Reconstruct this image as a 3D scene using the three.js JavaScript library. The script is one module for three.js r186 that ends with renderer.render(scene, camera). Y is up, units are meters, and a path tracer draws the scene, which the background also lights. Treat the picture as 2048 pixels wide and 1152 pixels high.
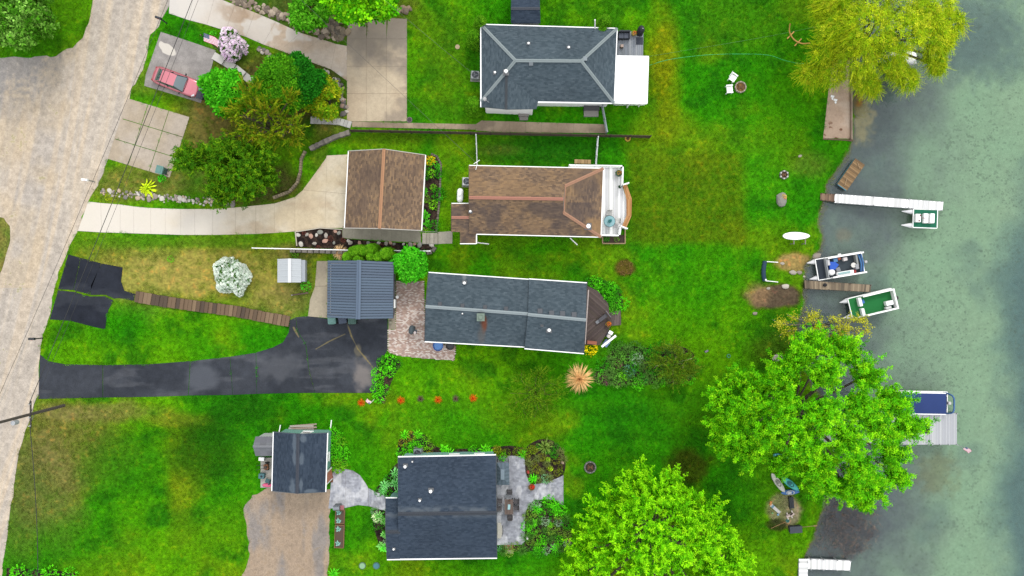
import * as THREE from 'three';
import { mergeGeometries } from 'three/addons/utils/BufferGeometryUtils.js';
import { RoundedBoxGeometry } from 'three/addons/geometries/RoundedBoxGeometry.js';

// ---------- camera, sky, sun, exposure ----------
const CAM_H = 66, FOCAL = 1357;                       // a drone looking straight down; focal length in photo pixels
const camera = new THREE.PerspectiveCamera(2 * Math.atan(576 / FOCAL) * 180 / Math.PI, 16 / 9, 0.5, 3000);
camera.position.set(0, CAM_H, 0); camera.up.set(0, 0, -1); camera.lookAt(0, 0, 0);
const scene = new THREE.Scene();
{                                                     // overcast sky: zenith brighter than horizon
  const w = 64, h = 32, d = new Float32Array(w * h * 4);
  for (let j = 0; j < h; j++) for (let i = 0; i < w; i++) {
    const el = Math.PI * ((j + 0.5) / h - 0.5), s = Math.sin(el);
    const L = s > 0 ? 1.15 * (1 + 2 * s) / 3 : 0.36, k = (j * w + i) * 4;
    d[k] = L * 0.985; d[k + 1] = L; d[k + 2] = L * 1.03; d[k + 3] = 1;
  }
  const sky = new THREE.DataTexture(d, w, h, THREE.RGBAFormat, THREE.FloatType);
  sky.mapping = THREE.EquirectangularReflectionMapping; sky.magFilter = THREE.LinearFilter; sky.needsUpdate = true;
  scene.background = sky; scene.environment = sky;
}
const sun = new THREE.DirectionalLight(new THREE.Color().setRGB(1, 0.965, 0.9), 1.0);
sun.position.set(24, 56, -56); sun.castShadow = true; sun.shadow.radius = 26;
Object.assign(sun.shadow.camera, { left: -75, right: 75, top: 60, bottom: -60, near: 1, far: 250 });
sun.shadow.mapSize.set(4096, 4096); scene.add(sun, sun.target);
const renderer = new THREE.WebGLRenderer({ antialias: true });
renderer.toneMapping = THREE.LinearToneMapping; renderer.toneMappingExposure = 1.92;
renderer.shadowMap.enabled = true;

// ---------- helpers ----------
const V = (x, y, z) => new THREE.Vector3(x, y, z);
const rng = (s) => () => { s |= 0; s = s + 0x6D2B79F5 | 0; let t = Math.imul(s ^ s >>> 15, 1 | s); t = t + Math.imul(t ^ t >>> 7, 61 | t) ^ t; return ((t ^ t >>> 14) >>> 0) / 4294967296; };
const hash = (x, y, s = 0) => { let h = Math.imul(x, 374761393) + Math.imul(y, 668265263) + Math.imul(s, 974634511) | 0; h = Math.imul(h ^ h >>> 13, 1274126177); h = Math.imul(h ^ h >>> 15, 2246822519); return ((h ^ h >>> 16) >>> 0) / 4294967296; };
function vn(x, y, s = 0) {
  const i = Math.floor(x), j = Math.floor(y), f = x - i, g = y - j, u = f * f * (3 - 2 * f), v = g * g * (3 - 2 * g);
  const a = hash(i, j, s), b = hash(i + 1, j, s), c = hash(i, j + 1, s), d = hash(i + 1, j + 1, s);
  return a + (b - a) * u + (c - a) * v + (a - b - c + d) * u * v;
}
function fbm(x, y, s = 0, o = 4) { let a = 0.5, t = 0, n = 0; for (let k = 0; k < o; k++) { t += a * vn(x, y, s + k * 17); n += a; a *= 0.5; x = x * 2.03 + 7.1; y = y * 2.03 - 3.7; } return t / n; }
const clamp = (v, a = 0, b = 1) => v < a ? a : v > b ? b : v;
const ss = (a, b, x) => { const t = clamp((x - a) / (b - a)); return t * t * (3 - 2 * t); };
const mix = (a, b, t) => [a[0] + (b[0] - a[0]) * t, a[1] + (b[1] - a[1]) * t, a[2] + (b[2] - a[2]) * t];
const mul = (a, k) => [a[0] * k, a[1] * k, a[2] * k];
// colours are noted as the overcast photograph shows them (sRGB) and divided by its exposure to give base colours
const EXPO = 1.95;
const toLin = (c) => { c = clamp(c, 0, 255) / 255; return c <= 0.04045 ? c / 12.92 : Math.pow((c + 0.055) / 1.055, 2.4); };
const toS = (l) => 255 * (l <= 0.0031308 ? l * 12.92 : 1.055 * Math.pow(l, 1 / 2.4) - 0.055);
const LUT = new Uint8Array(1024); for (let i = 0; i < 1024; i++) LUT[i] = Math.round(toS(Math.min(0.82, toLin(i / 4) / EXPO)));
const lut = (c) => LUT[c < 0 ? 0 : c > 255 ? 1020 : c * 4 | 0];
const base = (r, g, b) => new THREE.Color().setRGB(Math.min(0.82, toLin(r) / EXPO), Math.min(0.82, toLin(g) / EXPO), Math.min(0.82, toLin(b) / EXPO));
const matCache = {};
function M(r, g, b, rough = 0.8, metal = 0, extra) {
  const k = [r, g, b, rough, metal, extra ? JSON.stringify(extra) : ''].join();
  return matCache[k] ||= new THREE.MeshPhysicalMaterial({ color: base(r, g, b), roughness: rough, metalness: metal, side: THREE.DoubleSide, ...extra });
}
const WHITE = new THREE.MeshStandardMaterial({ color: new THREE.Color().setRGB(0.74, 0.74, 0.73), roughness: 0.5 });
const GLASS = new THREE.MeshPhysicalMaterial({ color: new THREE.Color().setRGB(0.03, 0.04, 0.05), roughness: 0.08, metalness: 0, clearcoat: 1, clearcoatRoughness: 0.03 });
function tex(w, h, fn, opt = {}) {                     // fn(i, j) -> photo sRGB triple, or a grey number when opt.data
  const d = new Uint8Array(w * h * 4);
  for (let j = 0; j < h; j++) for (let i = 0; i < w; i++) {
    const c = fn(i, j), k = (j * w + i) * 4;
    if (opt.data) { d[k] = d[k + 1] = d[k + 2] = clamp(c) * 255; } else { d[k] = lut(c[0]); d[k + 1] = lut(c[1]); d[k + 2] = lut(c[2]); }
    d[k + 3] = 255;
  }
  const t = new THREE.DataTexture(d, w, h); t.magFilter = THREE.LinearFilter; t.minFilter = THREE.LinearMipmapLinearFilter; t.generateMipmaps = true;
  t.wrapS = t.wrapT = opt.clamp ? THREE.ClampToEdgeWrapping : THREE.RepeatWrapping;
  if (!opt.data) t.colorSpace = THREE.SRGBColorSpace;
  if (opt.size) t.repeat.set(1 / opt.size[0], 1 / opt.size[1]);   // uv are metres
  t.needsUpdate = true; return t;
}
function canvasTex(w, h, draw) { const c = document.createElement('canvas'); c.width = w; c.height = h; draw(c.getContext('2d'), w, h); const t = new THREE.CanvasTexture(c); t.colorSpace = THREE.SRGBColorSpace; return t; }
const taken = {};
const numbered = (n) => { const k = taken[n] = (taken[n] ?? -1) + 1; return k ? n + '_' + String(k).padStart(3, '0') : n; };
function tag(o, label, category, group) { o.userData.label = label; o.userData.category = category; if (group) o.userData.group = group; return o; }
function thing(name, label, category, pos = V(0, 0, 0), turn = 0, group) { const o = new THREE.Group(); o.name = numbered(name); o.position.copy(pos); o.rotation.y = turn; scene.add(o); return tag(o, label, category, group); }
function shade(o) { o.castShadow = o.receiveShadow = true; return o; }
function part(t, name, geo, mat) { const m = shade(new THREE.Mesh(Array.isArray(geo) ? merge(geo) : geo, mat)); m.name = name; t.add(m); return m; }
function single(name, label, category, geo, mat, pos = V(0, 0, 0), turn = 0, group) { const m = shade(new THREE.Mesh(Array.isArray(geo) ? merge(geo) : geo, mat)); m.name = numbered(name); m.position.copy(pos); m.rotation.y = turn; scene.add(m); return tag(m, label, category, group); }
function setting(name, geo, mat, parent) { const m = shade(new THREE.Mesh(geo, mat)); m.name = parent ? name : numbered(name); (parent || scene).add(m); if (!parent) m.userData.kind = 'structure'; return m; }
function settingGroup(name) { const g = new THREE.Group(); g.name = numbered(name); g.userData.kind = 'structure'; scene.add(g); return g; }
function merge(list) { return mergeGeometries(list.map((g) => { g = g.index ? g.toNonIndexed() : g; for (const k of Object.keys(g.attributes)) if (!['position', 'normal', 'uv', 'color'].includes(k)) g.deleteAttribute(k); return g; })); }
function metreUV(g, k = 1) {                           // uv in metres by the way each face points
  if (g.index) g = g.toNonIndexed(); g.computeVertexNormals();
  const p = g.attributes.position, n = g.attributes.normal, uv = new Float32Array(p.count * 2);
  for (let i = 0; i < p.count; i++) {
    const ax = Math.abs(n.getX(i)), ay = Math.abs(n.getY(i)), az = Math.abs(n.getZ(i));
    if (ay >= ax && ay >= az) { uv[i * 2] = p.getX(i) * k; uv[i * 2 + 1] = p.getZ(i) * k; } else if (ax > az) { uv[i * 2] = p.getZ(i) * k; uv[i * 2 + 1] = p.getY(i) * k; } else { uv[i * 2] = p.getX(i) * k; uv[i * 2 + 1] = p.getY(i) * k; }
  }
  g.setAttribute('uv', new THREE.BufferAttribute(uv, 2)); return g;
}
function box(w, h, d, x = 0, y = 0, z = 0, ry = 0, bevel = 0) {   // y is the underside
  let g = bevel ? new RoundedBoxGeometry(w, h, d, 2, Math.min(bevel, w / 2.1, h / 2.1, d / 2.1)) : new THREE.BoxGeometry(w, h, d);
  if (g.index) g = g.toNonIndexed(); if (ry) g.rotateY(ry); g.translate(x, y + h / 2, z); return g;
}
function cyl(r0, r1, h, x = 0, y = 0, z = 0, n = 16, open = false) { return new THREE.CylinderGeometry(r1, r0, h, n, 1, open).toNonIndexed().translate(x, y + h / 2, z); }
function rod(a, b, r, r2 = r, n = 8) { const d = b.clone().sub(a), L = d.length(); const g = new THREE.CylinderGeometry(r2, r, L, n).toNonIndexed(); g.applyQuaternion(new THREE.Quaternion().setFromUnitVectors(V(0, 1, 0), d.normalize())); g.translate((a.x + b.x) / 2, (a.y + b.y) / 2, (a.z + b.z) / 2); return g; }
function bar(a, b, w, h) {                             // a beam of w x h from a to b, flat side up
  const d = b.clone().sub(a), L = d.length(), g = new THREE.BoxGeometry(L, h, w).toNonIndexed();
  const x = d.normalize(), z = V(0, 1, 0).cross(x).negate(); if (z.length() < 1e-4) z.set(0, 0, 1); z.normalize(); const y = z.clone().cross(x);
  g.applyMatrix4(new THREE.Matrix4().makeBasis(x, y, z)); g.translate((a.x + b.x) / 2, (a.y + b.y) / 2, (a.z + b.z) / 2); return g;
}
function tube(pts, r, n = 6, seg = 0) { return new THREE.TubeGeometry(new THREE.CatmullRomCurve3(pts), seg || pts.length * 6, r, n).toNonIndexed(); }
function extrude(poly, h, y = 0, bevel = 0) {          // poly [[x, z]...] -> solid standing on y
  const s = new THREE.Shape(poly.map(([x, z]) => new THREE.Vector2(x, -z)));
  const g = new THREE.ExtrudeGeometry(s, { depth: h - 2 * bevel, bevelEnabled: bevel > 0, bevelSize: bevel, bevelOffset: -bevel, bevelThickness: bevel, bevelSegments: 2, curveSegments: 10 });
  g.rotateX(-Math.PI / 2); g.translate(0, y + bevel, 0); return g.index ? g.toNonIndexed() : g;
}
// ---------- where things stand ----------
const SHORE = [[1706, -900], [1706, 283], [1700, 300], [1688, 322], [1672, 345], [1660, 362], [1652, 384], [1650, 404], [1640, 430], [1634, 446], [1645, 470], [1643, 500], [1627, 514], [1611, 535], [1608, 572], [1611, 600], [1600, 630], [1592, 660], [1602, 720], [1640, 800], [1668, 880], [1670, 950], [1653, 985], [1643, 1030], [1629, 1075], [1613, 1110], [1600, 1152], [1588, 2000]]
  .map(([a, b]) => [(a - 1024) * 66.35 / FOCAL, (b - 576) * 66.35 / FOCAL]);
const WATER = -0.35;
function shoreDist(x, z) {                             // metres out into the lake (negative on land)
  let k = 0; while (k < SHORE.length - 2 && SHORE[k + 1][1] < z) k++;
  const [a, b] = [SHORE[k], SHORE[k + 1]], xs = a[0] + (b[0] - a[0]) * clamp((z - a[1]) / (b[1] - a[1]));
  if (Math.abs(x - xs) > 14) return x - xs;
  let m = 1e9;
  for (let i = Math.max(0, k - 7); i < Math.min(SHORE.length - 1, k + 8); i++) {
    const [p, q] = [SHORE[i], SHORE[i + 1]], dx = q[0] - p[0], dz = q[1] - p[1], t = clamp(((x - p[0]) * dx + (z - p[1]) * dz) / (dx * dx + dz * dz));
    m = Math.min(m, (x - p[0] - dx * t) ** 2 + (z - p[1] - dz * t) ** 2);
  }
  return Math.sqrt(m) * (x > xs ? 1 : -1);
}
function terrain(x, z) {
  const s = -19.5 - 8 * ss(11, 16, z);
  let h = 2.4 * ss(s, s - 16, x);
  if (x > 22) { const d = shoreDist(x, z); if (d > -0.8) h = d < 0 ? -0.4 * ss(-0.8, 0, d) : -0.4 - 1.0 * (1 - Math.exp(-d / 7)); }
  return h;
}
const W = (px, py, h = 0) => V((px - 1024) * (CAM_H - h) / FOCAL, h, (py - 576) * (CAM_H - h) / FOCAL);   // photo pixel seen at height h -> place
function G(px, py, up = 0) { let h = 0, v; for (let k = 0; k < 6; k++) { v = W(px, py, h + up); h = terrain(v.x, v.z); } v.y = h + up; return v; }
const GP = (list) => list.map(([a, b]) => { const v = G(a, b); return [v.x, v.z]; });
const ang = (a, b) => Math.atan2(-(b.z - a.z), b.x - a.x);       // rotation.y that turns +x along a->b

// ---------- sheets that lie on the ground ----------
function clipCell(poly, x0, x1, z0, z1) {
  let p = poly;
  for (const [ax, lim, sg] of [[0, x0, 1], [0, x1, -1], [1, z0, 1], [1, z1, -1]]) {
    const out = [];
    for (let i = 0; i < p.length; i++) {
      const a = p[i], b = p[(i + 1) % p.length], da = (a[ax] - lim) * sg, db = (b[ax] - lim) * sg;
      if (da >= 0) out.push(a);
      if (da * db < 0) { const t = da / (da - db); out.push([a[0] + (b[0] - a[0]) * t, a[1] + (b[1] - a[1]) * t]); }
    }
    p = out; if (p.length < 3) return null;
  }
  return p;
}
const COVER = [];
function sheetGeo(poly, up, skirt = 0.12, cell = 0.5) {
  if (cell) COVER.push(poly);
  const pos = [], idx = []; let a0 = 1e9, a1 = -1e9, b0 = 1e9, b1 = -1e9;
  for (const [x, z] of poly) { a0 = Math.min(a0, x); a1 = Math.max(a1, x); b0 = Math.min(b0, z); b1 = Math.max(b1, z); }
  for (let i = Math.floor(a0 / cell); i * cell < a1; i++) for (let j = Math.floor(b0 / cell); j * cell < b1; j++) {
    const c = clipCell(poly, i * cell, (i + 1) * cell, j * cell, (j + 1) * cell); if (!c) continue;
    const tris = THREE.ShapeUtils.triangulateShape(c.map(([x, z]) => new THREE.Vector2(x, z)), []), n = pos.length / 3;
    for (const [x, z] of c) pos.push(x, terrain(x, z) + up, z);
    for (const [u, v, w] of tris) {
      const [A, B, C] = [c[u], c[v], c[w]], cr = (B[0] - A[0]) * (C[1] - A[1]) - (B[1] - A[1]) * (C[0] - A[0]);
      if (Math.abs(cr) < 1e-7) continue;
      cr > 0 ? idx.push(n + u, n + w, n + v) : idx.push(n + u, n + v, n + w);
    }
  }
  if (skirt) for (let i = 0; i < poly.length; i++) {
    const a = poly[i], b = poly[(i + 1) % poly.length], L = Math.hypot(b[0] - a[0], b[1] - a[1]), k = Math.max(1, Math.ceil(L / 0.6));
    for (let s = 0; s < k; s++) {
      const n = pos.length / 3;
      for (const t of [s / k, (s + 1) / k]) { const x = a[0] + (b[0] - a[0]) * t, z = a[1] + (b[1] - a[1]) * t, y = terrain(x, z) + up; pos.push(x, y, z, x, y - skirt, z); }
      idx.push(n, n + 1, n + 2, n + 2, n + 1, n + 3);
    }
  }
  const g = new THREE.BufferGeometry(); g.setAttribute('position', new THREE.Float32BufferAttribute(pos, 3)); g.setIndex(idx);
  const uv = new Float32Array(pos.length / 3 * 2); for (let i = 0; i < pos.length / 3; i++) { uv[i * 2] = pos[i * 3]; uv[i * 2 + 1] = pos[i * 3 + 2]; }
  g.setAttribute('uv', new THREE.BufferAttribute(uv, 2));
  const out = g.toNonIndexed(); out.computeVertexNormals(); return out;
}
const bounds = (polys) => { let b = [1e9, 1e9, -1e9, -1e9]; for (const p of polys) for (const [x, z] of p) b = [Math.min(b[0], x), Math.min(b[1], z), Math.max(b[2], x), Math.max(b[3], z)]; return b; };
// a colour map in world metres over the box [x0, z0, x1, z1]
function worldMap(b, perM, fn, most = 2048) {
  const sx = b[2] - b[0], sz = b[3] - b[1], w = Math.min(most, Math.ceil(sx * perM)), h = Math.min(most, Math.ceil(sz * perM));
  const t = tex(w, h, (i, j) => fn(b[0] + (i + 0.5) / w * sx, b[1] + (j + 0.5) / h * sz), { clamp: true });
  t.repeat.set(1 / sx, 1 / sz); t.offset.set(-b[0] / sx, -b[1] / sz); return t;
}
const grit = tex(512, 512, (i, j) => { let t = 0, a = 0.5; for (const k of [128, 64, 32, 256]) { const u = i / 512 * k, v = j / 512 * k, I = Math.floor(u), J = Math.floor(v), f = u - I, g = v - J; const q = (x, y) => hash(x % k, y % k, k); t += a * ((q(I, J) * (1 - f) + q(I + 1, J) * f) * (1 - g) + (q(I, J + 1) * (1 - f) + q(I + 1, J + 1) * f) * g); a *= 0.6; } return t / 1.1; }, { data: true, size: [4, 4] });
const groundMat = (map, rough = 0.95, bump = 0.015) => new THREE.MeshPhysicalMaterial({ map, roughness: rough, specularIntensity: 0.15, bumpMap: grit, bumpScale: bump });
const roundPoly = (pts, n = 8) => { const c = new THREE.CatmullRomCurve3(pts.map(([a, b]) => V(a, 0, b)), true, 'centripetal'); return c.getPoints(pts.length * n).slice(0, -1).map((v) => [v.x, v.z]); };
const ragged = (pts, step, amp, s = 1) => { const o = []; pts.forEach((a, i) => { const b = pts[(i + 1) % pts.length], L = Math.hypot(b[0] - a[0], b[1] - a[1]), k = Math.max(1, Math.round(L / step)); for (let t = 0; t < k; t++) o.push([a[0] + (b[0] - a[0]) * t / k + (t ? (vn(i * 31 + t * 0.7, s, 5) - 0.5) * 2 * amp : 0), a[1] + (b[1] - a[1]) * t / k + (t ? (vn(i * 31 + t * 0.7, s, 9) - 0.5) * 2 * amp : 0)]); }); return o; };
// ---------- the ground: lawn, bare earth and lake bed on one sheet ----------
const px0 = (a, b) => [(a - 1024) * CAM_H / FOCAL, (b - 576) * CAM_H / FOCAL];
// patches of other grass and earth: centre, radii, colour, strength, edge softness (photo pixels)
const SPOTS = [
  [1373, 395, 118, 92, [104, 128, 14], 0.75, 0.12, 1], [1300, 300, 60, 30, [96, 140, 14], 0.5, 0.5], [1325, 150, 30, 130, [150, 150, 12], 0.75, 0.7], [1330, 250, 50, 40, [130, 150, 14], 0.6, 0.6],
  [1480, 40, 120, 60, [84, 132, 14], 0.5, 0.6], [1090, 470, 200, 26, [92, 140, 14], 0.4, 0.5], [1420, 280, 150, 30, [120, 150, 18], 0.45, 0.6], [1540, 330, 60, 90, [90, 170, 14], 0.5, 0.6],
  [445, 545, 185, 62, [172, 152, 78], 0.85, 0.5], [330, 560, 90, 60, [176, 158, 84], 0.6, 0.6], [560, 605, 60, 40, [160, 145, 82], 0.75, 0.5], [230, 505, 60, 30, [150, 140, 60], 0.6, 0.6], [370, 485, 220, 12, [92, 150, 20], 0.7, 0.6],
  [175, 880, 95, 90, [128, 122, 62], 0.8, 0.5], [125, 960, 70, 110, [134, 124, 72], 0.7, 0.5], [230, 815, 110, 20, [142, 130, 78], 0.7, 0.5], [80, 1000, 40, 120, [112, 120, 58], 0.6, 0.6], [370, 835, 50, 14, [150, 150, 50], 0.6, 0.5],
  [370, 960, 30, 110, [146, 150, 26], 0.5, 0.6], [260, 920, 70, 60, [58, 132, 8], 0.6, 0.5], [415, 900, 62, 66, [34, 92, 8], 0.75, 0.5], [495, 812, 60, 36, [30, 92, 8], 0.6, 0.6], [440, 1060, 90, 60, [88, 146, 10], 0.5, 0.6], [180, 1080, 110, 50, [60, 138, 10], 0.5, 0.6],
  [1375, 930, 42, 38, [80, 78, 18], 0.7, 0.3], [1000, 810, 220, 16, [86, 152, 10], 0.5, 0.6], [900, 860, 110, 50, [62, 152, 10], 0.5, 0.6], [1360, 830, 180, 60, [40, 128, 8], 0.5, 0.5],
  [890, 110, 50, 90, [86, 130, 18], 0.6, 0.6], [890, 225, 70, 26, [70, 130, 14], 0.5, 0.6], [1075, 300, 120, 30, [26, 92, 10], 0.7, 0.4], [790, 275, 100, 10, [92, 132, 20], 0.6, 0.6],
  [1550, 594, 52, 26, [104, 86, 74], 0.95, 0.2], [1518, 586, 26, 24, [176, 140, 100], 0.7, 0.4], [1590, 525, 36, 18, [178, 142, 98], 0.85, 0.3], [1570, 1018, 37, 37, [186, 164, 142], 1, 0.2], [1553, 1050, 22, 12, [60, 56, 40], 0.8, 0.3],
  [1250, 536, 20, 16, [112, 84, 44], 0.8, 0.3], [1000, 300, 40, 10, [150, 140, 80], 0.3, 0.6],
  [430, 260, 60, 90, [132, 112, 66], 0.85, 0.5], [330, 178, 110, 30, [124, 132, 52], 0.6, 0.5], [300, 372, 120, 34, [138, 128, 72], 0.75, 0.5], [470, 130, 60, 40, [116, 118, 50], 0.6, 0.5], [560, 200, 110, 90, [92, 84, 52], 0.8, 0.4], [520, 370, 80, 40, [88, 74, 52], 0.8, 0.4], [665, 250, 30, 30, [140, 138, 64], 0.6, 0.5], [640, 300, 20, 60, [112, 122, 44], 0.5, 0.5],
  [120, 60, 90, 80, [92, 158, 18], 0.5, 0.5], [590, 505, 60, 18, [140, 120, 76], 0.6, 0.5], [610, 560, 16, 60, [104, 116, 50], 0.6, 0.5], [1545, 900, 90, 140, [70, 140, 12], 0.4, 0.6], [1400, 1060, 40, 50, [82, 132, 20], 0.4, 0.6],
  [1560, 700, 60, 50, [92, 112, 30], 0.6, 0.5], [1250, 700, 60, 20, [86, 140, 20], 0.4, 0.6], [1620, 330, 40, 26, [120, 140, 60], 0.5, 0.5], [660, 20, 170, 60, [104, 96, 60], 0.7, 0.4], [640, 170, 60, 70, [96, 86, 56], 0.7, 0.4],
].map(([a, b, c, d, ...r]) => { const [x, z] = px0(a, b); return [x, z, c * CAM_H / FOCAL, d * CAM_H / FOCAL, ...r]; });
function lawn(x, z) {
  const a = fbm(x * 0.11, z * 0.11, 3, 3), b = fbm(x * 0.5, z * 0.5, 11, 4), f = fbm(x * 2.6, z * 2.6, 21, 3), e = vn(x * 9, z * 9, 31);
  let c = mix([52, 146, 4], [98, 168, 6], ss(0.3, 0.7, a));
  c = mix(c, [30, 104, 8], ss(0.52, 0.75, b) * 0.55); c = mix(c, [130, 160, 16], ss(0.52, 0.75, fbm(x * 0.22 + 40, z * 0.22, 7, 4)) * 0.6);
  const wob = (b - 0.5) * 1.5 + (f - 0.5) * 0.5;
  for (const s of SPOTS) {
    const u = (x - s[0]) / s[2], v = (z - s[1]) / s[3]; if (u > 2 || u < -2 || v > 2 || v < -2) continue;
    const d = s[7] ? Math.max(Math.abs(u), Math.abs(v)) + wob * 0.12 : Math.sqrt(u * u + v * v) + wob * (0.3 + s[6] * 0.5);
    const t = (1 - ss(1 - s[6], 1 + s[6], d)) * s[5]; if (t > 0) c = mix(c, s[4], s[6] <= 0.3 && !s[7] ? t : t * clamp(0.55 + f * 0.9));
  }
  c = mix(c, [c[0] * 1.35 + 24, c[1] * 1.06, c[2] + 8], ss(0.6, 0.9, f) * 0.45);
  if (x > 4 && z > 8 && z < 22) c = mul(c, 1 + 0.035 * Math.sin(z * 2.9 + Math.sin(x * 0.2)));            // mower passes
  return mul(c, 0.81 + 0.26 * e + 0.14 * vn(x * 4.3, z * 4.3, 41) + 0.2 * (f - 0.5));
}
function lakeBed(x, z, d) {
  const px = x * FOCAL / 66.6 + 1024, py = z * FOCAL / 66.6 + 576;
  const b = fbm(x * 0.22, z * 0.22, 51, 5), f = fbm(x * 1.4, z * 1.4, 61, 4), e = vn(x * 6, z * 6, 71), sp = fbm(x * 3.2, z * 3.2, 66, 3);
  let c = mix([92, 98, 104], [104, 114, 112], f);
  const out = ss(0.0, 1.0, (px - 1660 - 40 * Math.sin(py * 0.008)) / 280 + (b - 0.5) * 0.9);
  c = mix(c, mix([158, 182, 146], [146, 178, 142], b), out * 0.95);
  c = mix(c, [88, 110, 108], ss(0.56, 0.74, fbm(x * 0.17 + 9, z * 0.17, 81, 4)) * 0.35);
  c = mix(c, [84, 112, 114], ss(0.35, 1.0, (px - 1930) / 130 + (b - 0.5) * 0.8) * ss(300, 560, py) * 0.85);
  c = mix(c, [92, 112, 112], ss(1, 0.3, Math.hypot((px - 1960) / 160, (py - 60) / 130) + (f - 0.5) * 0.5) * 0.7);
  c = mix(c, [178, 160, 118], ss(1, 0.35, Math.hypot((px - 1724) / 34, (py - 240) / 58) + (f - 0.5) * 0.9) * 0.9);
  c = mix(c, [172, 112, 50], ss(1, 0.3, Math.hypot((px - 1716) / 18, (py - 195) / 30) + (f - 0.5) * 0.8) * 0.8);
  c = mix(c, [140, 128, 108], ss(1, 0.2, Math.hypot((px - 1690) / 28, (py - 470) / 22) + (f - 0.5) * 0.9) * 0.6);
  c = mix(c, [74, 72, 78], ss(1, 0.4, Math.hypot((px - 1690) / 90, (py - 1050) / 90) + (f - 0.5) * 0.8) * 0.8);
  c = mix(c, [124, 120, 82], ss(1, 0.2, Math.hypot((px - 1880) / 60, (py - 950) / 60) + (f - 0.5) * 0.9) * 0.5);
  c = mix(c, [84, 100, 84], ss(0.66, 0.74, sp) * 0.3 * ss(0.4, 0.6, vn(x * 0.3, z * 0.3, 67)) + (hash(Math.floor(x * 7), Math.floor(z * 7), 68) > 0.965 ? 0.3 : 0));                                                   // weed tufts on the marl
  c = mix(c, [112, 104, 80], ss(0.5, 0, d) * 0.7);
  return mul(c, 0.93 + 0.08 * e + 0.06 * vn(x * 2.2, z * 2.2, 93));
}
function groundColour(x, z) {
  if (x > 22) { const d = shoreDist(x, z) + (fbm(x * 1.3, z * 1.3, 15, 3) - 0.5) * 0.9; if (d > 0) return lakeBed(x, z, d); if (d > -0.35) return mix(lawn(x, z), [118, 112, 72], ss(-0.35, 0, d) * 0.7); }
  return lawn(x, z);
}
{
  const X0 = -72, X1 = 72, Z0 = -42, Z1 = 42, st = 0.5, nx = (X1 - X0) / st, nz = (Z1 - Z0) / st, pos = new Float32Array((nx + 1) * (nz + 1) * 3), uv = new Float32Array((nx + 1) * (nz + 1) * 2), idx = [];
  for (let j = 0; j <= nz; j++) for (let i = 0; i <= nx; i++) { const x = X0 + i * st, z = Z0 + j * st, k = j * (nx + 1) + i; pos[k * 3] = x; pos[k * 3 + 1] = terrain(x, z); pos[k * 3 + 2] = z; uv[k * 2] = x; uv[k * 2 + 1] = z; if (i < nx && j < nz) idx.push(k, k + nx + 1, k + 1, k + 1, k + nx + 1, k + nx + 2); }
  const g = new THREE.BufferGeometry(); g.setAttribute('position', new THREE.BufferAttribute(pos, 3)); g.setAttribute('uv', new THREE.BufferAttribute(uv, 2)); g.setIndex(idx); g.computeVertexNormals();
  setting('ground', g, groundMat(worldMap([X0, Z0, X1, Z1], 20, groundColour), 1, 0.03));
  // the land and the lake go on to the horizon
  const far = new THREE.MeshStandardMaterial({ color: base(66, 136, 12), roughness: 1 }), bed = new THREE.MeshStandardMaterial({ color: base(120, 146, 126), roughness: 1 });
  const flat = (x0, x1, z0, z1, y) => { const q = new THREE.PlaneGeometry(x1 - x0, z1 - z0); q.rotateX(-Math.PI / 2); q.translate((x0 + x1) / 2, y, (z0 + z1) / 2); return q; };
  setting('land_beyond', merge([flat(-900, X0, -900, 900, 2.38), flat(X0, -36, -900, Z0, 2.38), flat(X0, -44, Z1, 900, 2.38), flat(-100, 33, -900, Z0, -0.02), flat(-100, 27, Z1, 900, -0.02)]), far);
  setting('lake_bed_beyond', merge([flat(X1, 900, -900, 900, -1.42), flat(33, X1, -900, Z0, -1.42), flat(27, X1, Z1, 900, -1.42)]), bed);
}
{                                                      // the lake
  const rip = tex(512, 512, (i, j) => 0.5 + 0.25 * Math.sin((i * 9 + j * 3) / 512 * 2 * Math.PI + 2 * Math.sin(j / 512 * 6.2832 * 3)) + 0.25 * Math.sin((j * 13 - i * 5) / 512 * 2 * Math.PI + 1.6 * Math.sin(i / 512 * 6.2832 * 4)), { data: true, size: [6, 6] });
  const wm = new THREE.MeshPhysicalMaterial({ color: new THREE.Color().setRGB(0.9, 0.96, 0.95), roughness: 0.06, transmission: 1, thickness: 0, ior: 1.33, bumpMap: rip, bumpScale: 0.006 });
  const q = new THREE.PlaneGeometry(900, 1800).toNonIndexed(); q.rotateX(-Math.PI / 2); q.translate(450 + 24.5, WATER, 0);
  setting('lake_water', metreUV(q), wm);
}
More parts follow.
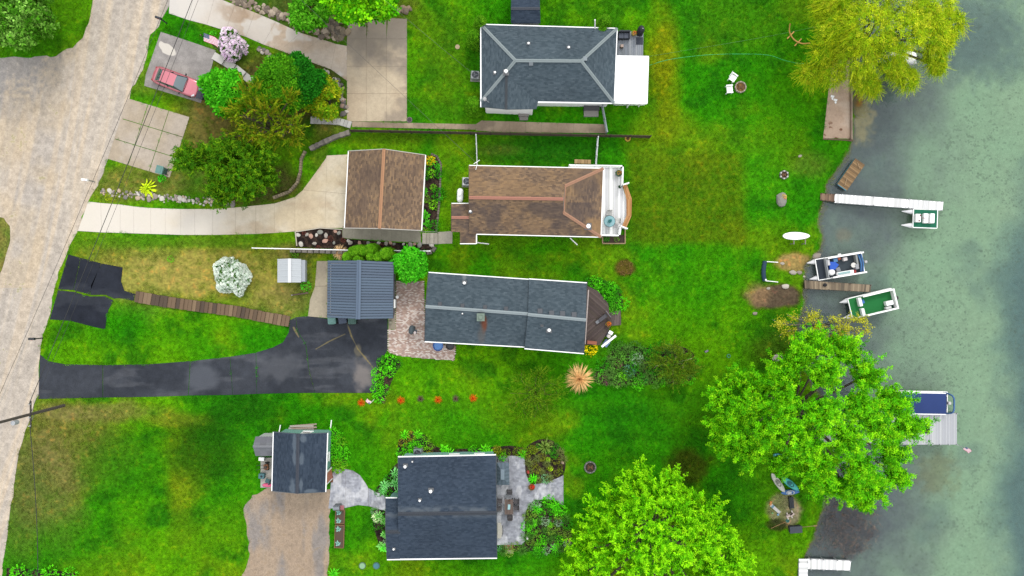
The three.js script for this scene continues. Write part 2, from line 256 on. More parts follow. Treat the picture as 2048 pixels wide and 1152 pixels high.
// ---------- roads, drives and paths ----------
{
  const ROAD = [[346, -60], [344, 0], [322, 40], [298, 78], [286, 140], [262, 182], [246, 235], [222, 305], [196, 372], [176, 404], [156, 462], [140, 490], [132, 512], [112, 566], [96, 640], [82, 690], [79, 790], [62, 828], [46, 880], [30, 960], [16, 1060], [4, 1152], [-4, 1300], [-330, 1300], [-330, 150], [-60, 128], [0, 116], [62, 116], [112, 113], [146, 96], [166, 76], [178, 46], [186, 0], [190, -60]];
  const poly = ragged(GP(ROAD), 0.5, 0.16, 2), b = bounds([poly.filter(([x]) => x > -62)]);
  const p0 = G(260, 0), p1 = G(20, 1000), dx = p1.x - p0.x, dz = p1.z - p0.z, L = Math.hypot(dx, dz), ux = dx / L, uz = dz / L;
  const map = worldMap([-62, b[1], b[2], b[3]], 24, (x, z) => {
    const s = (x - p0.x) * ux + (z - p0.z) * uz, bend = 1.6 * Math.sin(s * 0.055), t = -(x - p0.x) * uz + (z - p0.z) * ux + bend;     // along and across the road
    const n = fbm(x * 0.3, z * 0.3, 5, 4), f = fbm(x * 3, z * 3, 8, 3), e = hash(Math.floor(x * 22), Math.floor(z * 22), 4);
    let c = mix([214, 202, 188], [226, 212, 194], n);
    const worn = fbm(t * 1.7, s * 0.06, 12, 4);                                    // packed wheel tracks, looser gravel between
    c = mix(c, [234, 214, 188], ss(0.45, 0.7, worn) * 0.8); c = mix(c, [198, 188, 178], ss(0.5, 0.3, worn) * 0.4);
    const edge = ss(2.6, 3.6, -t) * ss(6.5, 4.6, -t) + ss(3, 4.2, t) * 0.2;
    c = mix(c, [176, 172, 170], edge * clamp(0.4 + f * 0.5));
    if (t > 4 && z < 0) { c = mix(c, [224, 200, 164], ss(0.4, 0.7, n) * 0.4); c = mix(c, [196, 190, 186], ss(1, 0.3, Math.hypot((x + 47) / 5, (z + 22) / 5) + (f - 0.5)) * 0.8); }
    if (n > 0.66 && f > 0.68 && t > 5) c = mix(c, [150, 150, 90], 0.35);
    return mul(c, 0.86 + 0.22 * f + 0.12 * (e - 0.5) + 0.06 * (vn(x * 8, z * 8, 3) - 0.5));
  });
  setting('gravel_road', sheetGeo(poly, 0.03, 0.1), groundMat(map, 1, 0.03));
  const verge = GP([[-20, 432], [8, 436], [20, 452], [21, 480], [12, 512], [4, 540], [-20, 580]]);
  setting('roadside_verge', sheetGeo(ragged(verge, 0.4, 0.1, 4), 0.045, 0.08), groundMat(worldMap(bounds([verge]), 24, (x, z) => mul(mix([92, 128, 40], [168, 140, 80], fbm(x, z, 3, 3)), 0.8 + 0.4 * vn(x * 9, z * 9, 2))), 1, 0.04));
  const yard = ragged(GP([[520, 985], [545, 960], [660, 978], [660, 1040], [657, 1100], [655, 1152], [655, 1300], [470, 1300], [484, 1150], [500, 1108], [494, 1060], [487, 1018], [505, 990]]), 0.4, 0.14, 6);
  setting('gravel_drive', sheetGeo(yard, 0.03, 0.1), groundMat(worldMap(bounds([yard]), 28, (x, z) => {
    const n = fbm(x * 0.35, z * 0.22, 15, 4), f = fbm(x * 3, z * 3, 18, 3), e = hash(Math.floor(x * 22), Math.floor(z * 22), 14);
    let c = mix([186, 164, 142], [204, 182, 158], n); c = mix(c, [160, 156, 156], ss(0.5, 0.75, fbm(x * 0.8, z * 0.25, 19, 3)) * 0.7); c = mix(c, [148, 128, 104], ss(0.6, 0.8, f) * 0.4);
    return mul(c, 0.84 + 0.22 * f + 0.14 * (e - 0.5));
  }), 1, 0.03));
}
const concrete = (s, a, b, c3) => (x, z) => {
  const n = fbm(x * 0.45, z * 0.45, s, 4), f = fbm(x * 3.1, z * 3.1, s + 5, 3), e = vn(x * 12, z * 12, s + 9);
  let c = mix(a, b, ss(0.3, 0.7, n)); if (c3) c = mix(c, c3, ss(0.58, 0.75, fbm(x * 0.3, z * 0.5, s + 2, 4)) * 0.7);
  return mul(c, 0.92 + 0.1 * f + 0.06 * e);
};
function slabs(name, rows, colour, rough = 0.85, gap = 0.012, up = 0.045, bump = 0.006, perM = 24) {   // rows: photo quads, one slab each
  const t = settingGroup(name), polys = rows.map(GP), map = worldMap(bounds(polys), perM, colour), mat = groundMat(map, rough, bump);
  if (gap < 0.03) setting('joint_filler', merge(polys.map((p) => sheetGeo(p, up - 0.02, 0.06))), M(150, 136, 116, 0.95), t);
  for (const p of polys) {
    const cx = p.reduce((s, q) => s + q[0], 0) / p.length, cz = p.reduce((s, q) => s + q[1], 0) / p.length;
    setting('slab', sheetGeo(p.map(([x, z]) => { const d = Math.hypot(x - cx, z - cz); return [x - (x - cx) / d * gap, z - (z - cz) / d * gap]; }), up, 0.1), mat, t);
  }
  return t;
}
const strip = (top, bot) => top.slice(0, -1).map((_, i) => [top[i], top[i + 1], bot[i + 1], bot[i]]);
{
  const pale = concrete(101, [240, 226, 200], [230, 212, 180], [212, 190, 160]);
  const bleached = (x, z) => { const v = fbm(x * 0.5, z * 0.5, 77, 4); return mix(pale(x, z), [246, 238, 226], ss(-22, -33, x + (v - 0.5) * 10) * 0.9); };
  // drive from the road to the brown garage
  slabs('concrete_driveway', [...strip([[177, 403], [202, 406], [241, 409], [268, 413], [302, 416], [331, 417], [362, 418], [390, 418], [426, 418], [471, 415], [512, 411], [549, 407], [590, 394]], [[156, 462], [204, 465], [241, 466], [268, 467], [302, 468], [331, 469], [362, 470], [390, 470], [426, 470], [471, 469], [512, 468], [549, 466], [590, 463]]),
    [[590, 394], [606, 380], [652, 384], [650, 456], [590, 463]], [[606, 380], [652, 317], [654, 311], [652, 384]], [[654, 311], [697, 309], [694, 388], [652, 384]], [[652, 384], [694, 388], [690, 456], [650, 456]]], bleached);
  // the top drive and its parking court
  const wet = concrete(121, [214, 200, 184], [204, 184, 162], [168, 140, 112]);
  const topD = (x, z) => { const c = wet(x, z), v = fbm(x * 0.4, z * 0.4, 88, 4); return mix(mix(c, [240, 234, 226], ss(-24, -31, x + (v - 0.5) * 6) * 0.9), [232, 226, 218], ss(0.56, 0.62, v) * 0.7); };
  slabs('concrete_driveway', strip([[340, -6], [390, -14], [430, -6], [470, 10], [510, 25], [552, 43], [602, 66], [642, 78], [672, 88], [694, 92]], [[338, 27], [376, 40], [414, 50], [452, 62], [492, 74], [526, 89], [560, 101], [592, 113], [662, 139], [694, 162]]), topD);
  const court = concrete(131, [218, 200, 172], [210, 190, 162], [166, 152, 136]);
  slabs('parking_court', [...[[36, 78], [78, 133], [133, 187.5], [187.5, 243]].flatMap(([y0, y1]) => [[694, 733], [733, 773], [773, 814]].map(([x0, x1]) => [[x0 + (y0 < 40 ? 3 : 0), y0], [x1, y0 + (x1 > 800 && y0 < 40 ? 2 : 0)], [x1, y1], [x0, y1]]))], (x, z) => mix(court(x, z), [138, 130, 122], ss(-20.5, -24, z + (fbm(x, z, 4, 3) - 0.5) * 4) * 0.7));
  slabs('concrete_walk', Array.from({ length: 12 }, (_, i) => { const x0 = 704 + i * 20.6, x1 = x0 + 20.6, y = (x) => 243.2 + (x - 704) * 0.022; return [[x0, y(x0)], [x1, y(x1)], [x1, y(x1) + 11], [x0, y(x0) + 11]]; }).concat([[[951, 249], [963, 241], [987, 242], [987, 264], [951, 261]], ...[987, 1019, 1051, 1083, 1115, 1147, 1179].map((x) => [[x, 242 + (x - 987) * 0.03], [x + 32, 243 + (x - 987) * 0.03], [x + 32, 265 + (x - 987) * 0.01], [x, 264 + (x - 987) * 0.01]])]), concrete(141, [196, 176, 150], [180, 160, 136], [150, 134, 116]));
  slabs('concrete_walk', [...Array.from({ length: 8 }, (_, i) => { const x0 = 685 + i * 19.6, x1 = x0 + 19.6; return [[x0, 452], [x1, 452], [x1, 478 + i * 1.2], [x0, 476 + i * 1.2]]; }), [[876, 464], [905, 462], [905, 487], [876, 488]]], concrete(151, [190, 184, 168], [176, 170, 152]));
  // weathered parking pad with weeds in its joints
  const q = (u, v) => [255 + u * 125 - v * 40, 196 + u * 38 + v * 122];
  slabs('parking_pad', [0, 1, 2].flatMap((i) => [0, 1, 2].map((j) => [[i, j], [i + 1, j], [i + 1, j + 1], [i, j + 1]].map(([a, b]) => q(a / 3, b / 3)))), concrete(161, [206, 192, 176], [196, 180, 158], [214, 204, 194]), 0.9, 0.04);
  // slab beside the metal garage
  slabs('concrete_pad', [[[634, 522], [656, 522], [655, 572], [630, 573]], [[630, 573], [655, 572], [655, 636], [616, 633], [620, 600]], [[777, 560], [790, 564], [791, 660], [777, 657]]], concrete(171, [196, 184, 160], [168, 158, 140], [206, 194, 160]), 0.9, 0.02);
  // asphalt
  const tar = (s, a, b, c3) => (x, z) => { const n = fbm(x * 0.35, z * 0.35, s, 4), f = fbm(x * 2.4, z * 2.4, s + 3, 3), e = hash(Math.floor(x * 26), Math.floor(z * 26), s); let c = mix(a, b, ss(0.3, 0.7, n)); c = mix(c, c3, ss(0.56, 0.72, fbm(x * 0.22, z * 0.9, s + 6, 4)) * 0.55); return mul(c, 0.88 + 0.2 * f + 0.12 * (e - 0.5)); };
  const CRACKS = [[694, 645, 703, 672], [703, 672, 716, 698], [716, 698, 736, 722], [736, 722, 752, 742], [632, 698, 660, 682], [660, 682, 690, 668], [588, 655, 598, 674]];
  const t1 = tar(201, [62, 66, 74], [74, 78, 86], [104, 106, 112]);
  const lotStain = (x, z) => { const px = x * FOCAL / CAM_H + 1024, py = z * FOCAL / CAM_H + 576, f = fbm(x * 1.2, z * 1.2, 9, 3); let c = t1(x, z);
    c = mix(c, [146, 138, 134], ss(1, 0.3, Math.hypot((px - 728) / 32, (py - 752) / 42) + (f - 0.5) * 0.9) * 0.85); c = mix(c, [150, 138, 110], ss(1, 0.5, Math.hypot((px - 716) / 10, (py - 700) / 18) + (f - 0.5) * 0.8) * 0.5);
    c = mix(c, [102, 106, 114], ss(1, 0.4, Math.hypot((px - 420) / 42, (py - 752) / 36) + (f - 0.5) * 0.5) * 0.8); for (const [a, b2, c2, d] of CRACKS) { const ux = c2 - a, uy = d - b2, q = clamp(((px - a) * ux + (py - b2) * uy) / (ux * ux + uy * uy)); const ds = Math.hypot(px - a - ux * q, py - b2 - uy * q) + (f - 0.5) * 3; if (ds < 2) c = mix(c, [158, 142, 96], 0.7 * ss(1.8, 0.4, ds)); } c = mix(c, [108, 110, 116], ss(1, 0.4, Math.hypot((px - 560) / 60, (py - 735) / 40) + (f - 0.5) * 0.7) * 0.6); return c; };
  slabs('asphalt_driveway', [[[80, 709], [96, 722], [130, 728], [206, 730], [206, 795], [77, 798]], [[206, 730], [300, 728], [381, 722], [377, 791], [206, 795]], [[381, 722], [460, 713], [466, 790], [377, 791]], [[460, 713], [512, 705], [514, 788], [466, 790]], [[512, 705], [545, 695], [566, 684], [578, 664], [580, 640], [592, 634], [594, 660], [612, 690], [618, 740], [630, 786], [514, 788]], [[592, 634], [616, 632], [655, 637], [776, 637], [776, 700], [756, 730], [752, 786], [630, 786], [618, 740], [612, 690], [594, 660]]].map((p) => p), lotStain, 0.9, 0.03, 0.045, 0.012, 28);
  const t2 = tar(211, [44, 48, 58], [54, 58, 68], [74, 78, 86]);
  slabs('asphalt_parking_pad', [[[137, 508], [162, 515], [147, 581], [116, 579]], [[162, 515], [203, 526], [179, 590], [147, 581]], [[203, 526], [246, 534], [243, 562], [250, 582], [272, 588], [268, 602], [240, 597], [229, 598], [211, 590], [180, 590], [182, 570]], [[116, 580], [147, 583], [180, 592], [211, 592], [228, 601], [218, 620], [211, 659], [190, 655], [140, 642], [99, 639]]], t2, 0.85, 0.05, 0.045, 0.012, 28);
  const t3 = tar(221, [174, 168, 164], [188, 182, 176], [200, 194, 188]);
  slabs('asphalt_parking_pad', [[[322, 64], [432, 101], [412, 180], [402, 206], [289, 172], [292, 150]]], (x, z) => { const px = (x - G(340, 100).x) * 21.3 + 340, py = (z - G(340, 100).z) * 21.3 + 100, f = fbm(x * 1.3, z * 1.3, 3, 3); return mix(t3(x, z), [236, 228, 216], ss(0.1, 0, Math.max(Math.hypot((px - 337) / 16, (py - 100) / 11 - (px - 337) / 26) - 0.95 + (f - 0.5) * 0.9, -1)) * 0.97); }, 0.92, 0, 0.045, 0.012, 28);
  // stamped patio and path round the house by the lake lawn
  const stamp = (x, z) => { const r = Math.floor(z / 0.16), q = Math.floor((x + (r & 1) * 0.3 + hash(r, 3) * 0.2) / 0.55), n = fbm(x * 0.9, z * 0.9, 231, 4), f = fbm(x * 4, z * 4, 233, 3); let c = mix([168, 170, 180], [198, 200, 208], hash(q, r, 8) * 0.7); c = mix(c, [226, 226, 230], ss(0.5, 0.66, fbm(x * 1.6, z * 0.7, 239, 4)) * 0.75); c = mix(c, [126, 126, 134], ss(0.6, 0.78, n) * 0.5); return mul(c, 0.86 + 0.3 * f); };
  slabs('stamped_patio', [[[992, 910], [1049, 912], [1051, 944], [1056, 958], [1062, 968], [1068, 970], [1068, 1000], [1056, 1012], [1050, 1030], [992, 1030]], [[992, 1030], [1050, 1030], [1050, 1082], [1044, 1089], [993, 1090]], [[1068, 968], [1090, 965], [1098, 962], [1098, 998], [1068, 1000]], [[1098, 962], [1112, 957], [1127, 950], [1127, 1012], [1115, 1003], [1098, 998]]], stamp, 0.8, 0.015, 0.045, 0.01, 36);
  slabs('stamped_path', [[[664, 938], [692, 938], [690, 1016], [657, 1017], [660, 990]], [[692, 938], [706, 941], [720, 950], [732, 967], [737, 976], [737, 1012], [716, 1010], [690, 1016]], [[737, 976], [752, 984], [775, 990], [775, 1022], [756, 1018], [737, 1012]]], stamp, 0.8, 0.015, 0.045, 0.01, 36);
  // sandy beach with its sea wall
  const beach = GP([[1664, 120], [1704, 120], [1705, 279], [1646, 277]]), sb = bounds([beach]), sandC = concrete(241, [220, 192, 168], [206, 178, 154], [232, 212, 192]);
  setting('beach_sand', sheetGeo(beach, 0.03, 0.1), groundMat(worldMap(sb, 28, (x, z) => { const f = fbm(x * 2, z * 2, 5, 3); return mix(sandC(x, z), [110, 72, 52], ss(0.66, 0.74, f) * ss(-17.5, -15, z) * 0.7); }), 1, 0.02));
}
// ---------- buildings ----------
const courseBump = tex(256, 256, (i, j) => { const v = j / 256 * 16, r = Math.floor(v), u = i / 256 * 8 + (r & 1) * 0.5, q = Math.floor(u), f = u - q; return 1 - (v - r) * 0.75 - (f < 0.04 || f > 0.97 ? 0.25 : 0) - 0.12 * hash(q % 8, r, 3); }, { data: true, size: [2.4, 2.24] });
const shingle = (a, b, c3, s) => (u, v) => { const r = Math.floor(v / 0.14), q = Math.floor((u + (r & 1) * 0.15 + hash(r, s) * 0.1) / 0.3); const h = hash(q, r, s), k = fbm(u * 0.35, v * 0.35, s, 3); let c = mix(a, b, h * 0.9 + 0.05); if (hash(q, r, s + 4) > 0.8) c = mix(c, c3, 0.35); return mul(c, 0.93 + 0.14 * k + 0.1 * (hash(Math.floor(u * 30), Math.floor(v * 30), s) - 0.5)); };
const lapBump = tex(8, 256, (i, j) => 1 - (j / 256 * 8 % 1), { data: true, size: [1, 1] });
const siding = (r, g, b) => new THREE.MeshStandardMaterial({ color: base(r, g, b), roughness: 0.6, bumpMap: lapBump, bumpScale: 0.012 });
const WHITE_SIDING = new THREE.MeshStandardMaterial({ color: new THREE.Color().setRGB(0.7, 0.71, 0.7), roughness: 0.6, bumpMap: lapBump, bumpScale: 0.012 });
const P3 = ([a, b, h]) => W(a, b, h);
function local(t, g) { return g.translate(-t.position.x, -t.position.y, -t.position.z); }
function planeOf(p) { let best = null, area = 0; for (let i = 1; i < p.length - 1; i++) { const n = p[i].clone().sub(p[0]).cross(p[i + 1].clone().sub(p[0])); if (n.length() > area) { area = n.length(); best = n; } } best.normalize(); if (best.y < 0) best.negate(); return { n: best, d: best.dot(p[0]) }; }
function polyGeo(p, n, up, flip, o, U, Vv, m) {        // one flat polygon with metre uv
  const f2 = p.map((q) => new THREE.Vector2(q.clone().sub(o).dot(U), q.clone().sub(o).dot(Vv))), tr = THREE.ShapeUtils.triangulateShape(f2, []), pos = [], nor = [], uv = [];
  for (const t of tr) {
    const c = p[t[1]].clone().sub(p[t[0]]).cross(p[t[2]].clone().sub(p[t[0]])), ord = (c.dot(n) > 0) !== flip ? t : [t[0], t[2], t[1]];
    for (const i of ord) { const q = p[i].clone().addScaledVector(n, up); pos.push(q.x, q.y, q.z); nor.push(n.x * (flip ? -1 : 1), n.y * (flip ? -1 : 1), n.z * (flip ? -1 : 1)); uv.push(f2[i].x - m[0], f2[i].y - m[1]); }
  }
  const g = new THREE.BufferGeometry(); g.setAttribute('position', new THREE.Float32BufferAttribute(pos, 3)); g.setAttribute('normal', new THREE.Float32BufferAttribute(nor, 3)); g.setAttribute('uv', new THREE.Float32BufferAttribute(uv, 2)); return g;
}
// slopes: [{ p: [[px, py, height]...], e: [i, j] the eave edge, stain }]; each is a slab 10 cm thick
function roof(t, slopes, look, opt = {}) {
  const faces = slopes.map((s) => ({ ...s, P: s.p.map(P3) })); faces.forEach((f) => Object.assign(f, planeOf(f.P)));
  const R = new THREE.Group(); R.name = 'roof'; t.add(R);
  faces.forEach((f, k) => {
    const U = f.P[f.e[1]].clone().sub(f.P[f.e[0]]).normalize(), Vv = f.n.clone().cross(U).normalize(); if (Vv.y < 0) Vv.negate();
    const o = f.P[f.e[0]], us = f.P.map((q) => q.clone().sub(o).dot(U)), vs = f.P.map((q) => q.clone().sub(o).dot(Vv)), m = [Math.min(...us), Math.min(...vs)], sx = Math.max(...us) - m[0], sy = Math.max(...vs) - m[1];
    const map = tex(Math.min(640, Math.ceil(sx * 34)), Math.min(640, Math.ceil(sy * 34)), null || ((i, j) => 0), { data: true }); const w = map.image.width, h = map.image.height;
    const q = V(0, 0, 0), mp = tex(w, h, (i, j) => {
      const u = (i + 0.5) / w * sx, v = (j + 0.5) / h * sy; let c = look(u + k * 31, v);
      if (f.stain) { q.copy(o).addScaledVector(U, u + m[0]).addScaledVector(Vv, v + m[1]); c = f.stain(q.x * FOCAL / (CAM_H - q.y) + 1024, q.z * FOCAL / (CAM_H - q.y) + 576, c, u, v); }
      return c;
    }, { clamp: true, size: [sx, sy] });
    const top = new THREE.MeshPhysicalMaterial({ map: mp, roughness: 0.93, specularIntensity: 0.3, bumpMap: courseBump, bumpScale: 0.012 });
    const slab = part(R, 'slope', local(t, polyGeo(f.P, f.n, 0, false, o, U, Vv, m)), top);
    const sides = [polyGeo(f.P, f.n, -0.1, true, o, U, Vv, m)];
    f.P.forEach((a, i) => { const b = f.P[(i + 1) % f.P.length], a2 = a.clone().addScaledVector(f.n, -0.1), b2 = b.clone().addScaledVector(f.n, -0.1), g = new THREE.BufferGeometry(); g.setAttribute('position', new THREE.Float32BufferAttribute([a, a2, b, b, a2, b2].flatMap((v) => [v.x, v.y, v.z]), 3)); g.setAttribute('uv', new THREE.Float32BufferAttribute(new Float32Array(12), 2)); g.computeVertexNormals(); sides.push(g); });
    part(slab, 'soffit', local(t, merge(sides)), opt.under || M(120, 118, 114, 0.8));
  });
  R.height = (x, z) => { let y = 1e9; for (const f of faces) y = Math.min(y, (f.d - f.n.x * x - f.n.z * z) / f.n.y); return y; };
  return R;
}
function caps(R, t, a, b, mat, wd = 0.3, step = 0.3) {                                     // ridge or hip shingles, lapped along the line a-b
  const A = P3(a), B = P3(b), L = A.distanceTo(B), n = Math.max(1, Math.round(L / step)), d = B.clone().sub(A).normalize(), side = V(0, 1, 0).cross(d).normalize(), g = [];
  for (let i = 0; i < n; i++) {
    const p = A.clone().addScaledVector(d, (i + 0.5) * L / n);
    for (const s of [-1, 1]) { const q = new THREE.BoxGeometry(L / n * 1.02, 0.022, wd / 2).toNonIndexed(), z = side.clone().multiplyScalar(-s).add(V(0, 0.38, 0)).normalize(), zz = z.clone().negate(), y = zz.clone().cross(d).normalize(); if (y.y < 0) y.negate(); q.applyMatrix4(new THREE.Matrix4().makeBasis(d, y, d.clone().cross(y))); q.translate(p.x + side.x * s * wd / 4, p.y + 0.012 + 0.005 * (i & 1), p.z + side.z * s * wd / 4); g.push(q); }
  }
  return part(R, 'ridge_cap', local(t, merge(g)), mat);
}
function fascia(t, edges, mat = WHITE, w = 0.13, h = 0.14, name = 'gutter') { for (const [a, b] of edges) part(t, name, local(t, bar(P3(a).add(V(0, -0.06, 0)), P3(b).add(V(0, -0.06, 0)), w, h)), mat); }
function insetPoly(p, d) {                             // p [[x, z]] any order
  let A = 0; p.forEach((a, i) => { const b = p[(i + 1) % p.length]; A += a[0] * b[1] - b[0] * a[1]; }); const s = A > 0 ? 1 : -1;
  return p.map((b, i) => { const a = p[(i + p.length - 1) % p.length], c = p[(i + 1) % p.length]; const n1 = [-(b[1] - a[1]), b[0] - a[0]], n2 = [-(c[1] - b[1]), c[0] - b[0]], l1 = Math.hypot(...n1), l2 = Math.hypot(...n2); const u = [n1[0] / l1 + n2[0] / l2, n1[1] / l1 + n2[1] / l2], k = d * 2 / (u[0] * u[0] + u[1] * u[1]); return [b[0] + s * u[0] * k, b[1] + s * u[1] * k]; });
}
function walls(t, poly, height, mat, y0, name = 'wall') {                                   // each side of the house a wall of its own
  poly.forEach((a, i) => {
    const b = poly[(i + 1) % poly.length], L = Math.hypot(b[0] - a[0], b[1] - a[1]), n = Math.max(2, Math.ceil(L / 0.5)), s = new THREE.Shape(); s.moveTo(0, 0); s.lineTo(L, 0);
    for (let k = n; k >= 0; k--) s.lineTo(L * k / n, Math.max(0.3, height(a[0] + (b[0] - a[0]) * k / n, a[1] + (b[1] - a[1]) * k / n) - 0.13 - y0));
    let g = new THREE.ExtrudeGeometry(s, { depth: 0.1, bevelEnabled: false }); g = metreUV(g.index ? g.toNonIndexed() : g); g.translate(0, 0, -0.05); g.rotateY(Math.atan2(-(b[1] - a[1]), b[0] - a[0])); g.translate(a[0], y0, a[1]); part(t, name, local(t, g), mat);
  });
}
const xz = (list) => list.map((p) => { const v = P3(p); return [v.x, v.z]; });
function windowOn(t, a, b, u, y, w, h, out, frameMat = WHITE) {                             // on the wall a->b ([x, z]), u along it, out = outward side
  const L = Math.hypot(b[0] - a[0], b[1] - a[1]), dx = (b[0] - a[0]) / L, dz = (b[1] - a[1]) / L, nx = -dz * out, nz = dx * out, ry = Math.atan2(-dz, dx), x = a[0] + dx * u - t.position.x, z = a[1] + dz * u - t.position.z;
  const f = part(t, 'window', merge([box(w, 0.09, 0.1, 0, 0, 0), box(w, 0.09, 0.1, 0, h - 0.09, 0), box(0.09, h - 0.18, 0.1, -w / 2 + 0.045, 0.09, 0), box(0.09, h - 0.18, 0.1, w / 2 - 0.045, 0.09, 0), box(w + 0.12, 0.05, 0.16, 0, -0.05, 0)]).rotateY(ry).translate(x + nx * 0.07, y, z + nz * 0.07), frameMat);
  part(f, 'pane', box(w - 0.18, h - 0.18, 0.03, 0, 0.09, 0).rotateY(ry).translate(x + nx * 0.075, y, z + nz * 0.075), GLASS); return f;
}
function onRoof(t, R, px, py, hGuess) { let v = W(px, py, hGuess); for (let k = 0; k < 5; k++) v = W(px, py, R.height(v.x, v.z)); return v.sub(t.position); }
function pipeVent(t, v, r = 0.06, h = 0.35, mat = WHITE, name = 'vent_pipe') { const p = part(t, name, merge([cyl(r, r, h, v.x, v.y - 0.05, v.z, 12), cyl(r * 1.6, r * 1.2, 0.05, v.x, v.y + h - 0.06, v.z, 12)]), mat); part(p, 'flashing', box(r * 5, 0.03, r * 5, v.x, v.y + 0.0, v.z), M(110, 112, 116, 0.6)); }
function boxVent(t, v, s = 0.4, mat = M(74, 78, 84, 0.6)) { part(t, 'roof_vent', merge([box(s, 0.16, s, v.x, v.y - 0.06, v.z, 0, 0.03), box(s * 1.25, 0.025, s * 1.25, v.x, v.y + 0.1, v.z, 0, 0.01)]), mat); }
function dish(t, v, turn) { const g = new THREE.SphereGeometry(0.4, 16, 6, 0, Math.PI * 2, 0, 0.6).scale(1, 0.6, 0.8).toNonIndexed(); g.translate(0, -0.24, 0); g.rotateZ(0.9); g.rotateY(turn); g.translate(v.x, v.y + 0.75, v.z); const d = part(t, 'antenna_dish', g, M(225, 225, 225, 0.5)); part(d, 'mast', merge([rod(v.clone(), v.clone().add(V(0, 0.7, 0)), 0.03), rod(v.clone().add(V(0, 0.65, 0)), v.clone().add(V(Math.cos(turn) * -0.5, 0.9, Math.sin(turn) * 0.5)), 0.02)]), M(180, 180, 182, 0.5)); }
function patch(px, py, cx, cy, rx, ry, f, soft = 0.4) { return ss(1 + soft, 1 - soft, Math.hypot((px - cx) / rx, (py - cy) / ry) + (f - 0.5) * 1.1); }
const charcoal = shingle([72, 86, 95], [92, 106, 115], [110, 123, 131], 11), slateBlue = shingle([54, 67, 83], [70, 83, 100], [82, 95, 111], 17), tan = shingle([156, 130, 104], [112, 94, 80], [188, 152, 110], 23);

// the hip-roofed house at the top
{
  const t = thing('hip_roof_house', 'white house with dark hip roof marked by pale hip lines', 'house', W(1095, 125, 0));
  const st = (px, py, c, u, v) => { const f = fbm(u * 1.3, v * 1.3, 5, 3); const d = Math.abs(py - 121); c = mix(c, [120, 134, 136], ss(12, 2, d + f * 10) * (px > 1030 && px < 1165 ? 0.55 : 0)); return c; };
  const A = [962, 49, 2.7], B = [1234, 57, 2.7], C = [1228, 206, 2.7], D = [962, 203, 2.7], r0 = [1031, 121, 4.4], r1 = [1163, 122, 4.4], g0 = [1013, 150, 3.8], g1 = [1012, 219, 3.8], gw = [962, 214, 2.72], ge = [1073, 218, 2.72], gv = [1076, 204, 2.72];
  const R = roof(t, [{ p: [A, B, r1, r0], e: [0, 1], stain: st }, { p: [B, C, r1], e: [0, 1] }, { p: [C, D, r0, r1], e: [0, 1], stain: st }, { p: [D, A, r0], e: [0, 1] }], charcoal);
  const R2 = roof(t, [{ p: [g0, gv, ge, g1], e: [1, 2] }, { p: [g1, gw, [962, 200, 2.72], g0], e: [1, 2] }], charcoal); R2.name = 'porch_roof';
  const pale = M(150, 162, 164, 0.85); caps(R, t, r0, r1, pale); for (const [a, b] of [[A, r0], [B, r1], [C, r1], [D, r0]]) caps(R, t, a, b, pale); caps(R2, t, g0, g1, M(66, 72, 78, 0.9), 0.24);
  fascia(t, [[A, B], [B, C], [C, gv], [gw, A]]);
  const w = insetPoly(xz([A, B, C, D]), 0.4); walls(t, w, R.height, WHITE_SIDING, 0);
  const w2 = insetPoly(xz([[968, 195, 2.7], [1068, 196, 2.7], [1068, 217, 2.7], [968, 213, 2.7]]), 0.12); walls(t, w2, R2.height, WHITE_SIDING, 0);
  windowOn(t, w2[2], w2[3], 3.0, 1.0, 1.2, 1.0, 1); windowOn(t, w[2], w[3], 3.2, 1.0, 1.4, 1.1, 1); windowOn(t, w[2], w[3], 6.0, 1.0, 1.4, 1.1, 1);
  for (const [x, y] of [[990, 146], [1057, 88], [1137, 96]]) pipeVent(t, onRoof(t, R, x, y, 3.5), 0.07, 0.3);
  pipeVent(t, onRoof(t, R, 1012, 145, 3.7), 0.11, 0.5, WHITE); boxVent(t, onRoof(t, R, 1170, 118, 4.2), 0.3, M(150, 160, 166)); boxVent(t, onRoof(t, R, 1062, 128, 4.2), 0.3, M(120, 128, 134));
  dish(t, W(971, 203, 2.75).sub(t.position), 2.4);
  part(t, 'vent_stack', rod(W(1190, 58, 2.7).sub(t.position), W(1190, 41, 4.6).sub(t.position).setZ(W(1190, 58, 2.7).z - t.position.z - 0.1), 0.06), WHITE);
  // steps and side porch
  const s = (x0, x1, y0, y1, h) => { const a = W(x0, y0, h), b = W(x1, y1, h); return box(b.x - a.x, h, b.z - a.z, (a.x + b.x) / 2 - t.position.x, 0, (a.z + b.z) / 2 - t.position.z); };
  const grey = M(150, 146, 140, 0.9); part(t, 'door_step', s(1037, 1058, 219, 232, 0.45), grey); part(t, 'door_step', s(1039, 1056, 232, 240, 0.22), grey);
  part(t, 'side_porch', s(1168, 1199, 205, 220, 0.5), M(84, 84, 88, 0.9)); part(t, 'door_step', s(1168, 1197, 220, 233, 0.25), M(158, 154, 148, 0.9));
}
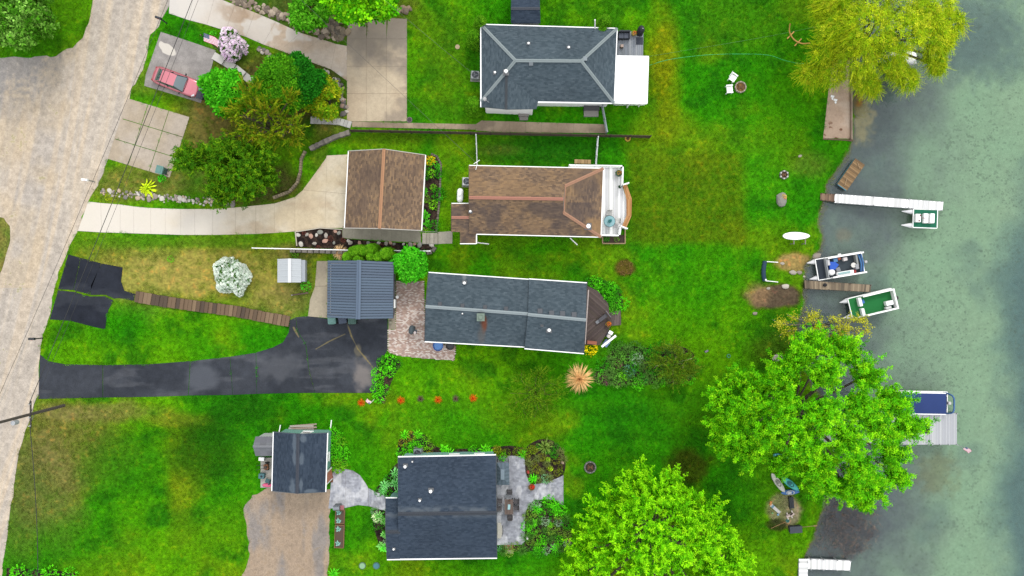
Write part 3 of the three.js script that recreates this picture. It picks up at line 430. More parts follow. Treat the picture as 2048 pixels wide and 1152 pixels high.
// white patio cover and grey deck beside it
{
  const t = thing('patio_cover', 'flat white patio roof on posts beside the hip roof house', 'patio cover', W(1262, 160, 0));
  const p = [[1231, 112, 2.5], [1297, 113, 2.4], [1294, 207, 2.4], [1229, 206, 2.5]].map(P3), tp = t.position;
  for (let i = 0; i < 6; i++) { const f = (k) => (a, b) => a.clone().lerp(b, k), a = f(i / 6)(p[0], p[3]), b = f(i / 6)(p[1], p[2]), c = f((i + 0.985) / 6)(p[1], p[2]), d = f((i + 0.985) / 6)(p[0], p[3]); part(t, 'roof_panel', extrude([a, b, c, d].map((v) => [v.x - tp.x, v.z - tp.z]), 0.07, 2.42, 0.01), WHITE); }
  fascia(t, [[[1297, 113, 2.42], [1294, 207, 2.42]], [[1231, 112, 2.45], [1297, 113, 2.42]], [[1294, 207, 2.42], [1229, 206, 2.45]]], WHITE, 0.1, 0.16, 'edge_beam');
  for (const [x, y] of [[1288, 120], [1286, 200], [1262, 202]]) { const v = W(x, y, 2.3).sub(tp); part(t, 'post', box(0.1, 2.35, 0.1, v.x, 0, v.z), WHITE); }
  const v = W(1262, 209, 1.2).sub(tp); part(t, 'side_screen', merge([box(3, 0.06, 0.05, v.x, 0.9, v.z - 0.25), box(3, 0.06, 0.05, v.x, 0.1, v.z - 0.25), ...[-1.4, -0.5, 0.5, 1.4].map((k) => box(0.05, 0.85, 0.05, v.x + k, 0.1, v.z - 0.25))]), WHITE);
}
function deckBoards(t, poly, dir, w, y, mats, thick = 0.035) {      // boards laid along dir over a polygon [[x, z]] in the thing's own metres, one part each
  const c = Math.cos(dir), s = Math.sin(dir), q = poly.map(([x, z]) => [x * c + z * s, -x * s + z * c]); let lo = 1e9, hi = -1e9; for (const p of q) { lo = Math.min(lo, p[1]); hi = Math.max(hi, p[1]); }
  let k = 0; for (let v = lo; v < hi - 0.02; v += w, k++) { const cp = clipCell(q, -99, 99, v, Math.min(hi, v + w - 0.012)); if (!cp) continue; part(t, 'board', extrude(cp.map(([a, b]) => [a * c - b * s, a * s + b * c]), thick, y - thick), mats[Math.floor(hash(k, 7, 3) * mats.length)]); }
}
{
  const t = thing('grey_deck', 'small grey board deck next to the white patio roof', 'deck', W(1262, 95, 0)), tp = t.position, pl = xz([[1235, 62, 0.4], [1287, 64, 0.4], [1286, 114, 0.4], [1234, 113, 0.4]]).map(([x, z]) => [x - tp.x, z - tp.z]);
  deckBoards(t, pl, Math.PI / 2, 0.2, 0.42, [M(158, 164, 172, 0.8), M(140, 146, 154, 0.8), M(170, 174, 180, 0.8), M(148, 154, 164, 0.8)]); part(t, 'deck_frame', extrude(insetPoly(pl, 0.04), 0.36, 0), M(110, 108, 104));
}
// brown-roofed house in the middle
{
  const t = thing('brown_roof_house', 'white house with brown shingle roof and white lakeside deck', 'house', W(1070, 400, 0)), tp = t.position;
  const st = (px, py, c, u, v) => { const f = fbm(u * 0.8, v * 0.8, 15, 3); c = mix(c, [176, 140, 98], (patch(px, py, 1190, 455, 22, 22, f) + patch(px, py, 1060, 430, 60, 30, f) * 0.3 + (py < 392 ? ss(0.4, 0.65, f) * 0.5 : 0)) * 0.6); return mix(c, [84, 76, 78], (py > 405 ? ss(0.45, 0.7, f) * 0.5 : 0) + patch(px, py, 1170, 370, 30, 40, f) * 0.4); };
  const A = [938, 331, 2.7], B = [1207, 337, 2.7], C = [1202, 474, 2.7], D = [953, 468, 2.7], D2 = [938, 467, 2.7], r0 = [938, 395, 4.2], r1 = [1127, 398, 4.2], h0 = [1130, 372, 3.6], h1 = [1127, 425, 3.66];
  const R = roof(t, [{ p: [A, B, h0, r1, r0], e: [0, 1], stain: st }, { p: [B, C, h1, h0], e: [0, 1], stain: st }, { p: [C, D, D2, r0, r1, h1], e: [0, 1], stain: st }], tan);
  const W2 = roof(t, [{ p: [[903, 407, 2.6], [940, 407, 2.6], [940, 435, 3.3], [903, 435, 3.3]], e: [0, 1], stain: st }, { p: [[903, 435, 3.3], [953, 435, 3.3], [953, 487, 2.2], [920, 487, 2.2], [920, 464, 2.68], [903, 464, 2.68]], e: [2, 3], stain: st }], tan); W2.name = 'entry_roof';
  const cp = M(186, 140, 112, 0.9), pk = M(190, 132, 112, 0.9); caps(R, t, r0, r1, pk); caps(R, t, B, h0, cp); caps(R, t, C, h1, cp); caps(R, t, h0, h1, cp, 0.2); caps(W2, t, [903, 435, 3.3], [940, 435, 3.3], pk, 0.26);
  part(R, 'gablet', local(t, polyGeo([h0, r1, h1].map(P3), V(1, 0, 0), 0, false, P3(h0), V(0, 0, 1), V(0, 1, 0), [0, 0])), M(180, 176, 168));
  fascia(t, [[A, B], [D, C], [B, C], [[903, 407, 2.6], [938, 407, 2.6]], [[920, 487, 2.2], [952, 487, 2.2]], [[953, 468, 2.6], [953, 487, 2.2]]], WHITE, 0.11); fascia(t, [[A, D2], [[903, 407, 2.6], [903, 464, 2.6]]], M(120, 96, 80), 0.08, 0.14, 'rake_board');
  const w = insetPoly(xz([A, B, C, D2]), 0.35); walls(t, w, R.height, WHITE_SIDING, 0); walls(t, insetPoly(xz([[905, 410, 2.6], [946, 410, 2.6], [946, 462, 2.6], [905, 462, 2.6]]), 0.2), W2.height, WHITE_SIDING, 0);
  windowOn(t, w[0], w[1], 4, 1, 1.3, 1, -1); windowOn(t, w[2], w[3], 3, 1, 1.3, 1.1, -1); windowOn(t, w[2], w[3], 8, 1, 1.3, 1.1, -1); windowOn(t, w[1], w[2], 2, 0.9, 1.8, 1.3, -1);
  pipeVent(t, onRoof(t, R, 1176, 453, 3), 0.13, 0.45, WHITE, 'chimney_pipe'); pipeVent(t, onRoof(t, R, 941, 423, 3.6), 0.07, 0.3);
  const m = W(954, 330, 2.8).sub(tp); part(t, 'service_mast', merge([rod(m, m.clone().add(V(0, 1.2, 0)), 0.035), rod(m.clone().add(V(-0.25, 1.1, 0.1)), m.clone().add(V(0.3, 1.1, -0.25)), 0.03), rod(m.clone().add(V(0.05, 0.5, 0)), m.clone().add(V(-0.1, 0.35, 0.5)), 0.03)]), WHITE);
  for (const [a, b] of [[[953, 485], [978, 488]], [[1140, 476], [1155, 490]]]) part(t, 'downspout', local(t, bar(G(...a, 0.06), G(...b, 0.06), 0.09, 0.08)), WHITE);
}
// white deck with a curved wooden bench
{
  const t = thing('white_deck', 'white lakeside deck with rails behind the brown roof house', 'deck', W(1226, 400, 0)), tp = t.position, h = 0.6, L = (list, k = h) => xz(list.map(([a, b]) => [a, b, k])).map(([x, z]) => [x - tp.x, z - tp.z]);
  const pl = L([[1198, 334], [1244, 336], [1244, 371], [1254, 400], [1254, 431], [1244, 455], [1241, 470], [1199, 470]]), wd = [WHITE, M(244, 244, 242, 0.6), M(250, 250, 252, 0.6)];
  deckBoards(t, pl, Math.PI / 2, 0.14, h, wd); part(t, 'deck_skirt', extrude(insetPoly(pl, 0.06), h - 0.05, 0), M(200, 200, 196));
  const rail = (a, b) => { const [p, q] = L([a, b], h + 0.9); const A = V(p[0], 0, p[1]), B = V(q[0], 0, q[1]), n = Math.max(2, Math.round(A.distanceTo(B) / 0.14)), g = part(t, 'railing', bar(A.clone().setY(h + 0.92), B.clone().setY(h + 0.92), 0.12, 0.05), WHITE), bs = []; for (let i = 0; i <= n; i++) { const v = A.clone().lerp(B, i / n); bs.push(box(i % n ? 0.035 : 0.11, i % n ? 0.85 : 1.02, i % n ? 0.035 : 0.11, v.x, h, v.z)); } part(g, 'bottom_rail', bar(A.clone().setY(h + 0.1), B.clone().setY(h + 0.1), 0.05, 0.05), WHITE); const bl = part(g, 'balusters', merge(bs), WHITE); bl.userData.kind = 'stuff'; };
  rail([1139, 330], [1246, 332]); rail([1246, 332], [1245, 370]); rail([1244, 370], [1257, 366]); rail([1242, 452], [1254, 457]); rail([1240, 455], [1239, 471]); rail([1239, 471], [1203, 470]);
  part(t, 'side_walk', extrude(L([[1139, 331], [1200, 333], [1200, 338], [1139, 337]]), 0.05, h - 0.06), WHITE);
  const bench = thing('curved_bench', 'cedar bench curving along the white deck edge', 'bench', W(1258, 413, 0)), bp = bench.position;
  const inn = [[1246, 371], [1253, 399], [1253, 431], [1244, 452]], out = [[1254, 369], [1264, 398], [1263, 432], [1253, 455]], cedar = [M(206, 146, 84, 0.7), M(190, 128, 70, 0.7), M(214, 156, 96, 0.7)];
  for (let k = 0; k < 4; k++) for (let s = 0; s < 3; s++) { const f = (i, u) => { const a = inn[i], b = out[i]; return [a[0] + (b[0] - a[0]) * u, a[1] + (b[1] - a[1]) * u]; }; const u0 = k / 4 + 0.01, u1 = (k + 1) / 4 - 0.02; part(bench, 'slat', extrude(xz([f(s, u0), f(s + 1, u0), f(s + 1, u1), f(s, u1)].map(([a, b]) => [a, b, 1.05])).map(([x, z]) => [x - bp.x, z - bp.z]), 0.045, 1.0), cedar[(k + s) % 3]); }
  for (const [i, u] of [[0, 0.5], [1, 0.5], [2, 0.5], [3, 0.4]]) { const p = W(inn[i][0] + (out[i][0] - inn[i][0]) * u, inn[i][1] + (out[i][1] - inn[i][1]) * u, 1.0).sub(bp); part(bench, 'leg', box(0.12, 1.0, 0.12, p.x, 0, p.z), cedar[1]); }
}
// brown-roofed garage
{
  const t = thing('brown_roof_garage', 'detached garage with brown shingle roof above the concrete drive', 'garage', W(771, 380, 0));
  const st = (px, py, c, u, v) => { const f = fbm(u * 0.6, v * 0.6, 35, 3); return mix(c, [104, 88, 80], ss(0.45, 0.7, f) * (px < 764 ? 0.45 : 0.2)); };
  const A = [697, 302, 2.5], B = [851, 310, 2.5], C = [843, 461, 2.5], D = [689, 456, 2.5], r0 = [768, 298, 3.8], r1 = [759, 457, 3.8];
  const R = roof(t, [{ p: [A, r0, r1, D], e: [3, 0], stain: st }, { p: [r0, B, C, r1], e: [1, 2], stain: st }], tan); caps(R, t, r0, r1, M(196, 146, 108, 0.9));
  fascia(t, [[A, D], [B, C]], WHITE, 0.1); fascia(t, [[A, r0], [r0, B], [D, r1], [r1, C]], M(214, 208, 200), 0.06, 0.16, 'rake_board');
  const w = insetPoly(xz([A, B, C, D]), 0.28); walls(t, w, R.height, WHITE_SIDING, 0); windowOn(t, w[2], w[3], 3, 1.1, 1, 0.8, -1);
  const a = w[3], b = w[0], L = Math.hypot(b[0] - a[0], b[1] - a[1]), ry = Math.atan2(-(b[1] - a[1]), b[0] - a[0]); const d = part(t, 'garage_door', local(t, box(4.6, 2.05, 0.06, 0, 0.02, 0).rotateY(ry).translate((a[0] + b[0]) / 2 - 0.08, 0, (a[1] + b[1]) / 2)), WHITE);
}
// long charcoal house above the driveway, in two parts
{
  const t = thing('long_charcoal_house', 'long low house with charcoal roof and rust streaked chimney', 'house', W(1012, 625, 0)), tp = t.position;
  const st = (px, py, c, u, v) => { const f = fbm(u * 1.6, v * 0.8, 45, 3); c = mix(c, [128, 74, 54], patch(px, py, 969, 650, 6, 16, f, 0.5) * 0.9); c = mix(c, [112, 104, 98], patch(px, py, 964, 668, 8, 16, f, 0.5) * 0.5); c = mix(c, [138, 144, 148], patch(px, py, 929, 554, 4, 7, f, 0.5) * 0.8); return c; };
  const A = [857, 545, 2.7], B = [1060, 559, 2.7], C = [1051, 694, 2.7], D = [849, 683, 2.7], r0 = [851, 613, 3.9], r1 = [1058, 628, 3.9];
  const R = roof(t, [{ p: [A, B, r1, r0], e: [0, 1], stain: st }, { p: [r0, r1, C, D], e: [2, 3], stain: st }], charcoal);
  const A2 = [1058, 558, 2.9], B2 = [1174, 566, 2.9], C2 = [1168, 707, 2.9], D2 = [1049, 697, 2.9], s0 = [1056, 629, 4.12], s1 = [1172, 640, 4.12];
  const R2 = roof(t, [{ p: [A2, B2, s1, s0], e: [0, 1], stain: st }, { p: [s0, s1, C2, D2], e: [2, 3], stain: st }], charcoal); R2.name = 'rear_roof';
  const pale = M(160, 172, 176, 0.85); caps(R, t, r0, r1, pale); caps(R2, t, s0, s1, pale); fascia(t, [[A, B], [D, C], [A2, B2], [D2, C2]], WHITE, 0.12); fascia(t, [[A, r0], [r0, D], [B2, s1], [s1, C2]], M(70, 70, 74), 0.06, 0.14, 'rake_board');
  const w = insetPoly(xz([A, B, C, D]), 0.3), w2 = insetPoly(xz([A2, B2, C2, D2]), 0.35), grey = siding(196, 194, 190); walls(t, w, R.height, grey, 0); walls(t, w2, R2.height, grey, 0);
  windowOn(t, w[0], w[1], 3, 1, 1.2, 1, -1); windowOn(t, w[2], w[3], 4, 1, 1.2, 1, -1); windowOn(t, w2[1], w2[2], 3, 0.3, 2.2, 2, -1);
  const ch = onRoof(t, R, 962, 634, 3.7), c1 = part(t, 'chimney', box(0.62, 1.0, 0.62, ch.x, ch.y - 0.45, ch.z, 0, 0.02), M(150, 128, 96, 0.9)); part(c1, 'chimney_cap', merge([box(0.72, 0.07, 0.72, ch.x, ch.y + 0.55, ch.z, 0, 0.02), cyl(0.17, 0.17, 0.18, ch.x, ch.y + 0.62, ch.z)]), M(132, 150, 136, 0.8));
  for (const [x, y] of [[880, 608], [925, 611], [970, 614], [1012, 617]]) boxVent(t, onRoof(t, R, x, y, 3.8), 0.28); for (const [x, y] of [[1080, 622], [1103, 626], [1125, 627], [1148, 629]]) boxVent(t, onRoof(t, R2, x, y, 4), 0.36, M(96, 100, 106));
  pipeVent(t, onRoof(t, R, 929, 566, 3), 0.09, 0.3); pipeVent(t, onRoof(t, R, 925, 627, 3.8), 0.04, 0.2); pipeVent(t, onRoof(t, R2, 1098, 660, 3.6), 0.1, 0.3); pipeVent(t, onRoof(t, R2, 1084, 651, 3.7), 0.05, 0.2, M(90, 92, 96));
}
// metal-roofed garage: panels one by one
{
  const t = thing('metal_roof_garage', 'garage with blue grey ribbed metal roof beside brick patio', 'garage', W(720, 578, 0)), tp = t.position, mt = [M(86, 106, 128, 0.5, 0.1), M(83, 102, 124, 0.5, 0.1), M(89, 110, 132, 0.5, 0.1)];
  const A = P3([656, 521, 2.6]), B = P3([787, 524, 2.6]), C = P3([786, 637, 2.6]), D = P3([655, 635, 2.6]), r0 = P3([718, 521, 3.3]), r1 = P3([716, 638, 3.3]), n = 7;
  const R = new THREE.Group(); R.name = 'roof'; t.add(R);
  for (const [e0, e1] of [[A, D], [B, C]]) for (let k = 0; k < n; k++) {
    const a = e0.clone().lerp(e1, k / n), b = e0.clone().lerp(e1, (k + 0.998) / n), c = r0.clone().lerp(r1, (k + 0.998) / n), d = r0.clone().lerp(r1, k / n), gs = [];
    const gd = new THREE.BufferGeometry(), q = [a, b, c, a, c, d]; gd.setAttribute('position', new THREE.Float32BufferAttribute(q.flatMap((v) => [v.x, v.y, v.z]), 3)); gd.setAttribute('uv', new THREE.Float32BufferAttribute(new Float32Array(12), 2)); gd.computeVertexNormals(); if (gd.attributes.normal.getY(0) < 0) { gd.setAttribute('position', new THREE.Float32BufferAttribute([a, c, b, a, d, c].flatMap((v) => [v.x, v.y, v.z]), 3)); gd.computeVertexNormals(); }
    gs.push(gd); for (let i = 0; i < 3; i++) { const f = (i + 0.5) / 3; gs.push(bar(a.clone().lerp(b, f).add(V(0, 0.05, 0)), d.clone().lerp(c, f).add(V(0, 0.05, 0)), 0.17, 0.1)); } part(R, 'roof_panel', local(t, merge(gs)), mt[k % 3]);
  }
  caps(R, t, [718, 521, 3.44], [716, 638, 3.44], M(98, 118, 142, 0.45, 0.15), 0.44, 3);
  fascia(t, [[[656, 521, 2.56], [655, 635, 2.56]], [[787, 524, 2.56], [786, 637, 2.56]]], M(60, 70, 84, 0.6), 0.07, 0.14, 'edge_trim');
  const w = insetPoly(xz([[656, 521, 2.6], [787, 524, 2.6], [786, 637, 2.6], [655, 635, 2.6]]), 0.3), hgt = (x, z) => 2.6 + 0.7 * (1 - Math.abs(x - tp.x + 0.1) / 3.2); walls(t, w, hgt, siding(150, 150, 150), 0);
  const a = w[2], b = w[3]; part(t, 'garage_door', local(t, box(4.4, 2.1, 0.06, (a[0] + b[0]) / 2, 0.02, a[1] + 0.07)), WHITE);
}
// small white metal shed
{
  const t = thing('white_metal_shed', 'little white ribbed metal shed on the straw coloured bank', 'shed', G(584, 541)), y = t.position.y, e = y + 1.7, r = y + 2.15;
  const R = new THREE.Group(); R.name = 'roof'; t.add(R);
  const quads = [[[555, 518], [579, 517], [579, 565], [555, 565], e, r], [[602, 518], [579, 517], [579, 565], [602, 565], e, r]];
  for (const [a, b, c, d, h0, h1] of quads) for (let k = 0; k < 4; k++) { const A = P3([...a, h0]), B = P3([...b, h1]), C = P3([...c, h1]), D = P3([...d, h0]), p = [A.clone().lerp(D, k / 4), B.clone().lerp(C, k / 4), B.clone().lerp(C, (k + 0.99) / 4), A.clone().lerp(D, (k + 0.99) / 4)]; const gs = [bar(p[0].clone().lerp(p[3], 0.5), p[1].clone().lerp(p[2], 0.5), p[0].distanceTo(p[3]), 0.02)]; for (const f of [0.2, 0.6]) gs.push(bar(p[0].clone().lerp(p[3], f).add(V(0, 0.02, 0)), p[1].clone().lerp(p[2], f).add(V(0, 0.02, 0)), 0.05, 0.03)); part(R, 'roof_panel', local(t, merge(gs)), M(214, 220, 224, 0.5, 0.1)); }
  part(R, 'ridge_cap', local(t, bar(P3([579, 517, r + 0.03]), P3([579, 565, r + 0.03]), 0.3, 0.03)), M(245, 246, 248, 0.5));
  part(t, 'rear_roof', local(t, bar(P3([606, 520, e - 0.1]), P3([606, 563, e - 0.1]), 0.42, 0.03)), M(176, 182, 190, 0.5));
  walls(t, insetPoly(xz([[556, 519, e], [603, 519, e], [603, 564, e], [556, 564, e]]), 0.06), () => e + 0.1, M(200, 206, 212, 0.5), y - 0.3);
}
// teal garage with the patched charcoal roof
{
  const t = thing('teal_garage', 'teal sided garage with dark roof showing pale worn streaks', 'garage', W(601, 922, 0));
  const st = (px, py, c, u, v) => { const f = fbm(u * 2, v * 1, 55, 3); const k = patch(px, py, 589, 888, 4, 22, f) + patch(px, py, 589, 915, 4, 14, f) + patch(px, py, 606, 877, 6, 9, f) + patch(px, py, 603, 920, 5, 12, f) + patch(px, py, 585, 975, 6, 14, f) + patch(px, py, 602, 970, 4, 16, f) + patch(px, py, 620, 982, 14, 4, f); return mix(c, [116, 128, 140], clamp(k) * 0.75); };
  const A = [547, 864, 2.6], B = [655, 866, 2.6], C = [651, 984, 2.6], D = [544, 982, 2.6], r0 = [596, 868, 3.9], r1 = [594, 987, 3.9], teal = siding(140, 196, 184);
  const R = roof(t, [{ p: [A, r0, r1, D], e: [3, 0], stain: st }, { p: [r0, B, C, r1], e: [1, 2], stain: st }], slateBlue); caps(R, t, r0, r1, M(66, 72, 84, 0.9), 0.3);
  fascia(t, [[A, D], [B, C]], WHITE, 0.12); fascia(t, [[A, r0], [r0, B], [D, r1], [r1, C]], M(90, 100, 110), 0.05, 0.12, 'rake_board');
  const w = insetPoly(xz([A, B, C, D]), 0.3); walls(t, w, R.height, teal, 0); windowOn(t, w[0], w[1], 2.5, 1.1, 0.9, 0.9, -1); windowOn(t, w[1], w[2], 2.3, 1.0, 0.8, 1.0, -1);
  const b = w[1], c = w[2]; const d = part(t, 'door', local(t, merge([box(0.08, 2.05, 0.95, b[0] + 0.07, 0.02, b[1] + 4.1)])), M(214, 130, 100, 0.6)); part(d, 'door_frame', local(t, merge([box(0.1, 2.15, 0.09, b[0] + 0.07, 0, b[1] + 3.55), box(0.1, 2.15, 0.09, b[0] + 0.07, 0, b[1] + 4.65), box(0.1, 0.09, 1.2, b[0] + 0.07, 2.15, b[1] + 4.1)])), WHITE);
  const dsp = (p, q) => part(t, 'downspout', local(t, bar(P3(p), P3(q), 0.09, 0.09)), WHITE); dsp([660, 868, 0.1], [663, 840, 0.1]); dsp([558, 866, 0.1], [561, 850, 0.1]);
  const s = thing('grey_lean_to_shed', 'low grey shed against west side of the teal garage', 'shed', W(527, 892, 0)); const g2 = (u, v) => mul([132, 134, 140], 0.92 + 0.1 * hash(Math.floor(u / 0.6), Math.floor(v / 0.6), 3));
  const S = roof(s, [{ p: [[511, 873, 1.9], [548, 873, 1.9], [548, 893, 2.4], [506, 893, 2.4]], e: [0, 1] }, { p: [[506, 893, 2.4], [548, 893, 2.4], [548, 912, 1.9], [511, 912, 1.9]], e: [2, 3] }], g2); caps(S, s, [506, 893, 2.42], [546, 893, 2.42], M(140, 142, 148), 0.2); walls(s, insetPoly(xz([[512, 873, 1.9], [544, 873, 1.9], [544, 911, 1.9], [512, 911, 1.9]]), 0.12), S.height, M(226, 228, 230, 0.6), 0);
}
// charcoal house by the stamped patio
{
  const t = thing('teal_charcoal_house', 'teal house with wide charcoal roof west of stamped patio', 'house', W(890, 1015, 0));
  const st = (px, py, c, u, v) => { const f = fbm(u * 0.9, v * 1.8, 65, 3); return mix(c, [112, 120, 128], (ss(17, 4, Math.abs(py - 1024)) * ss(0.3, 0.6, f) * 0.75) + (px < 800 ? ss(9, 2, Math.abs(py - 1064)) * 0.5 * f : 0)); };
  const A = [796, 914, 2.7], B = [992, 910, 2.7], C = [994, 1116, 2.7], D = [798, 1118, 2.7], r0 = [796, 1028, 4.3], r1 = [993, 1026, 4.3];
  const R = roof(t, [{ p: [A, B, r1, r0], e: [0, 1], stain: st }, { p: [r0, r1, C, D], e: [2, 3], stain: st }], slateBlue);
  const q = [[771, 996, 2.5], [800, 996, 2.5], [800, 1064, 3.64], [771, 1064, 3.64], [774, 1119, 2.7], [800, 1118.5, 2.7]], R2 = roof(t, [{ p: [q[0], q[1], q[2], q[3]], e: [0, 1], stain: st }, { p: [q[3], q[2], q[5], q[4]], e: [2, 3], stain: st }], slateBlue); R2.name = 'entry_roof';
  const cp = M(62, 68, 78, 0.9); caps(R, t, r0, r1, cp, 0.34); caps(R2, t, q[3], q[2], cp, 0.3);
  fascia(t, [[A, B], [q[4], C]], WHITE, 0.13); fascia(t, [[q[0], [794, 996, 2.5]]], WHITE, 0.1); fascia(t, [[B, r1], [r1, C], [A, [796, 990, 3.77]], [q[0], q[3]], [q[3], q[4]]], M(70, 76, 84), 0.05, 0.12, 'rake_board');
  const teal = siding(150, 200, 194), w = insetPoly(xz([A, B, C, D]), 0.32); walls(t, w, R.height, teal, 0); walls(t, insetPoly(xz([[774, 999, 2.5], [806, 999, 2.5], [806, 1112, 2.5], [776, 1112, 2.5]]), 0.12), R2.height, teal, 0);
  windowOn(t, w[0], w[1], 4.8, 1.1, 0.9, 1.0, -1); windowOn(t, w[0], w[1], 7.2, 1.1, 0.9, 1.0, -1); windowOn(t, w[1], w[2], 5, 0.3, 1.8, 2.0, -1);
  for (const [x, y, r, h] of [[811, 932, 0.09, 0.4], [862, 981, 0.1, 0.4], [840, 1000, 0.07, 0.3], [788, 1097, 0.06, 0.3], [825, 923, 0.04, 0.2]]) { const v = onRoof(t, x < 795 ? R2 : R, x, y, 3); pipeVent(t, v, r, h, WHITE); }
}
// shed cut by the top of the frame
{
  const t = thing('charcoal_shed', 'small charcoal roofed shed at the frame top above hip house', 'shed', W(1051, 8, 0));
  const R = roof(t, [{ p: [[1023, -32, 2.2], [1079, -32, 2.2], [1080, 17, 3], [1022, 17, 3]], e: [0, 1] }, { p: [[1022, 17, 3], [1080, 17, 3], [1081, 47, 2.2], [1022, 47, 2.2]], e: [2, 3] }], slateBlue); caps(R, t, [1022, 17, 3], [1080, 17, 3], M(66, 72, 84), 0.26); walls(t, insetPoly(xz([[1023, -30, 2.2], [1079, -30, 2.2], [1080, 46, 2.2], [1023, 46, 2.2]]), 0.15), R.height, siding(150, 150, 150), 0);
}
// ---------- plants ----------
const FOL = 1.75, LEAF = new THREE.MeshPhysicalMaterial({ color: 0xffffff, roughness: 0.9, specularIntensity: 0.1, transmission: 0.2, thickness: 0, side: THREE.DoubleSide, vertexColors: true });
const BARK = M(104, 92, 78, 0.95), TWIG = M(150, 136, 112, 0.9);
const dirRand = (r) => { const z = r() * 2 - 1, a = r() * 6.2832, s = Math.sqrt(1 - z * z); return V(s * Math.cos(a), z, s * Math.sin(a)); };
function leaves(list, tone) {                          // list of [base, tip, half-width vector] -> one geometry of folded leaves
  const pos = [], col = [];
  list.forEach(([a, b, w], i) => {
    const m = a.clone().lerp(b, 0.5), l = m.clone().add(w), r = m.clone().sub(w), k = tone ? tone(i) : 1;
    for (const p of [a, l, b, a, b, r]) { pos.push(p.x, p.y, p.z); col.push(k, k, k); }
  });
  const g = new THREE.BufferGeometry(); g.setAttribute('position', new THREE.Float32BufferAttribute(pos, 3)); g.setAttribute('color', new THREE.Float32BufferAttribute(col, 3)); g.setAttribute('uv', new THREE.Float32BufferAttribute(new Float32Array(pos.length / 3 * 2), 2)); g.computeVertexNormals(); return g;
}
function clump(n, rad, len, wid, seed, flat = 0.5) {
  const r = rng(seed), L = [];
  for (let i = 0; i < n; i++) { const c = dirRand(r).multiplyScalar(rad * Math.cbrt(r())), d = dirRand(r); d.y = d.y * flat + 0.1; d.normalize(); const w = d.clone().cross(V(r() - 0.5, 1, r() - 0.5)).normalize().multiplyScalar(wid * (0.7 + 0.6 * r())); L.push([c, c.clone().addScaledVector(d, len * (0.7 + 0.6 * r())), w]); }
  const tn = L.map(() => 0.6 + 0.7 * r()); return leaves(L, (i) => tn[i]);
}
function spray(n, length, len, wid, seed, droop = 0, spread = 0.7) {   // leaves along a shoot that points to +x
  const r = rng(seed), L = [];
  for (let i = 0; i < n; i++) { const t = (i + r()) / n, c = V(t * length, -droop * t * t * length + (r() - 0.5) * 0.06, (r() - 0.5) * 0.06), a = (r() - 0.5) * 2 * Math.PI, d = V(0.8, spread * Math.sin(a) * 0.7 - droop * t, spread * Math.cos(a)).normalize(), k = 1 - 0.45 * t; const w = d.clone().cross(V(r() - 0.5, 1, r() - 0.5)).normalize().multiplyScalar(wid * k); L.push([c, c.clone().addScaledVector(d, len * k * (0.7 + 0.6 * r())), w]); }
  const tn = L.map(() => 0.62 + 0.66 * r()); return leaves(L, (i) => tn[i]);
}
const CL = { maple: clump(24, 0.42, 0.21, 0.072, 1), small: clump(18, 0.3, 0.2, 0.065, 2), fine: clump(22, 0.2, 0.11, 0.035, 3), tiny: clump(20, 0.11, 0.07, 0.022, 4), sparse: clump(7, 0.3, 0.17, 0.06, 5) };
const SP = { shoot: spray(20, 0.75, 0.26, 0.085, 11, 0, 0.8), willow: spray(34, 1.5, 0.24, 0.022, 12, 0.35, 0.5), cedar: spray(30, 0.9, 0.24, 0.05, 13, 0.15, 0.6), twig: spray(16, 0.9, 0.14, 0.035, 14, 0.1, 0.7), reed: spray(6, 0.6, 0.3, 0.012, 15, 0.2, 0.3) };
const tmpO = new THREE.Object3D(), tmpC = new THREE.Color();
function crown(t, name, places, geo, pal, seed, mat = LEAF) {           // places: [position, scale, direction?]
  const r = rng(seed), m = new THREE.InstancedMesh(geo, mat, places.length); m.name = name; m.userData.kind = 'stuff';
  const cols = pal.map((c) => base(...c));
  places.forEach(([p, s, d], i) => {
    tmpO.position.copy(p); tmpO.scale.setScalar(s);
    if (d) { tmpO.quaternion.setFromUnitVectors(V(1, 0, 0), d); tmpO.rotateX(r() * 6.28); } else tmpO.rotation.set((r() - 0.5) * 0.9, r() * 6.28, (r() - 0.5) * 0.9);
    tmpO.updateMatrix(); m.setMatrixAt(i, tmpO.matrix);
    const u = r() * cols.length, a = cols[Math.floor(u)], b = cols[Math.floor(r() * cols.length)]; tmpC.copy(a).lerp(b, r() * 0.5).multiplyScalar(FOL * (0.8 + 0.4 * r())); m.setColorAt(i, tmpC);
  });
  shade(m); t.add(m); return m;
}
function trunkAndLimbs(t, ends, forkY, r0, mat = BARK, lean = V(0, 0, 0)) {
  part(t, 'trunk', tube([V(0, -0.2, 0), V(lean.x * 0.4, forkY * 0.5, lean.z * 0.4), V(lean.x, forkY, lean.z)], r0, 10, 8), mat);
  for (const e of ends) { const L = e.distanceTo(V(lean.x, forkY, lean.z)), g = tube([V(lean.x, forkY - 0.25, lean.z), V(lean.x, forkY, lean.z).lerp(e, 0.5).add(V(0, L * 0.08, 0)), e], r0 * 0.36, 6, 6); part(t, 'limb', g, mat); }
}
function pxLobes(list, o) { const c = W(...o); return list.map(([x, y, h, s]) => ({ c: W(x, y, h).sub(c), s })); }
function lobes(n, R, seed, low = -0.15, fill = [0.5, 0.78], size = [0.26, 0.4]) { const r = rng(seed), out = []; for (let k = 0; out.length < n && k < 500; k++) { const d = dirRand(r); if (d.y < low) continue; const f = fill[0] + (fill[1] - fill[0]) * r(), c = V(d.x * R.x * f, d.y * R.y * f, d.z * R.z * f), s = (size[0] + (size[1] - size[0]) * r()) * Math.min(R.x, R.z); if (out.some((o) => o.c.distanceTo(c) < (o.s + s) * 0.5)) continue; out.push({ c, s }); } return out; }
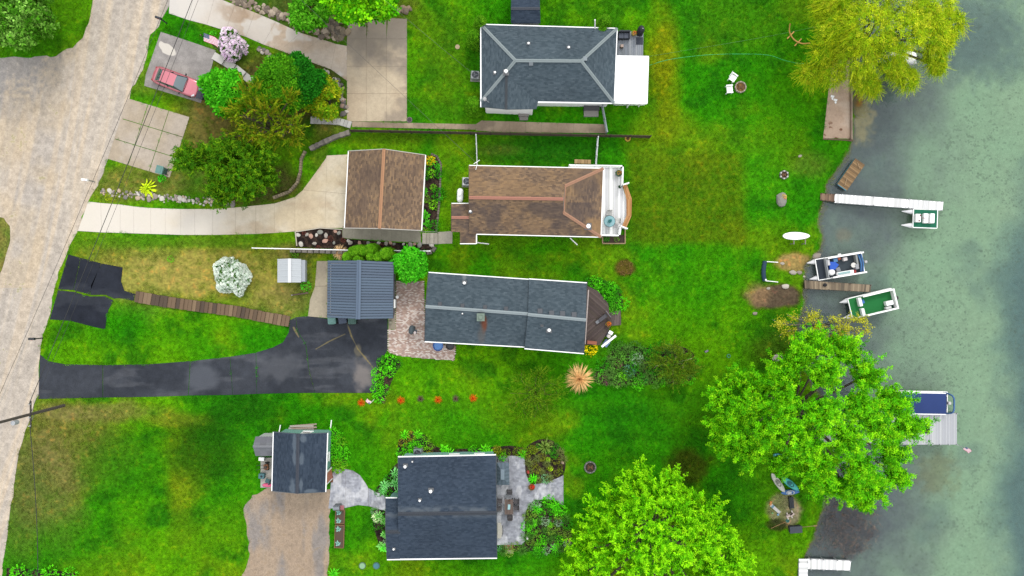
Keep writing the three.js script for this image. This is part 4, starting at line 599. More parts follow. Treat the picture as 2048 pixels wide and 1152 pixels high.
function leafyTree(name, label, cat, o) {              // lumpy crown of leaf clumps: o.at [px, py, height of crown centre], o.R radii in metres
  const c = W(...o.at), y0 = terrain(c.x, c.z), t = thing(name, label, cat, V(c.x, y0, c.z), 0, o.group), cy = c.y - y0, r = rng(o.seed), lb = o.px ? pxLobes(o.px, o.at) : lobes(o.lobes, o.R, o.seed, o.low ?? -0.15, o.fill, o.size), pl = [];
  const up = V(0, 1, 0);
  for (let i = 0; i < o.n; i++) {
    const b = lb[Math.floor(r() * lb.length)]; let d = dirRand(r); d.y = d.y * 0.9 + 0.25; d.add(b.c.clone().multiplyScalar(0.35 / o.R.x)).normalize();
    const rr = b.s * (0.62 + 0.5 * r() * (0.7 + 0.6 * vn(d.x * 3 + b.c.x, d.z * 3 + b.c.z, o.seed))), p = b.c.clone().addScaledVector(d, rr); p.y = p.y * (o.flat ?? 0.85) + cy; if (p.y < 0.1) p.y = 0.1 + r() * 0.3;
    pl.push([p, (0.65 + 0.6 * r()) * (o.leafScale ?? 1)]);
  }
  trunkAndLimbs(t, lb.map((b) => V(b.c.x * 0.85, b.c.y * 0.85 + cy, b.c.z * 0.85)), Math.max(0.4, cy - o.R.y * 0.8), o.trunk ?? 0.22); crown(t, 'crown', pl, o.geo || CL.maple, o.pal, o.seed + 1); return t;
}
function shootTree(name, label, cat, o) {              // crown of leafy shoots that fan up and out from each limb's end
  const c = W(...o.at), y0 = terrain(c.x, c.z), t = thing(name, label, cat, V(c.x, y0, c.z), 0, o.group), cy = c.y - y0, r = rng(o.seed), pl = [], pl2 = [];
  const lb = o.px ? pxLobes(o.px, o.at) : lobes(o.lobes ?? 16, o.R, o.seed, o.low ?? -0.05, o.fill ?? [0.3, 0.8], o.size ?? [0.2, 0.32]), m = o.per ?? 6;
  for (const b of lb) { const od = V(b.c.x / o.R.x, b.c.y / o.R.y, b.c.z / o.R.z); for (let i = 0; i < o.n; i++) {
    const d = od.clone().multiplyScalar(o.out ?? 0.8).add(dirRand(r).multiplyScalar(o.fan ?? 0.8)).add(V(0, o.lift ?? 0.45, 0)).normalize(), L = b.s * (o.len ?? 1.1) * (0.6 + 0.7 * r()), q = V(r() - 0.5, r() - 0.5, r() - 0.5).multiplyScalar(b.s * 0.9);
    for (let j = 0; j < m; j++) { const f = (j + r() * 0.6) / m, p = b.c.clone().add(q).addScaledVector(d, L * f); p.y += cy - (o.droop ? o.droop * f * f * L : 0); if (p.y < 0.08) p.y = 0.08 + 0.2 * r(); const dd = o.round ? null : d.clone().add(V((r() - 0.5) * 0.7, (o.droop ? -o.droop * 1.4 * f : 0), (r() - 0.5) * 0.7)).normalize(); (f > 0.62 && o.pal2 ? pl2 : pl).push([p, (1.12 - 0.5 * f) * (0.75 + 0.45 * r()) * (o.leafScale ?? 1), dd]); }
  } }
  trunkAndLimbs(t, lb.map((b) => V(b.c.x, b.c.y + cy, b.c.z)), Math.max(0.3, cy - o.R.y * 0.75), o.trunk ?? 0.2, o.bark); crown(t, 'crown', pl, o.geo || SP.shoot, o.pal, o.seed + 1); if (pl2.length) crown(t, 'young_shoots', pl2, o.geo || SP.shoot, o.pal2, o.seed + 2);
  if (o.bare) for (let i = 0; i < o.bare; i++) { const b = lb[i % lb.length], e = b.c.clone().multiplyScalar(1.15).add(dirRand(r).multiplyScalar(b.s * 0.8)); part(t, 'twig', tube([V(b.c.x * 0.4, b.c.y * 0.5 + cy, b.c.z * 0.4), b.c.clone().add(V((r() - 0.5) * 0.4, cy + 0.1, (r() - 0.5) * 0.4)), V(e.x, e.y + cy, e.z)], 0.022, 5, 8), o.twigMat || o.bark); }
  return t;
}
const bright = [[106, 200, 8], [128, 214, 14], [78, 172, 8], [156, 226, 24], [52, 132, 8], [90, 186, 16]], lime = [[126, 208, 10], [106, 194, 10], [88, 176, 8]], limeTip = [[160, 228, 20], [144, 220, 16], [130, 212, 14]];
shootTree('maple_tree', 'huge bright green tree on the shore beside the blue covered boat', 'tree', { at: [1622, 832, 6], R: V(9.9, 5, 8.4), n: 46, per: 6, seed: 5, pal: bright, trunk: 0.26, geo: CL.maple, round: true, leafScale: 0.85, len: 1.15, out: 0.55, fan: 0.95, lift: 0.5, px: [[1640, 690, 5.5, 1.53], [1600, 712, 7, 1.35], [1690, 706, 6, 1.53], [1572, 748, 6.5, 1.53], [1650, 752, 9, 1.8], [1728, 752, 6.5, 1.62], [1520, 770, 6, 1.35], [1478, 762, 4.6, 1.17], [1446, 792, 4.6, 1.35], [1505, 815, 7, 1.62], [1570, 812, 9.4, 1.8], [1640, 822, 10.6, 1.98], [1712, 812, 9, 1.8], [1776, 800, 6, 1.62], [1806, 850, 5.4, 1.53], [1752, 856, 8, 1.71], [1690, 876, 9.4, 1.8], [1610, 880, 10, 1.8], [1540, 868, 8.4, 1.62], [1474, 850, 6.4, 1.44], [1438, 848, 4.4, 1.08], [1450, 890, 4.4, 0.99], [1496, 900, 6, 1.35], [1560, 925, 6.4, 1.17], [1640, 936, 8, 1.71], [1712, 934, 7.4, 1.71], [1778, 906, 6, 1.53], [1790, 948, 4.4, 1.08], [1744, 972, 5.6, 1.44], [1690, 974, 6, 1.35], [1724, 998, 4, 0.9], [1650, 965, 5, 1.17], [1612, 930, 6, 1.08]] });
shootTree('ash_tree', 'yellow green tree with upright leafy shoots at bottom edge', 'tree', { at: [1312, 1092, 5.5], R: V(8.2, 4.6, 8.2), n: 26, per: 6, seed: 8, pal: lime, pal2: limeTip, trunk: 0.32, leafScale: 1.05, geo: CL.small, round: true, len: 1.25, px: [[1280, 966, 5, 1.5], [1258, 990, 5.5, 1.6], [1318, 985, 6, 1.6], [1345, 968, 4.6, 1.2], [1222, 1022, 5, 1.6], [1280, 1022, 7.6, 1.8], [1340, 1015, 7, 1.7], [1370, 1000, 4.4, 1.2], [1200, 1060, 4.8, 1.6], [1250, 1066, 7.4, 1.9], [1312, 1066, 9, 2], [1366, 1052, 7, 1.7], [1412, 1030, 5, 1.4], [1170, 1098, 4.2, 1.4], [1216, 1112, 6.6, 1.8], [1280, 1118, 9, 2], [1346, 1110, 9, 2], [1402, 1092, 6.8, 1.7], [1446, 1080, 4.8, 1.4], [1470, 1118, 4.4, 1.4], [1424, 1140, 6, 1.7], [1160, 1150, 4, 1.5], [1204, 1168, 6, 1.9], [1270, 1178, 8, 2], [1340, 1174, 8.4, 2], [1400, 1182, 6.4, 1.9], [1456, 1172, 4.6, 1.5], [1240, 1235, 5, 2], [1320, 1240, 6, 2], [1400, 1235, 5, 1.9]] });
{
  const t0 = W(1762, 66, 6), t = thing('willow_tree', 'golden green weeping willow hanging over the lake', 'tree', V(t0.x, terrain(t0.x, t0.z), t0.z)), r = rng(15), cy = 6 - t.position.y, pl = [], body = [];
  const lb = pxLobes([[1680, 12, 6, 2.03], [1740, 0, 7, 2.26], [1806, 8, 7, 2.26], [1862, 22, 6, 2.03], [1898, 50, 5, 1.36], [1856, 70, 6, 1.81], [1866, 112, 4.5, 1.13], [1672, 60, 6, 1.92], [1730, 60, 8, 2.26], [1800, 66, 8, 2.15], [1650, 104, 5, 1.47], [1618, 150, 4, 1.07], [1660, 148, 4.6, 1.36], [1712, 116, 6.4, 1.92], [1772, 112, 6, 1.69], [1724, 160, 4.6, 1.24], [1742, 176, 3.6, 0.79], [1812, 160, 4, 1.02], [1790, 140, 4.6, 1.02], [1872, 134, 3.6, 0.79], [1648, 24, 4.6, 1.36], [1720, -50, 6, 2.26], [1800, -50, 6, 2.26], [1880, 80, 5, 1.3], [1840, 40, 7, 1.8], [1700, 90, 6.4, 1.5]], [1762, 66, 6]);
  for (let i = 0; i < 13000; i++) { const b = lb[Math.floor(r() * lb.length)], d = dirRand(r); d.y = Math.abs(d.y); const p = b.c.clone().addScaledVector(d, b.s * (0.55 + 0.4 * r())); const o = V(p.x - b.c.x + (r() - 0.5) * 0.9, 0, p.z - b.c.z + 0.35 + (r() - 0.5) * 0.9).normalize(); p.y += cy; if (i % 3) pl.push([p, 0.34 + 0.36 * r(), o.setY(-0.1 - 0.6 * r()).normalize()]); else body.push([p, 0.8 + 0.6 * r()]); }
  const wp = [[190, 206, 26], [166, 196, 22], [208, 214, 46], [140, 180, 20], [112, 158, 18]]; trunkAndLimbs(t, lb.map((b) => b.c.clone().multiplyScalar(0.9).setY(b.c.y * 0.9 + cy)), 3, 0.3); crown(t, 'crown', pl, SP.willow, wp, 16); crown(t, 'inner_leaves', body, CL.fine, wp, 17);
}
leafyTree('roadside_tree', 'green tree filling the top left corner by the road', 'tree', { at: [18, 22, 6.4], R: V(4.4, 3, 4), lobes: 14, n: 2200, seed: 21, pal: [[120, 178, 62], [92, 158, 36], [142, 194, 84], [70, 136, 20]], geo: CL.small, leafScale: 1.3 });
leafyTree('roadside_bush', 'dark green bush at the lower left of the corner tree', 'bush', { at: [72, 22, 4.6], R: V(1.5, 1.2, 2.2), lobes: 6, n: 500, seed: 22, pal: [[52, 130, 14], [70, 150, 20], [44, 112, 12]], geo: CL.small, leafScale: 1.2 });
leafyTree('garden_tree', 'bright green tree overhanging the rocks above the parking court', 'tree', { at: [716, -4, 4], R: V(4.3, 2.6, 2.7), lobes: 12, n: 1700, seed: 23, pal: bright, geo: CL.small, leafScale: 1.35 });
leafyTree('garden_bush', 'green bush among boulders left of the parking court', 'bush', { at: [622, 16, 2.6], R: V(2.0, 1.6, 2.2), lobes: 9, n: 900, seed: 24, pal: [[84, 170, 24], [110, 190, 40], [66, 148, 16]], geo: CL.small, leafScale: 1.1, low: 0 });
leafyTree('hillside_bush', 'bright green rounded bush behind the parked pink car', 'bush', { at: [452, 188, 3.2], R: V(2.2, 1.7, 2.1), lobes: 10, n: 1000, seed: 25, pal: [[70, 180, 20], [96, 200, 32], [54, 150, 14]], geo: CL.small, leafScale: 1.2, low: 0 });
shootTree('hillside_tree', 'dark green broad tree over rockery beside concrete driveway', 'tree', { at: [458, 342, 4.6], R: V(4.5, 2.6, 3.3), lobes: 26, n: 34, per: 5, seed: 26, pal: [[90, 140, 12], [70, 124, 10], [118, 160, 20], [48, 98, 8], [60, 124, 12]], geo: CL.small, round: true, leafScale: 0.85, trunk: 0.16, size: [0.22, 0.36], len: 1.2, out: 0.6, fill: [0.2, 0.9] });
shootTree('hillside_cedar', 'olive and gold feathery conifer at the top of the bank', 'conifer', { at: [530, 246, 5], R: V(4.2, 3.2, 3.9), lobes: 20, n: 15, per: 4, seed: 27, pal: [[110, 150, 14], [134, 162, 20], [84, 128, 12], [150, 150, 28]], pal2: [[150, 168, 24], [128, 160, 18], [170, 160, 36]], geo: SP.cedar, trunk: 0.2, droop: 0.5, leafScale: 0.8, size: [0.2, 0.3] });
leafyTree('hillside_yew', 'rounded mid green tree at the bend of the white block stairs', 'tree', { at: [562, 170, 4], R: V(2.4, 2, 2.5), lobes: 12, n: 1300, seed: 28, pal: [[74, 152, 16], [96, 168, 22], [54, 124, 12]], geo: CL.fine, leafScale: 1.9 });
leafyTree('hillside_yew', 'darker green tree right of the rounded mid green tree', 'tree', { at: [606, 160, 3.6], R: V(1.9, 1.8, 2.5), lobes: 9, n: 950, seed: 29, pal: [[34, 124, 20], [46, 140, 26], [26, 100, 14]], geo: CL.fine, leafScale: 1.9 });
leafyTree('golden_bush', 'yellow green bush beside west edge of the parking court', 'bush', { at: [652, 202, 1.6], R: V(2.0, 1.3, 1.8), lobes: 11, n: 900, seed: 30, pal: [[158, 172, 20], [120, 164, 18], [186, 190, 36], [88, 150, 16]], geo: CL.small, leafScale: 0.95, low: 0 });
leafyTree('golden_bush', 'green gold bush just below the block stairs top', 'bush', { at: [640, 168, 1.4], R: V(1.2, 1, 1.1), lobes: 6, n: 380, seed: 31, pal: [[120, 164, 22], [90, 150, 18]], geo: CL.small, leafScale: 0.9, low: 0 });
shootTree('weeping_shrub', 'thin olive weeping shrub on the lawn below the long house', 'shrub', { at: [1072, 790, 1.6], R: V(2.8, 1.5, 2.8), lobes: 26, n: 12, per: 4, seed: 33, pal: [[108, 150, 20], [84, 140, 14], [128, 156, 30], [60, 122, 10]], geo: SP.twig, trunk: 0.06, droop: 0.4, leafScale: 1.0, bark: M(104, 104, 50, 0.9), bare: 20, size: [0.2, 0.3] });
shootTree('curly_willow', 'olive green curly shrub with pale bare twigs in the garden bed', 'shrub', { at: [1347, 727, 1.7], R: V(2.2, 1.5, 2.1), lobes: 24, n: 13, per: 4, seed: 34, pal: [[104, 140, 20], [130, 152, 34], [70, 118, 14]], geo: SP.twig, trunk: 0.05, droop: 0.2, leafScale: 0.95, bark: M(110, 104, 56, 0.9), twigMat: M(226, 210, 164, 0.9), bare: 7, size: [0.2, 0.3] });
shootTree('shore_tree', 'half bare tree with small yellow leaves leaning over the green boat', 'tree', { at: [1650, 654, 3.4], R: V(5.6, 2.0, 2.5), lobes: 30, n: 7, per: 3, seed: 35, pal: [[184, 186, 40], [150, 164, 40], [200, 196, 60]], geo: CL.sparse, round: true, trunk: 0.12, leafScale: 0.8, bark: M(136, 132, 122, 0.9), bare: 40, size: [0.18, 0.3], len: 1.6 });
leafyTree('garage_shrub', 'bright green leafy shrub at the corner of the metal roof garage', 'shrub', { at: [820, 530, 1.7], R: V(1.9, 1.5, 1.7), lobes: 12, n: 1300, seed: 36, pal: [[70, 190, 24], [96, 208, 40], [52, 156, 16]], geo: CL.small, leafScale: 0.85, low: -0.1 });
function flowerBush(label, px, py, up, rad, h, greens, petals, seed, nLeaf, nPetal) {
  const c = G(px, py), t = thing('flowering_bush', label, 'bush', c), r = rng(seed), pl = [], fl = [], put = (k, n, out) => { for (let i = 0; i < n; i++) { const d = dirRand(r); d.y = Math.abs(d.y); const l = k * (0.62 + 0.62 * vn(d.x * 2.6 + 5, d.z * 2.6 + d.y + 5, seed)); out.push([V(d.x * rad * l, d.y * h * l + 0.15, d.z * rad * l), 0.7 + 0.5 * r()]); } };
  put(0.86, nLeaf, pl); put(0.98, nPetal, fl); part(t, 'stem', tube([V(0, -0.1, 0), V(0.05, h * 0.4, 0.05), V(0, h * 0.7, 0)], 0.06, 6, 6), BARK); crown(t, 'foliage', pl, CL.fine, greens, seed + 1); crown(t, 'blossom', fl, CL.tiny, petals, seed + 2);
}
flowerBush('lilac bush with pale pink blossom beside the flagpole', 467, 94, 0, 1.45, 1.5, [[84, 130, 40], [64, 110, 30]], [[246, 222, 240], [232, 196, 232], [255, 244, 250]], 41, 420, 620);
flowerBush('round bush covered in white blossom on the straw bank', 469, 553, 0, 1.85, 1.4, [[92, 142, 50], [70, 124, 34]], [[250, 252, 246], [226, 236, 222], [196, 214, 196]], 44, 620, 1300);
// clipped evergreens
const evergreen = [[74, 138, 14], [92, 156, 20], [58, 116, 10], [108, 168, 28]];
function column(label, px, py, rad, h, seed, group, pal = evergreen, cone = 0.6) { if (!group) rad *= 1.2;           // px, py: where its top shows
  let c = W(px, py, h); const y0 = terrain(c.x, c.z); c = W(px, py, h + y0); const t = thing('clipped_evergreen', label, 'evergreen', V(c.x, y0, c.z), 0, group), r = rng(seed), pl = [];
  for (let i = 0; i < 700; i++) { const f = Math.sqrt(r()) , y = (1 - f * f) * h, k = rad * 1.12 * Math.pow(f, cone) * (0.92 + 0.14 * r()), a = r() * 6.283; pl.push([V(Math.cos(a) * k, Math.max(0.1, y), Math.sin(a) * k), 1.0 + 0.5 * r()]); }
  part(t, 'trunk', cyl(0.07, 0.03, h * 0.85, 0, 0, 0, 7), BARK); crown(t, 'foliage', pl, CL.tiny, pal, seed + 1);
}
column('taller clipped cone at north west corner of the hip house', 960, 38, 0.55, 3.4, 51); column('shorter clipped cone touching gutter north west of hip house', 949, 66, 0.6, 2.6, 52);
column('clipped cone by the antenna corner of the hip house', 946, 203, 0.62, 2.6, 53); column('clipped cone leaning past the hip house north eave', 1212, 36, 0.55, 3.6, 54); column('lower clipped cone at north east eave of hip house', 1206, 56, 0.55, 2.9, 55);
[[692, 514, 0.5], [703, 503, 0.5], [713, 500, 0.5], [714, 520, 0.55], [724, 502, 0.45], [737, 499, 0.55], [739, 513, 0.45], [754, 514, 0.5], [768, 507, 0.58]].forEach(([x, y, r], i) => column((i ? ['', 'second', 'third', 'fourth', 'fifth', 'sixth', 'seventh', 'eighth', 'ninth'][i] + ' clipped evergreen from left' : 'leftmost clipped evergreen') + ' behind the metal roof garage', x, y, r, 3.1, 60 + i, 'clipped evergreens behind the metal roof garage', [[92, 156, 20], [114, 172, 30], [72, 134, 14]], 0.5));
// ---------- beds of dark mulch ----------
const BEDS = {
  rock: [[591, 463], [612, 460], [640, 457], [684, 459], [685, 477], [760, 483], [842, 488], [869, 487], [868, 498], [840, 502], [700, 499], [592, 494]],
  garage: [[852, 312], [862, 310], [874, 316], [880, 328], [877, 400], [871, 463], [845, 463]],
  north: [[797, 916], [796, 892], [800, 876], [814, 866], [832, 863], [850, 870], [864, 886], [880, 896], [940, 897], [1046, 895], [1046, 911], [992, 914]],
  upper: [[1051, 900], [1060, 888], [1085, 878], [1110, 884], [1126, 902], [1131, 930], [1125, 951], [1098, 963], [1069, 967], [1056, 956], [1050, 935]],
  lower: [[1050, 1040], [1056, 1016], [1072, 1004], [1098, 1000], [1118, 1008], [1134, 1034], [1142, 1066], [1144, 1092], [1120, 1105], [1060, 1103], [1028, 1102], [998, 1104], [996, 1092], [1046, 1090], [1050, 1080]],
  garageEast: [[660, 862], [676, 866], [684, 890], [692, 918], [692, 936], [661, 936]],
  entry: [[747, 1022], [758, 1019], [776, 1024], [778, 1104], [764, 1098], [752, 1070], [746, 1045]],
  pathSide: [[750, 982], [770, 958], [782, 940], [797, 925], [799, 992], [776, 990]],
  long: [[1186, 752], [1206, 728], [1224, 702], [1250, 692], [1300, 696], [1350, 690], [1386, 706], [1392, 740], [1376, 764], [1320, 768], [1240, 770], [1192, 766]],
  corner: [[14, 1136], [60, 1138], [120, 1142], [150, 1146], [152, 1200], [10, 1200]],
  drive: [[756, 722], [784, 714], [802, 726], [790, 748], [778, 776], [770, 796], [754, 796]],
  deckSide: [[1176, 566], [1206, 560], [1238, 580], [1246, 612], [1238, 622], [1224, 626], [1216, 606], [1198, 584]],
};
const mulch = (s) => (x, z) => { const f = fbm(x * 3, z * 3, s, 3), e = hash(Math.floor(x * 18), Math.floor(z * 18), s); return mul(mix([46, 38, 36], [82, 66, 56], ss(0.3, 0.75, f)), 0.75 + 0.5 * e); };
const bedPoly = {};
Object.entries(BEDS).forEach(([k, p], i) => { const q = ['corner', 'rock', 'garage'].includes(k) ? GP(p) : roundPoly(GP(p), 3); bedPoly[k] = q; setting('mulch_bed', sheetGeo(q, 0.035, 0.1), groundMat(worldMap(bounds([q]), 26, mulch(300 + i)), 1, 0.04)); });
// perennials: a few shapes, each plant a thing
function rosette(n, len, wid, arch, seed) { const r = rng(seed), L = [], tn = []; for (let i = 0; i < n; i++) { const a = i * 2.4 + r() * 0.6, e = 0.25 + 0.9 * r(), d = V(Math.cos(a), 0, Math.sin(a)), w = V(-Math.sin(a), 0.15, Math.cos(a)).multiplyScalar(wid), m = d.clone().multiplyScalar(len * 0.55 * e).setY(len * arch * (1.1 - e * 0.5)), tip = d.clone().multiplyScalar(len * e).setY(len * arch * 0.5 * (1.1 - e)); const k = 0.75 + 0.45 * r(); L.push([V(0, 0, 0), m, w.clone().multiplyScalar(0.8)], [m.clone().lerp(V(0, 0, 0), 0.35), tip, w]); tn.push(k, k * 1.05); } return leaves(L, (i) => tn[i]); }
function mound(n, seed, len = 0.26, wid = 0.09) { const r = rng(seed), L = [], tn = []; for (let i = 0; i < n; i++) { const d = dirRand(r); d.y = Math.abs(d.y); const k = 0.65 + 0.35 * r(), c = V(d.x * k, d.y * 0.7 * k, d.z * k), o = d.clone().add(dirRand(r).multiplyScalar(0.9)).normalize(); L.push([c, c.clone().addScaledVector(o, len * (0.7 + 0.6 * r())), o.clone().cross(dirRand(r)).normalize().multiplyScalar(wid)]); tn.push(0.7 + 0.5 * r()); } return leaves(L, (i) => tn[i]); }
const PG = { rosette: [rosette(34, 1, 0.09, 0.6, 1), rosette(44, 1, 0.06, 0.8, 2), rosette(26, 1, 0.16, 0.5, 3)], mound: [mound(170, 4), mound(200, 5, 0.2, 0.06), mound(130, 6, 0.34, 0.12)], wisp: [rosette(120, 1, 0.018, 1.0, 7)], straw: [rosette(340, 1, 0.013, 0.9, 8)] };
const leafMats = {}; const leafMat = (c) => leafMats[c.join()] ||= new THREE.MeshPhysicalMaterial({ color: base(...c).multiplyScalar(FOL * 1.4), specularIntensity: 0.1, roughness: 0.9, transmission: 0.25, thickness: 0, side: THREE.DoubleSide, vertexColors: true });
function plant(shape, px, py, rad, c, label, group, name = 'garden_plant', h = 1) { const k = PG[shape], i = Math.floor(hash(Math.round(px), Math.round(py), 5) * k.length), m = single(name, label, name === 'garden_plant' ? 'plant' : name.split('_').pop(), k[i], leafMat(c), G(px, py, 0.03), hash(Math.round(px), Math.round(py), 6) * 6.28, group); m.scale.set(rad, rad * h, rad); return m; }
const inside = (p, x, z) => { let c = false; for (let i = 0, j = p.length - 1; i < p.length; j = i++) if ((p[i][1] > z) !== (p[j][1] > z) && x < (p[j][0] - p[i][0]) * (z - p[i][1]) / (p[j][1] - p[i][1]) + p[i][0]) c = !c; return c; };
function fillBed(key, n, minD, kinds, label, seed) {
  const r = rng(seed), p = BEDS[key], b = [Math.min(...p.map((q) => q[0])), Math.min(...p.map((q) => q[1])), Math.max(...p.map((q) => q[0])), Math.max(...p.map((q) => q[1]))], put = [], made = {};
  for (let k = 0; k < n * 40 && put.length < n; k++) { const x = b[0] + r() * (b[2] - b[0]), y = b[1] + r() * (b[3] - b[1]); if (!inside(p, x, y) || put.some(([u, v]) => Math.hypot(u - x, v - y) < minD)) continue; put.push([x, y]); const [shape, c, ra, what] = kinds[Math.floor(r() * kinds.length)]; (made[what] ||= []).push([plant(shape, x, y, 1.25 * ra * (0.75 + 0.5 * r()), c, what, what + 's ' + label), what, label]); }
  Object.values(made).forEach(ordinals);
}
const ORD = ['leftmost', 'second', 'third', 'fourth', 'fifth', 'sixth', 'seventh', 'eighth', 'ninth', 'tenth', 'eleventh', 'twelfth', 'thirteenth', 'fourteenth', 'fifteenth', 'sixteenth', 'seventeenth', 'eighteenth', 'nineteenth', 'twentieth', 'twenty first', 'twenty second', 'twenty third', 'twenty fourth', 'twenty fifth', 'twenty sixth', 'twenty seventh', 'twenty eighth', 'twenty ninth', 'thirtieth'];
function ordinals(list) { list.sort((a, b) => a[0].position.x - b[0].position.x).forEach(([m, what, where], i) => { m.userData.label = (i ? ORD[i] + ' ' + what + ' from left ' : ORD[0] + ' ' + what + ' ') + where; }); }
const gA = [88, 190, 24], gB = [56, 140, 20], gC = [130, 196, 36], gD = [70, 120, 40], sil = [136, 164, 128], pur = [112, 62, 84];
fillBed('upper', 26, 9, [['mound', [120, 128, 40], 0.3, 'small yellowish perennial'], ['mound', gB, 0.28, 'small green perennial'], ['wisp', [104, 116, 60], 0.4, 'wispy olive perennial']], 'in the bed right of the gazebo', 71);
for (const [x, y, r, c, l] of [[1067, 957, 0.62, [84, 210, 24], 'vivid green spiky rosette by the red flower pot'], [1096, 919, 0.24, [170, 220, 30], 'lime mound near the middle of the upper patio bed'], [1101, 937, 0.24, [186, 224, 40], 'second lime mound below the first in upper bed'], [1092, 957, 0.5, [120, 170, 120], 'grey green hosta at south edge of upper patio bed'], [1120, 943, 0.3, [120, 150, 30], 'olive mound near the lake end of upper bed'], [1090, 893, 0.9, [104, 130, 54], 'wide grassy clump along the top of upper bed']]) plant(r > 0.6 ? 'rosette' : 'mound', x, y, r, c, l);
fillBed('lower', 46, 11, [['mound', gA, 0.42, 'mid green perennial'], ['mound', gB, 0.4, 'dark green perennial'], ['mound', [112, 150, 50], 0.38, 'olive perennial'], ['wisp', gD, 0.5, 'wispy green perennial'], ['mound', sil, 0.3, 'grey leaved perennial']], 'in the bed below the patio path', 73);
for (const [x, y, r, c, l] of [[1072, 1016, 0.72, [80, 190, 30], 'large green rosette at upper left of lower bed'], [1112, 1014, 0.66, [84, 192, 30], 'large green rosette at upper right of lower bed'], [1068, 1046, 0.5, [104, 206, 30], 'bright mound on the left of the lower bed'], [1100, 1050, 0.42, [120, 206, 36], 'bright mound at the centre of the lower bed'], [1076, 1098, 0.6, [90, 196, 30], 'green rosette at bottom of lower bed by the lawn'], [1110, 1096, 0.6, [90, 200, 30], 'green rosette at bottom right of lower bed'], [999, 1098, 0.34, [90, 170, 110], 'blue green hosta by the brick step']]) plant('rosette', x, y, r, c, l);
fillBed('north', 22, 12, [['mound', gA, 0.45, 'leafy green plant'], ['rosette', gA, 0.5, 'spiky green plant'], ['mound', gC, 0.4, 'yellow green plant'], ['mound', [150, 150, 40], 0.35, 'gold flecked plant']], 'in the bed along the teal house north wall', 75);
const boxS = []; for (const [x, y] of [[996, 904], [1012, 906], [1034, 903], [1049, 903], [1064, 899]]) boxS.push([plant('mound', x, y, 0.46, [116, 146, 26], 'x', 'box shrubs above the gazebo', 'box_shrub', 1.3), 'rounded olive box shrub', 'in the row above the gazebo']); ordinals(boxS);
fillBed('garageEast', 16, 9, [['mound', gA, 0.5, 'green vine clump'], ['mound', [110, 170, 30], 0.45, 'yellow green vine clump']], 'along the east wall of the teal garage', 77);
fillBed('garage', 16, 9, [['mound', gB, 0.42, 'green perennial'], ['rosette', [70, 160, 30], 0.4, 'spiky green perennial'], ['mound', gC, 0.3, 'lime perennial']], 'in the bed beside the brown roof garage', 79);
plant('mound', 861, 321, 0.5, [216, 190, 20], 'golden yellow mound at the top of the garage bed', null, 'golden_shrub');
fillBed('pathSide', 7, 13, [['rosette', [120, 196, 110], 0.5, 'pale hosta'], ['mound', gB, 0.36, 'low green plant']], 'between the stamped path and teal house', 81);
fillBed('entry', 10, 12, [['mound', gB, 0.36, 'low green plant'], ['rosette', [120, 190, 90], 0.42, 'pale hosta'], ['mound', sil, 0.3, 'grey leaved plant']], 'in the entry bed west of teal house', 83);
plant('mound', 755, 1034, 0.56, [226, 240, 190], 'cream variegated shrub beside the stamped path', null, 'cream_shrub'); plant('rosette', 767, 1096, 0.55, [104, 220, 60], 'bright hosta at the foot of the entry bed'); plant('rosette', 766, 981, 0.5, [120, 200, 110], 'pale hosta on the inside bend of the path');
fillBed('long', 58, 12, [['mound', gB, 0.55, 'dark green perennial'], ['mound', gD, 0.5, 'olive perennial'], ['mound', gA, 0.42, 'bright green perennial'], ['wisp', [80, 120, 50], 0.6, 'grassy perennial'], ['mound', [92, 150, 50], 0.5, 'leafy mid green perennial']], 'in the long lawn bed below the deck', 85);
for (const [x, y, r, c, l] of [[1272, 716, 0.7, sil, 'silvery shrub in the middle of the long lawn bed'], [1258, 742, 0.7, [88, 140, 110], 'blue green shrub below the silvery one'], [1246, 752, 0.5, [130, 220, 24], 'lime mound at the front of the long lawn bed'], [1288, 757, 0.5, [40, 190, 50], 'vivid green mound at front right of the long bed'], [1210, 759, 0.55, pur, 'purple leaved shrub at left end of the long bed'], [1241, 764, 0.45, pur, 'second purple shrub along the front of the long bed'], [1236, 728, 0.4, [128, 92, 84], 'dusky brown plant near back of the long bed']]) plant('mound', x, y, r, c, l);
fillBed('drive', 9, 13, [['mound', gA, 0.5, 'leafy green plant'], ['mound', gB, 0.45, 'dark leafy plant']], 'in the strip at the driveway end', 87);
fillBed('corner', 6, 14, [['mound', gB, 0.6, 'dark green shrub'], ['mound', gA, 0.5, 'green shrub']], 'in the bottom left corner bed', 89);
fillBed('deckSide', 26, 9, [['mound', gA, 0.52, 'leafy green shrub'], ['mound', gB, 0.5, 'dark leafy shrub'], ['mound', [96, 180, 40], 0.5, 'bright leafy shrub']], 'round the brown deck', 91);
fillBed('rock', 8, 20, [['mound', [92, 150, 60], 0.2, 'small green plant'], ['mound', [120, 70, 60], 0.2, 'small red plant']], 'among stones of the black mulch bed', 93);
plant('mound', 1182, 698, 0.62, [226, 210, 20], 'vivid yellow bush at the corner of the brown deck', null, 'yellow_bush');
plant('straw', 1158, 757, 1.5, [206, 166, 112], 'dry straw coloured grass clump at end of long lawn bed', null, 'dry_grass', 0.8); plant('straw', 680, 505, 0.8, [214, 180, 132], 'dry pale grass tuft against the block wall', null, 'dry_grass');
plant('rosette', 297, 377, 0.95, [178, 200, 30], 'yellow green fern like plant on the rockery', null, 'fern_plant'); plant('mound', 324, 357, 0.35, [80, 210, 40], 'bright green weed under the teal bin'); plant('mound', 342, 518, 0.36, [110, 190, 30], 'lone green weed on the straw bank'); plant('mound', 427, 68, 0.3, [90, 190, 40], 'small green clump beside the flag'); plant('mound', 217, 395, 0.35, [170, 190, 30], 'yellow green weed at the road end of rockery');
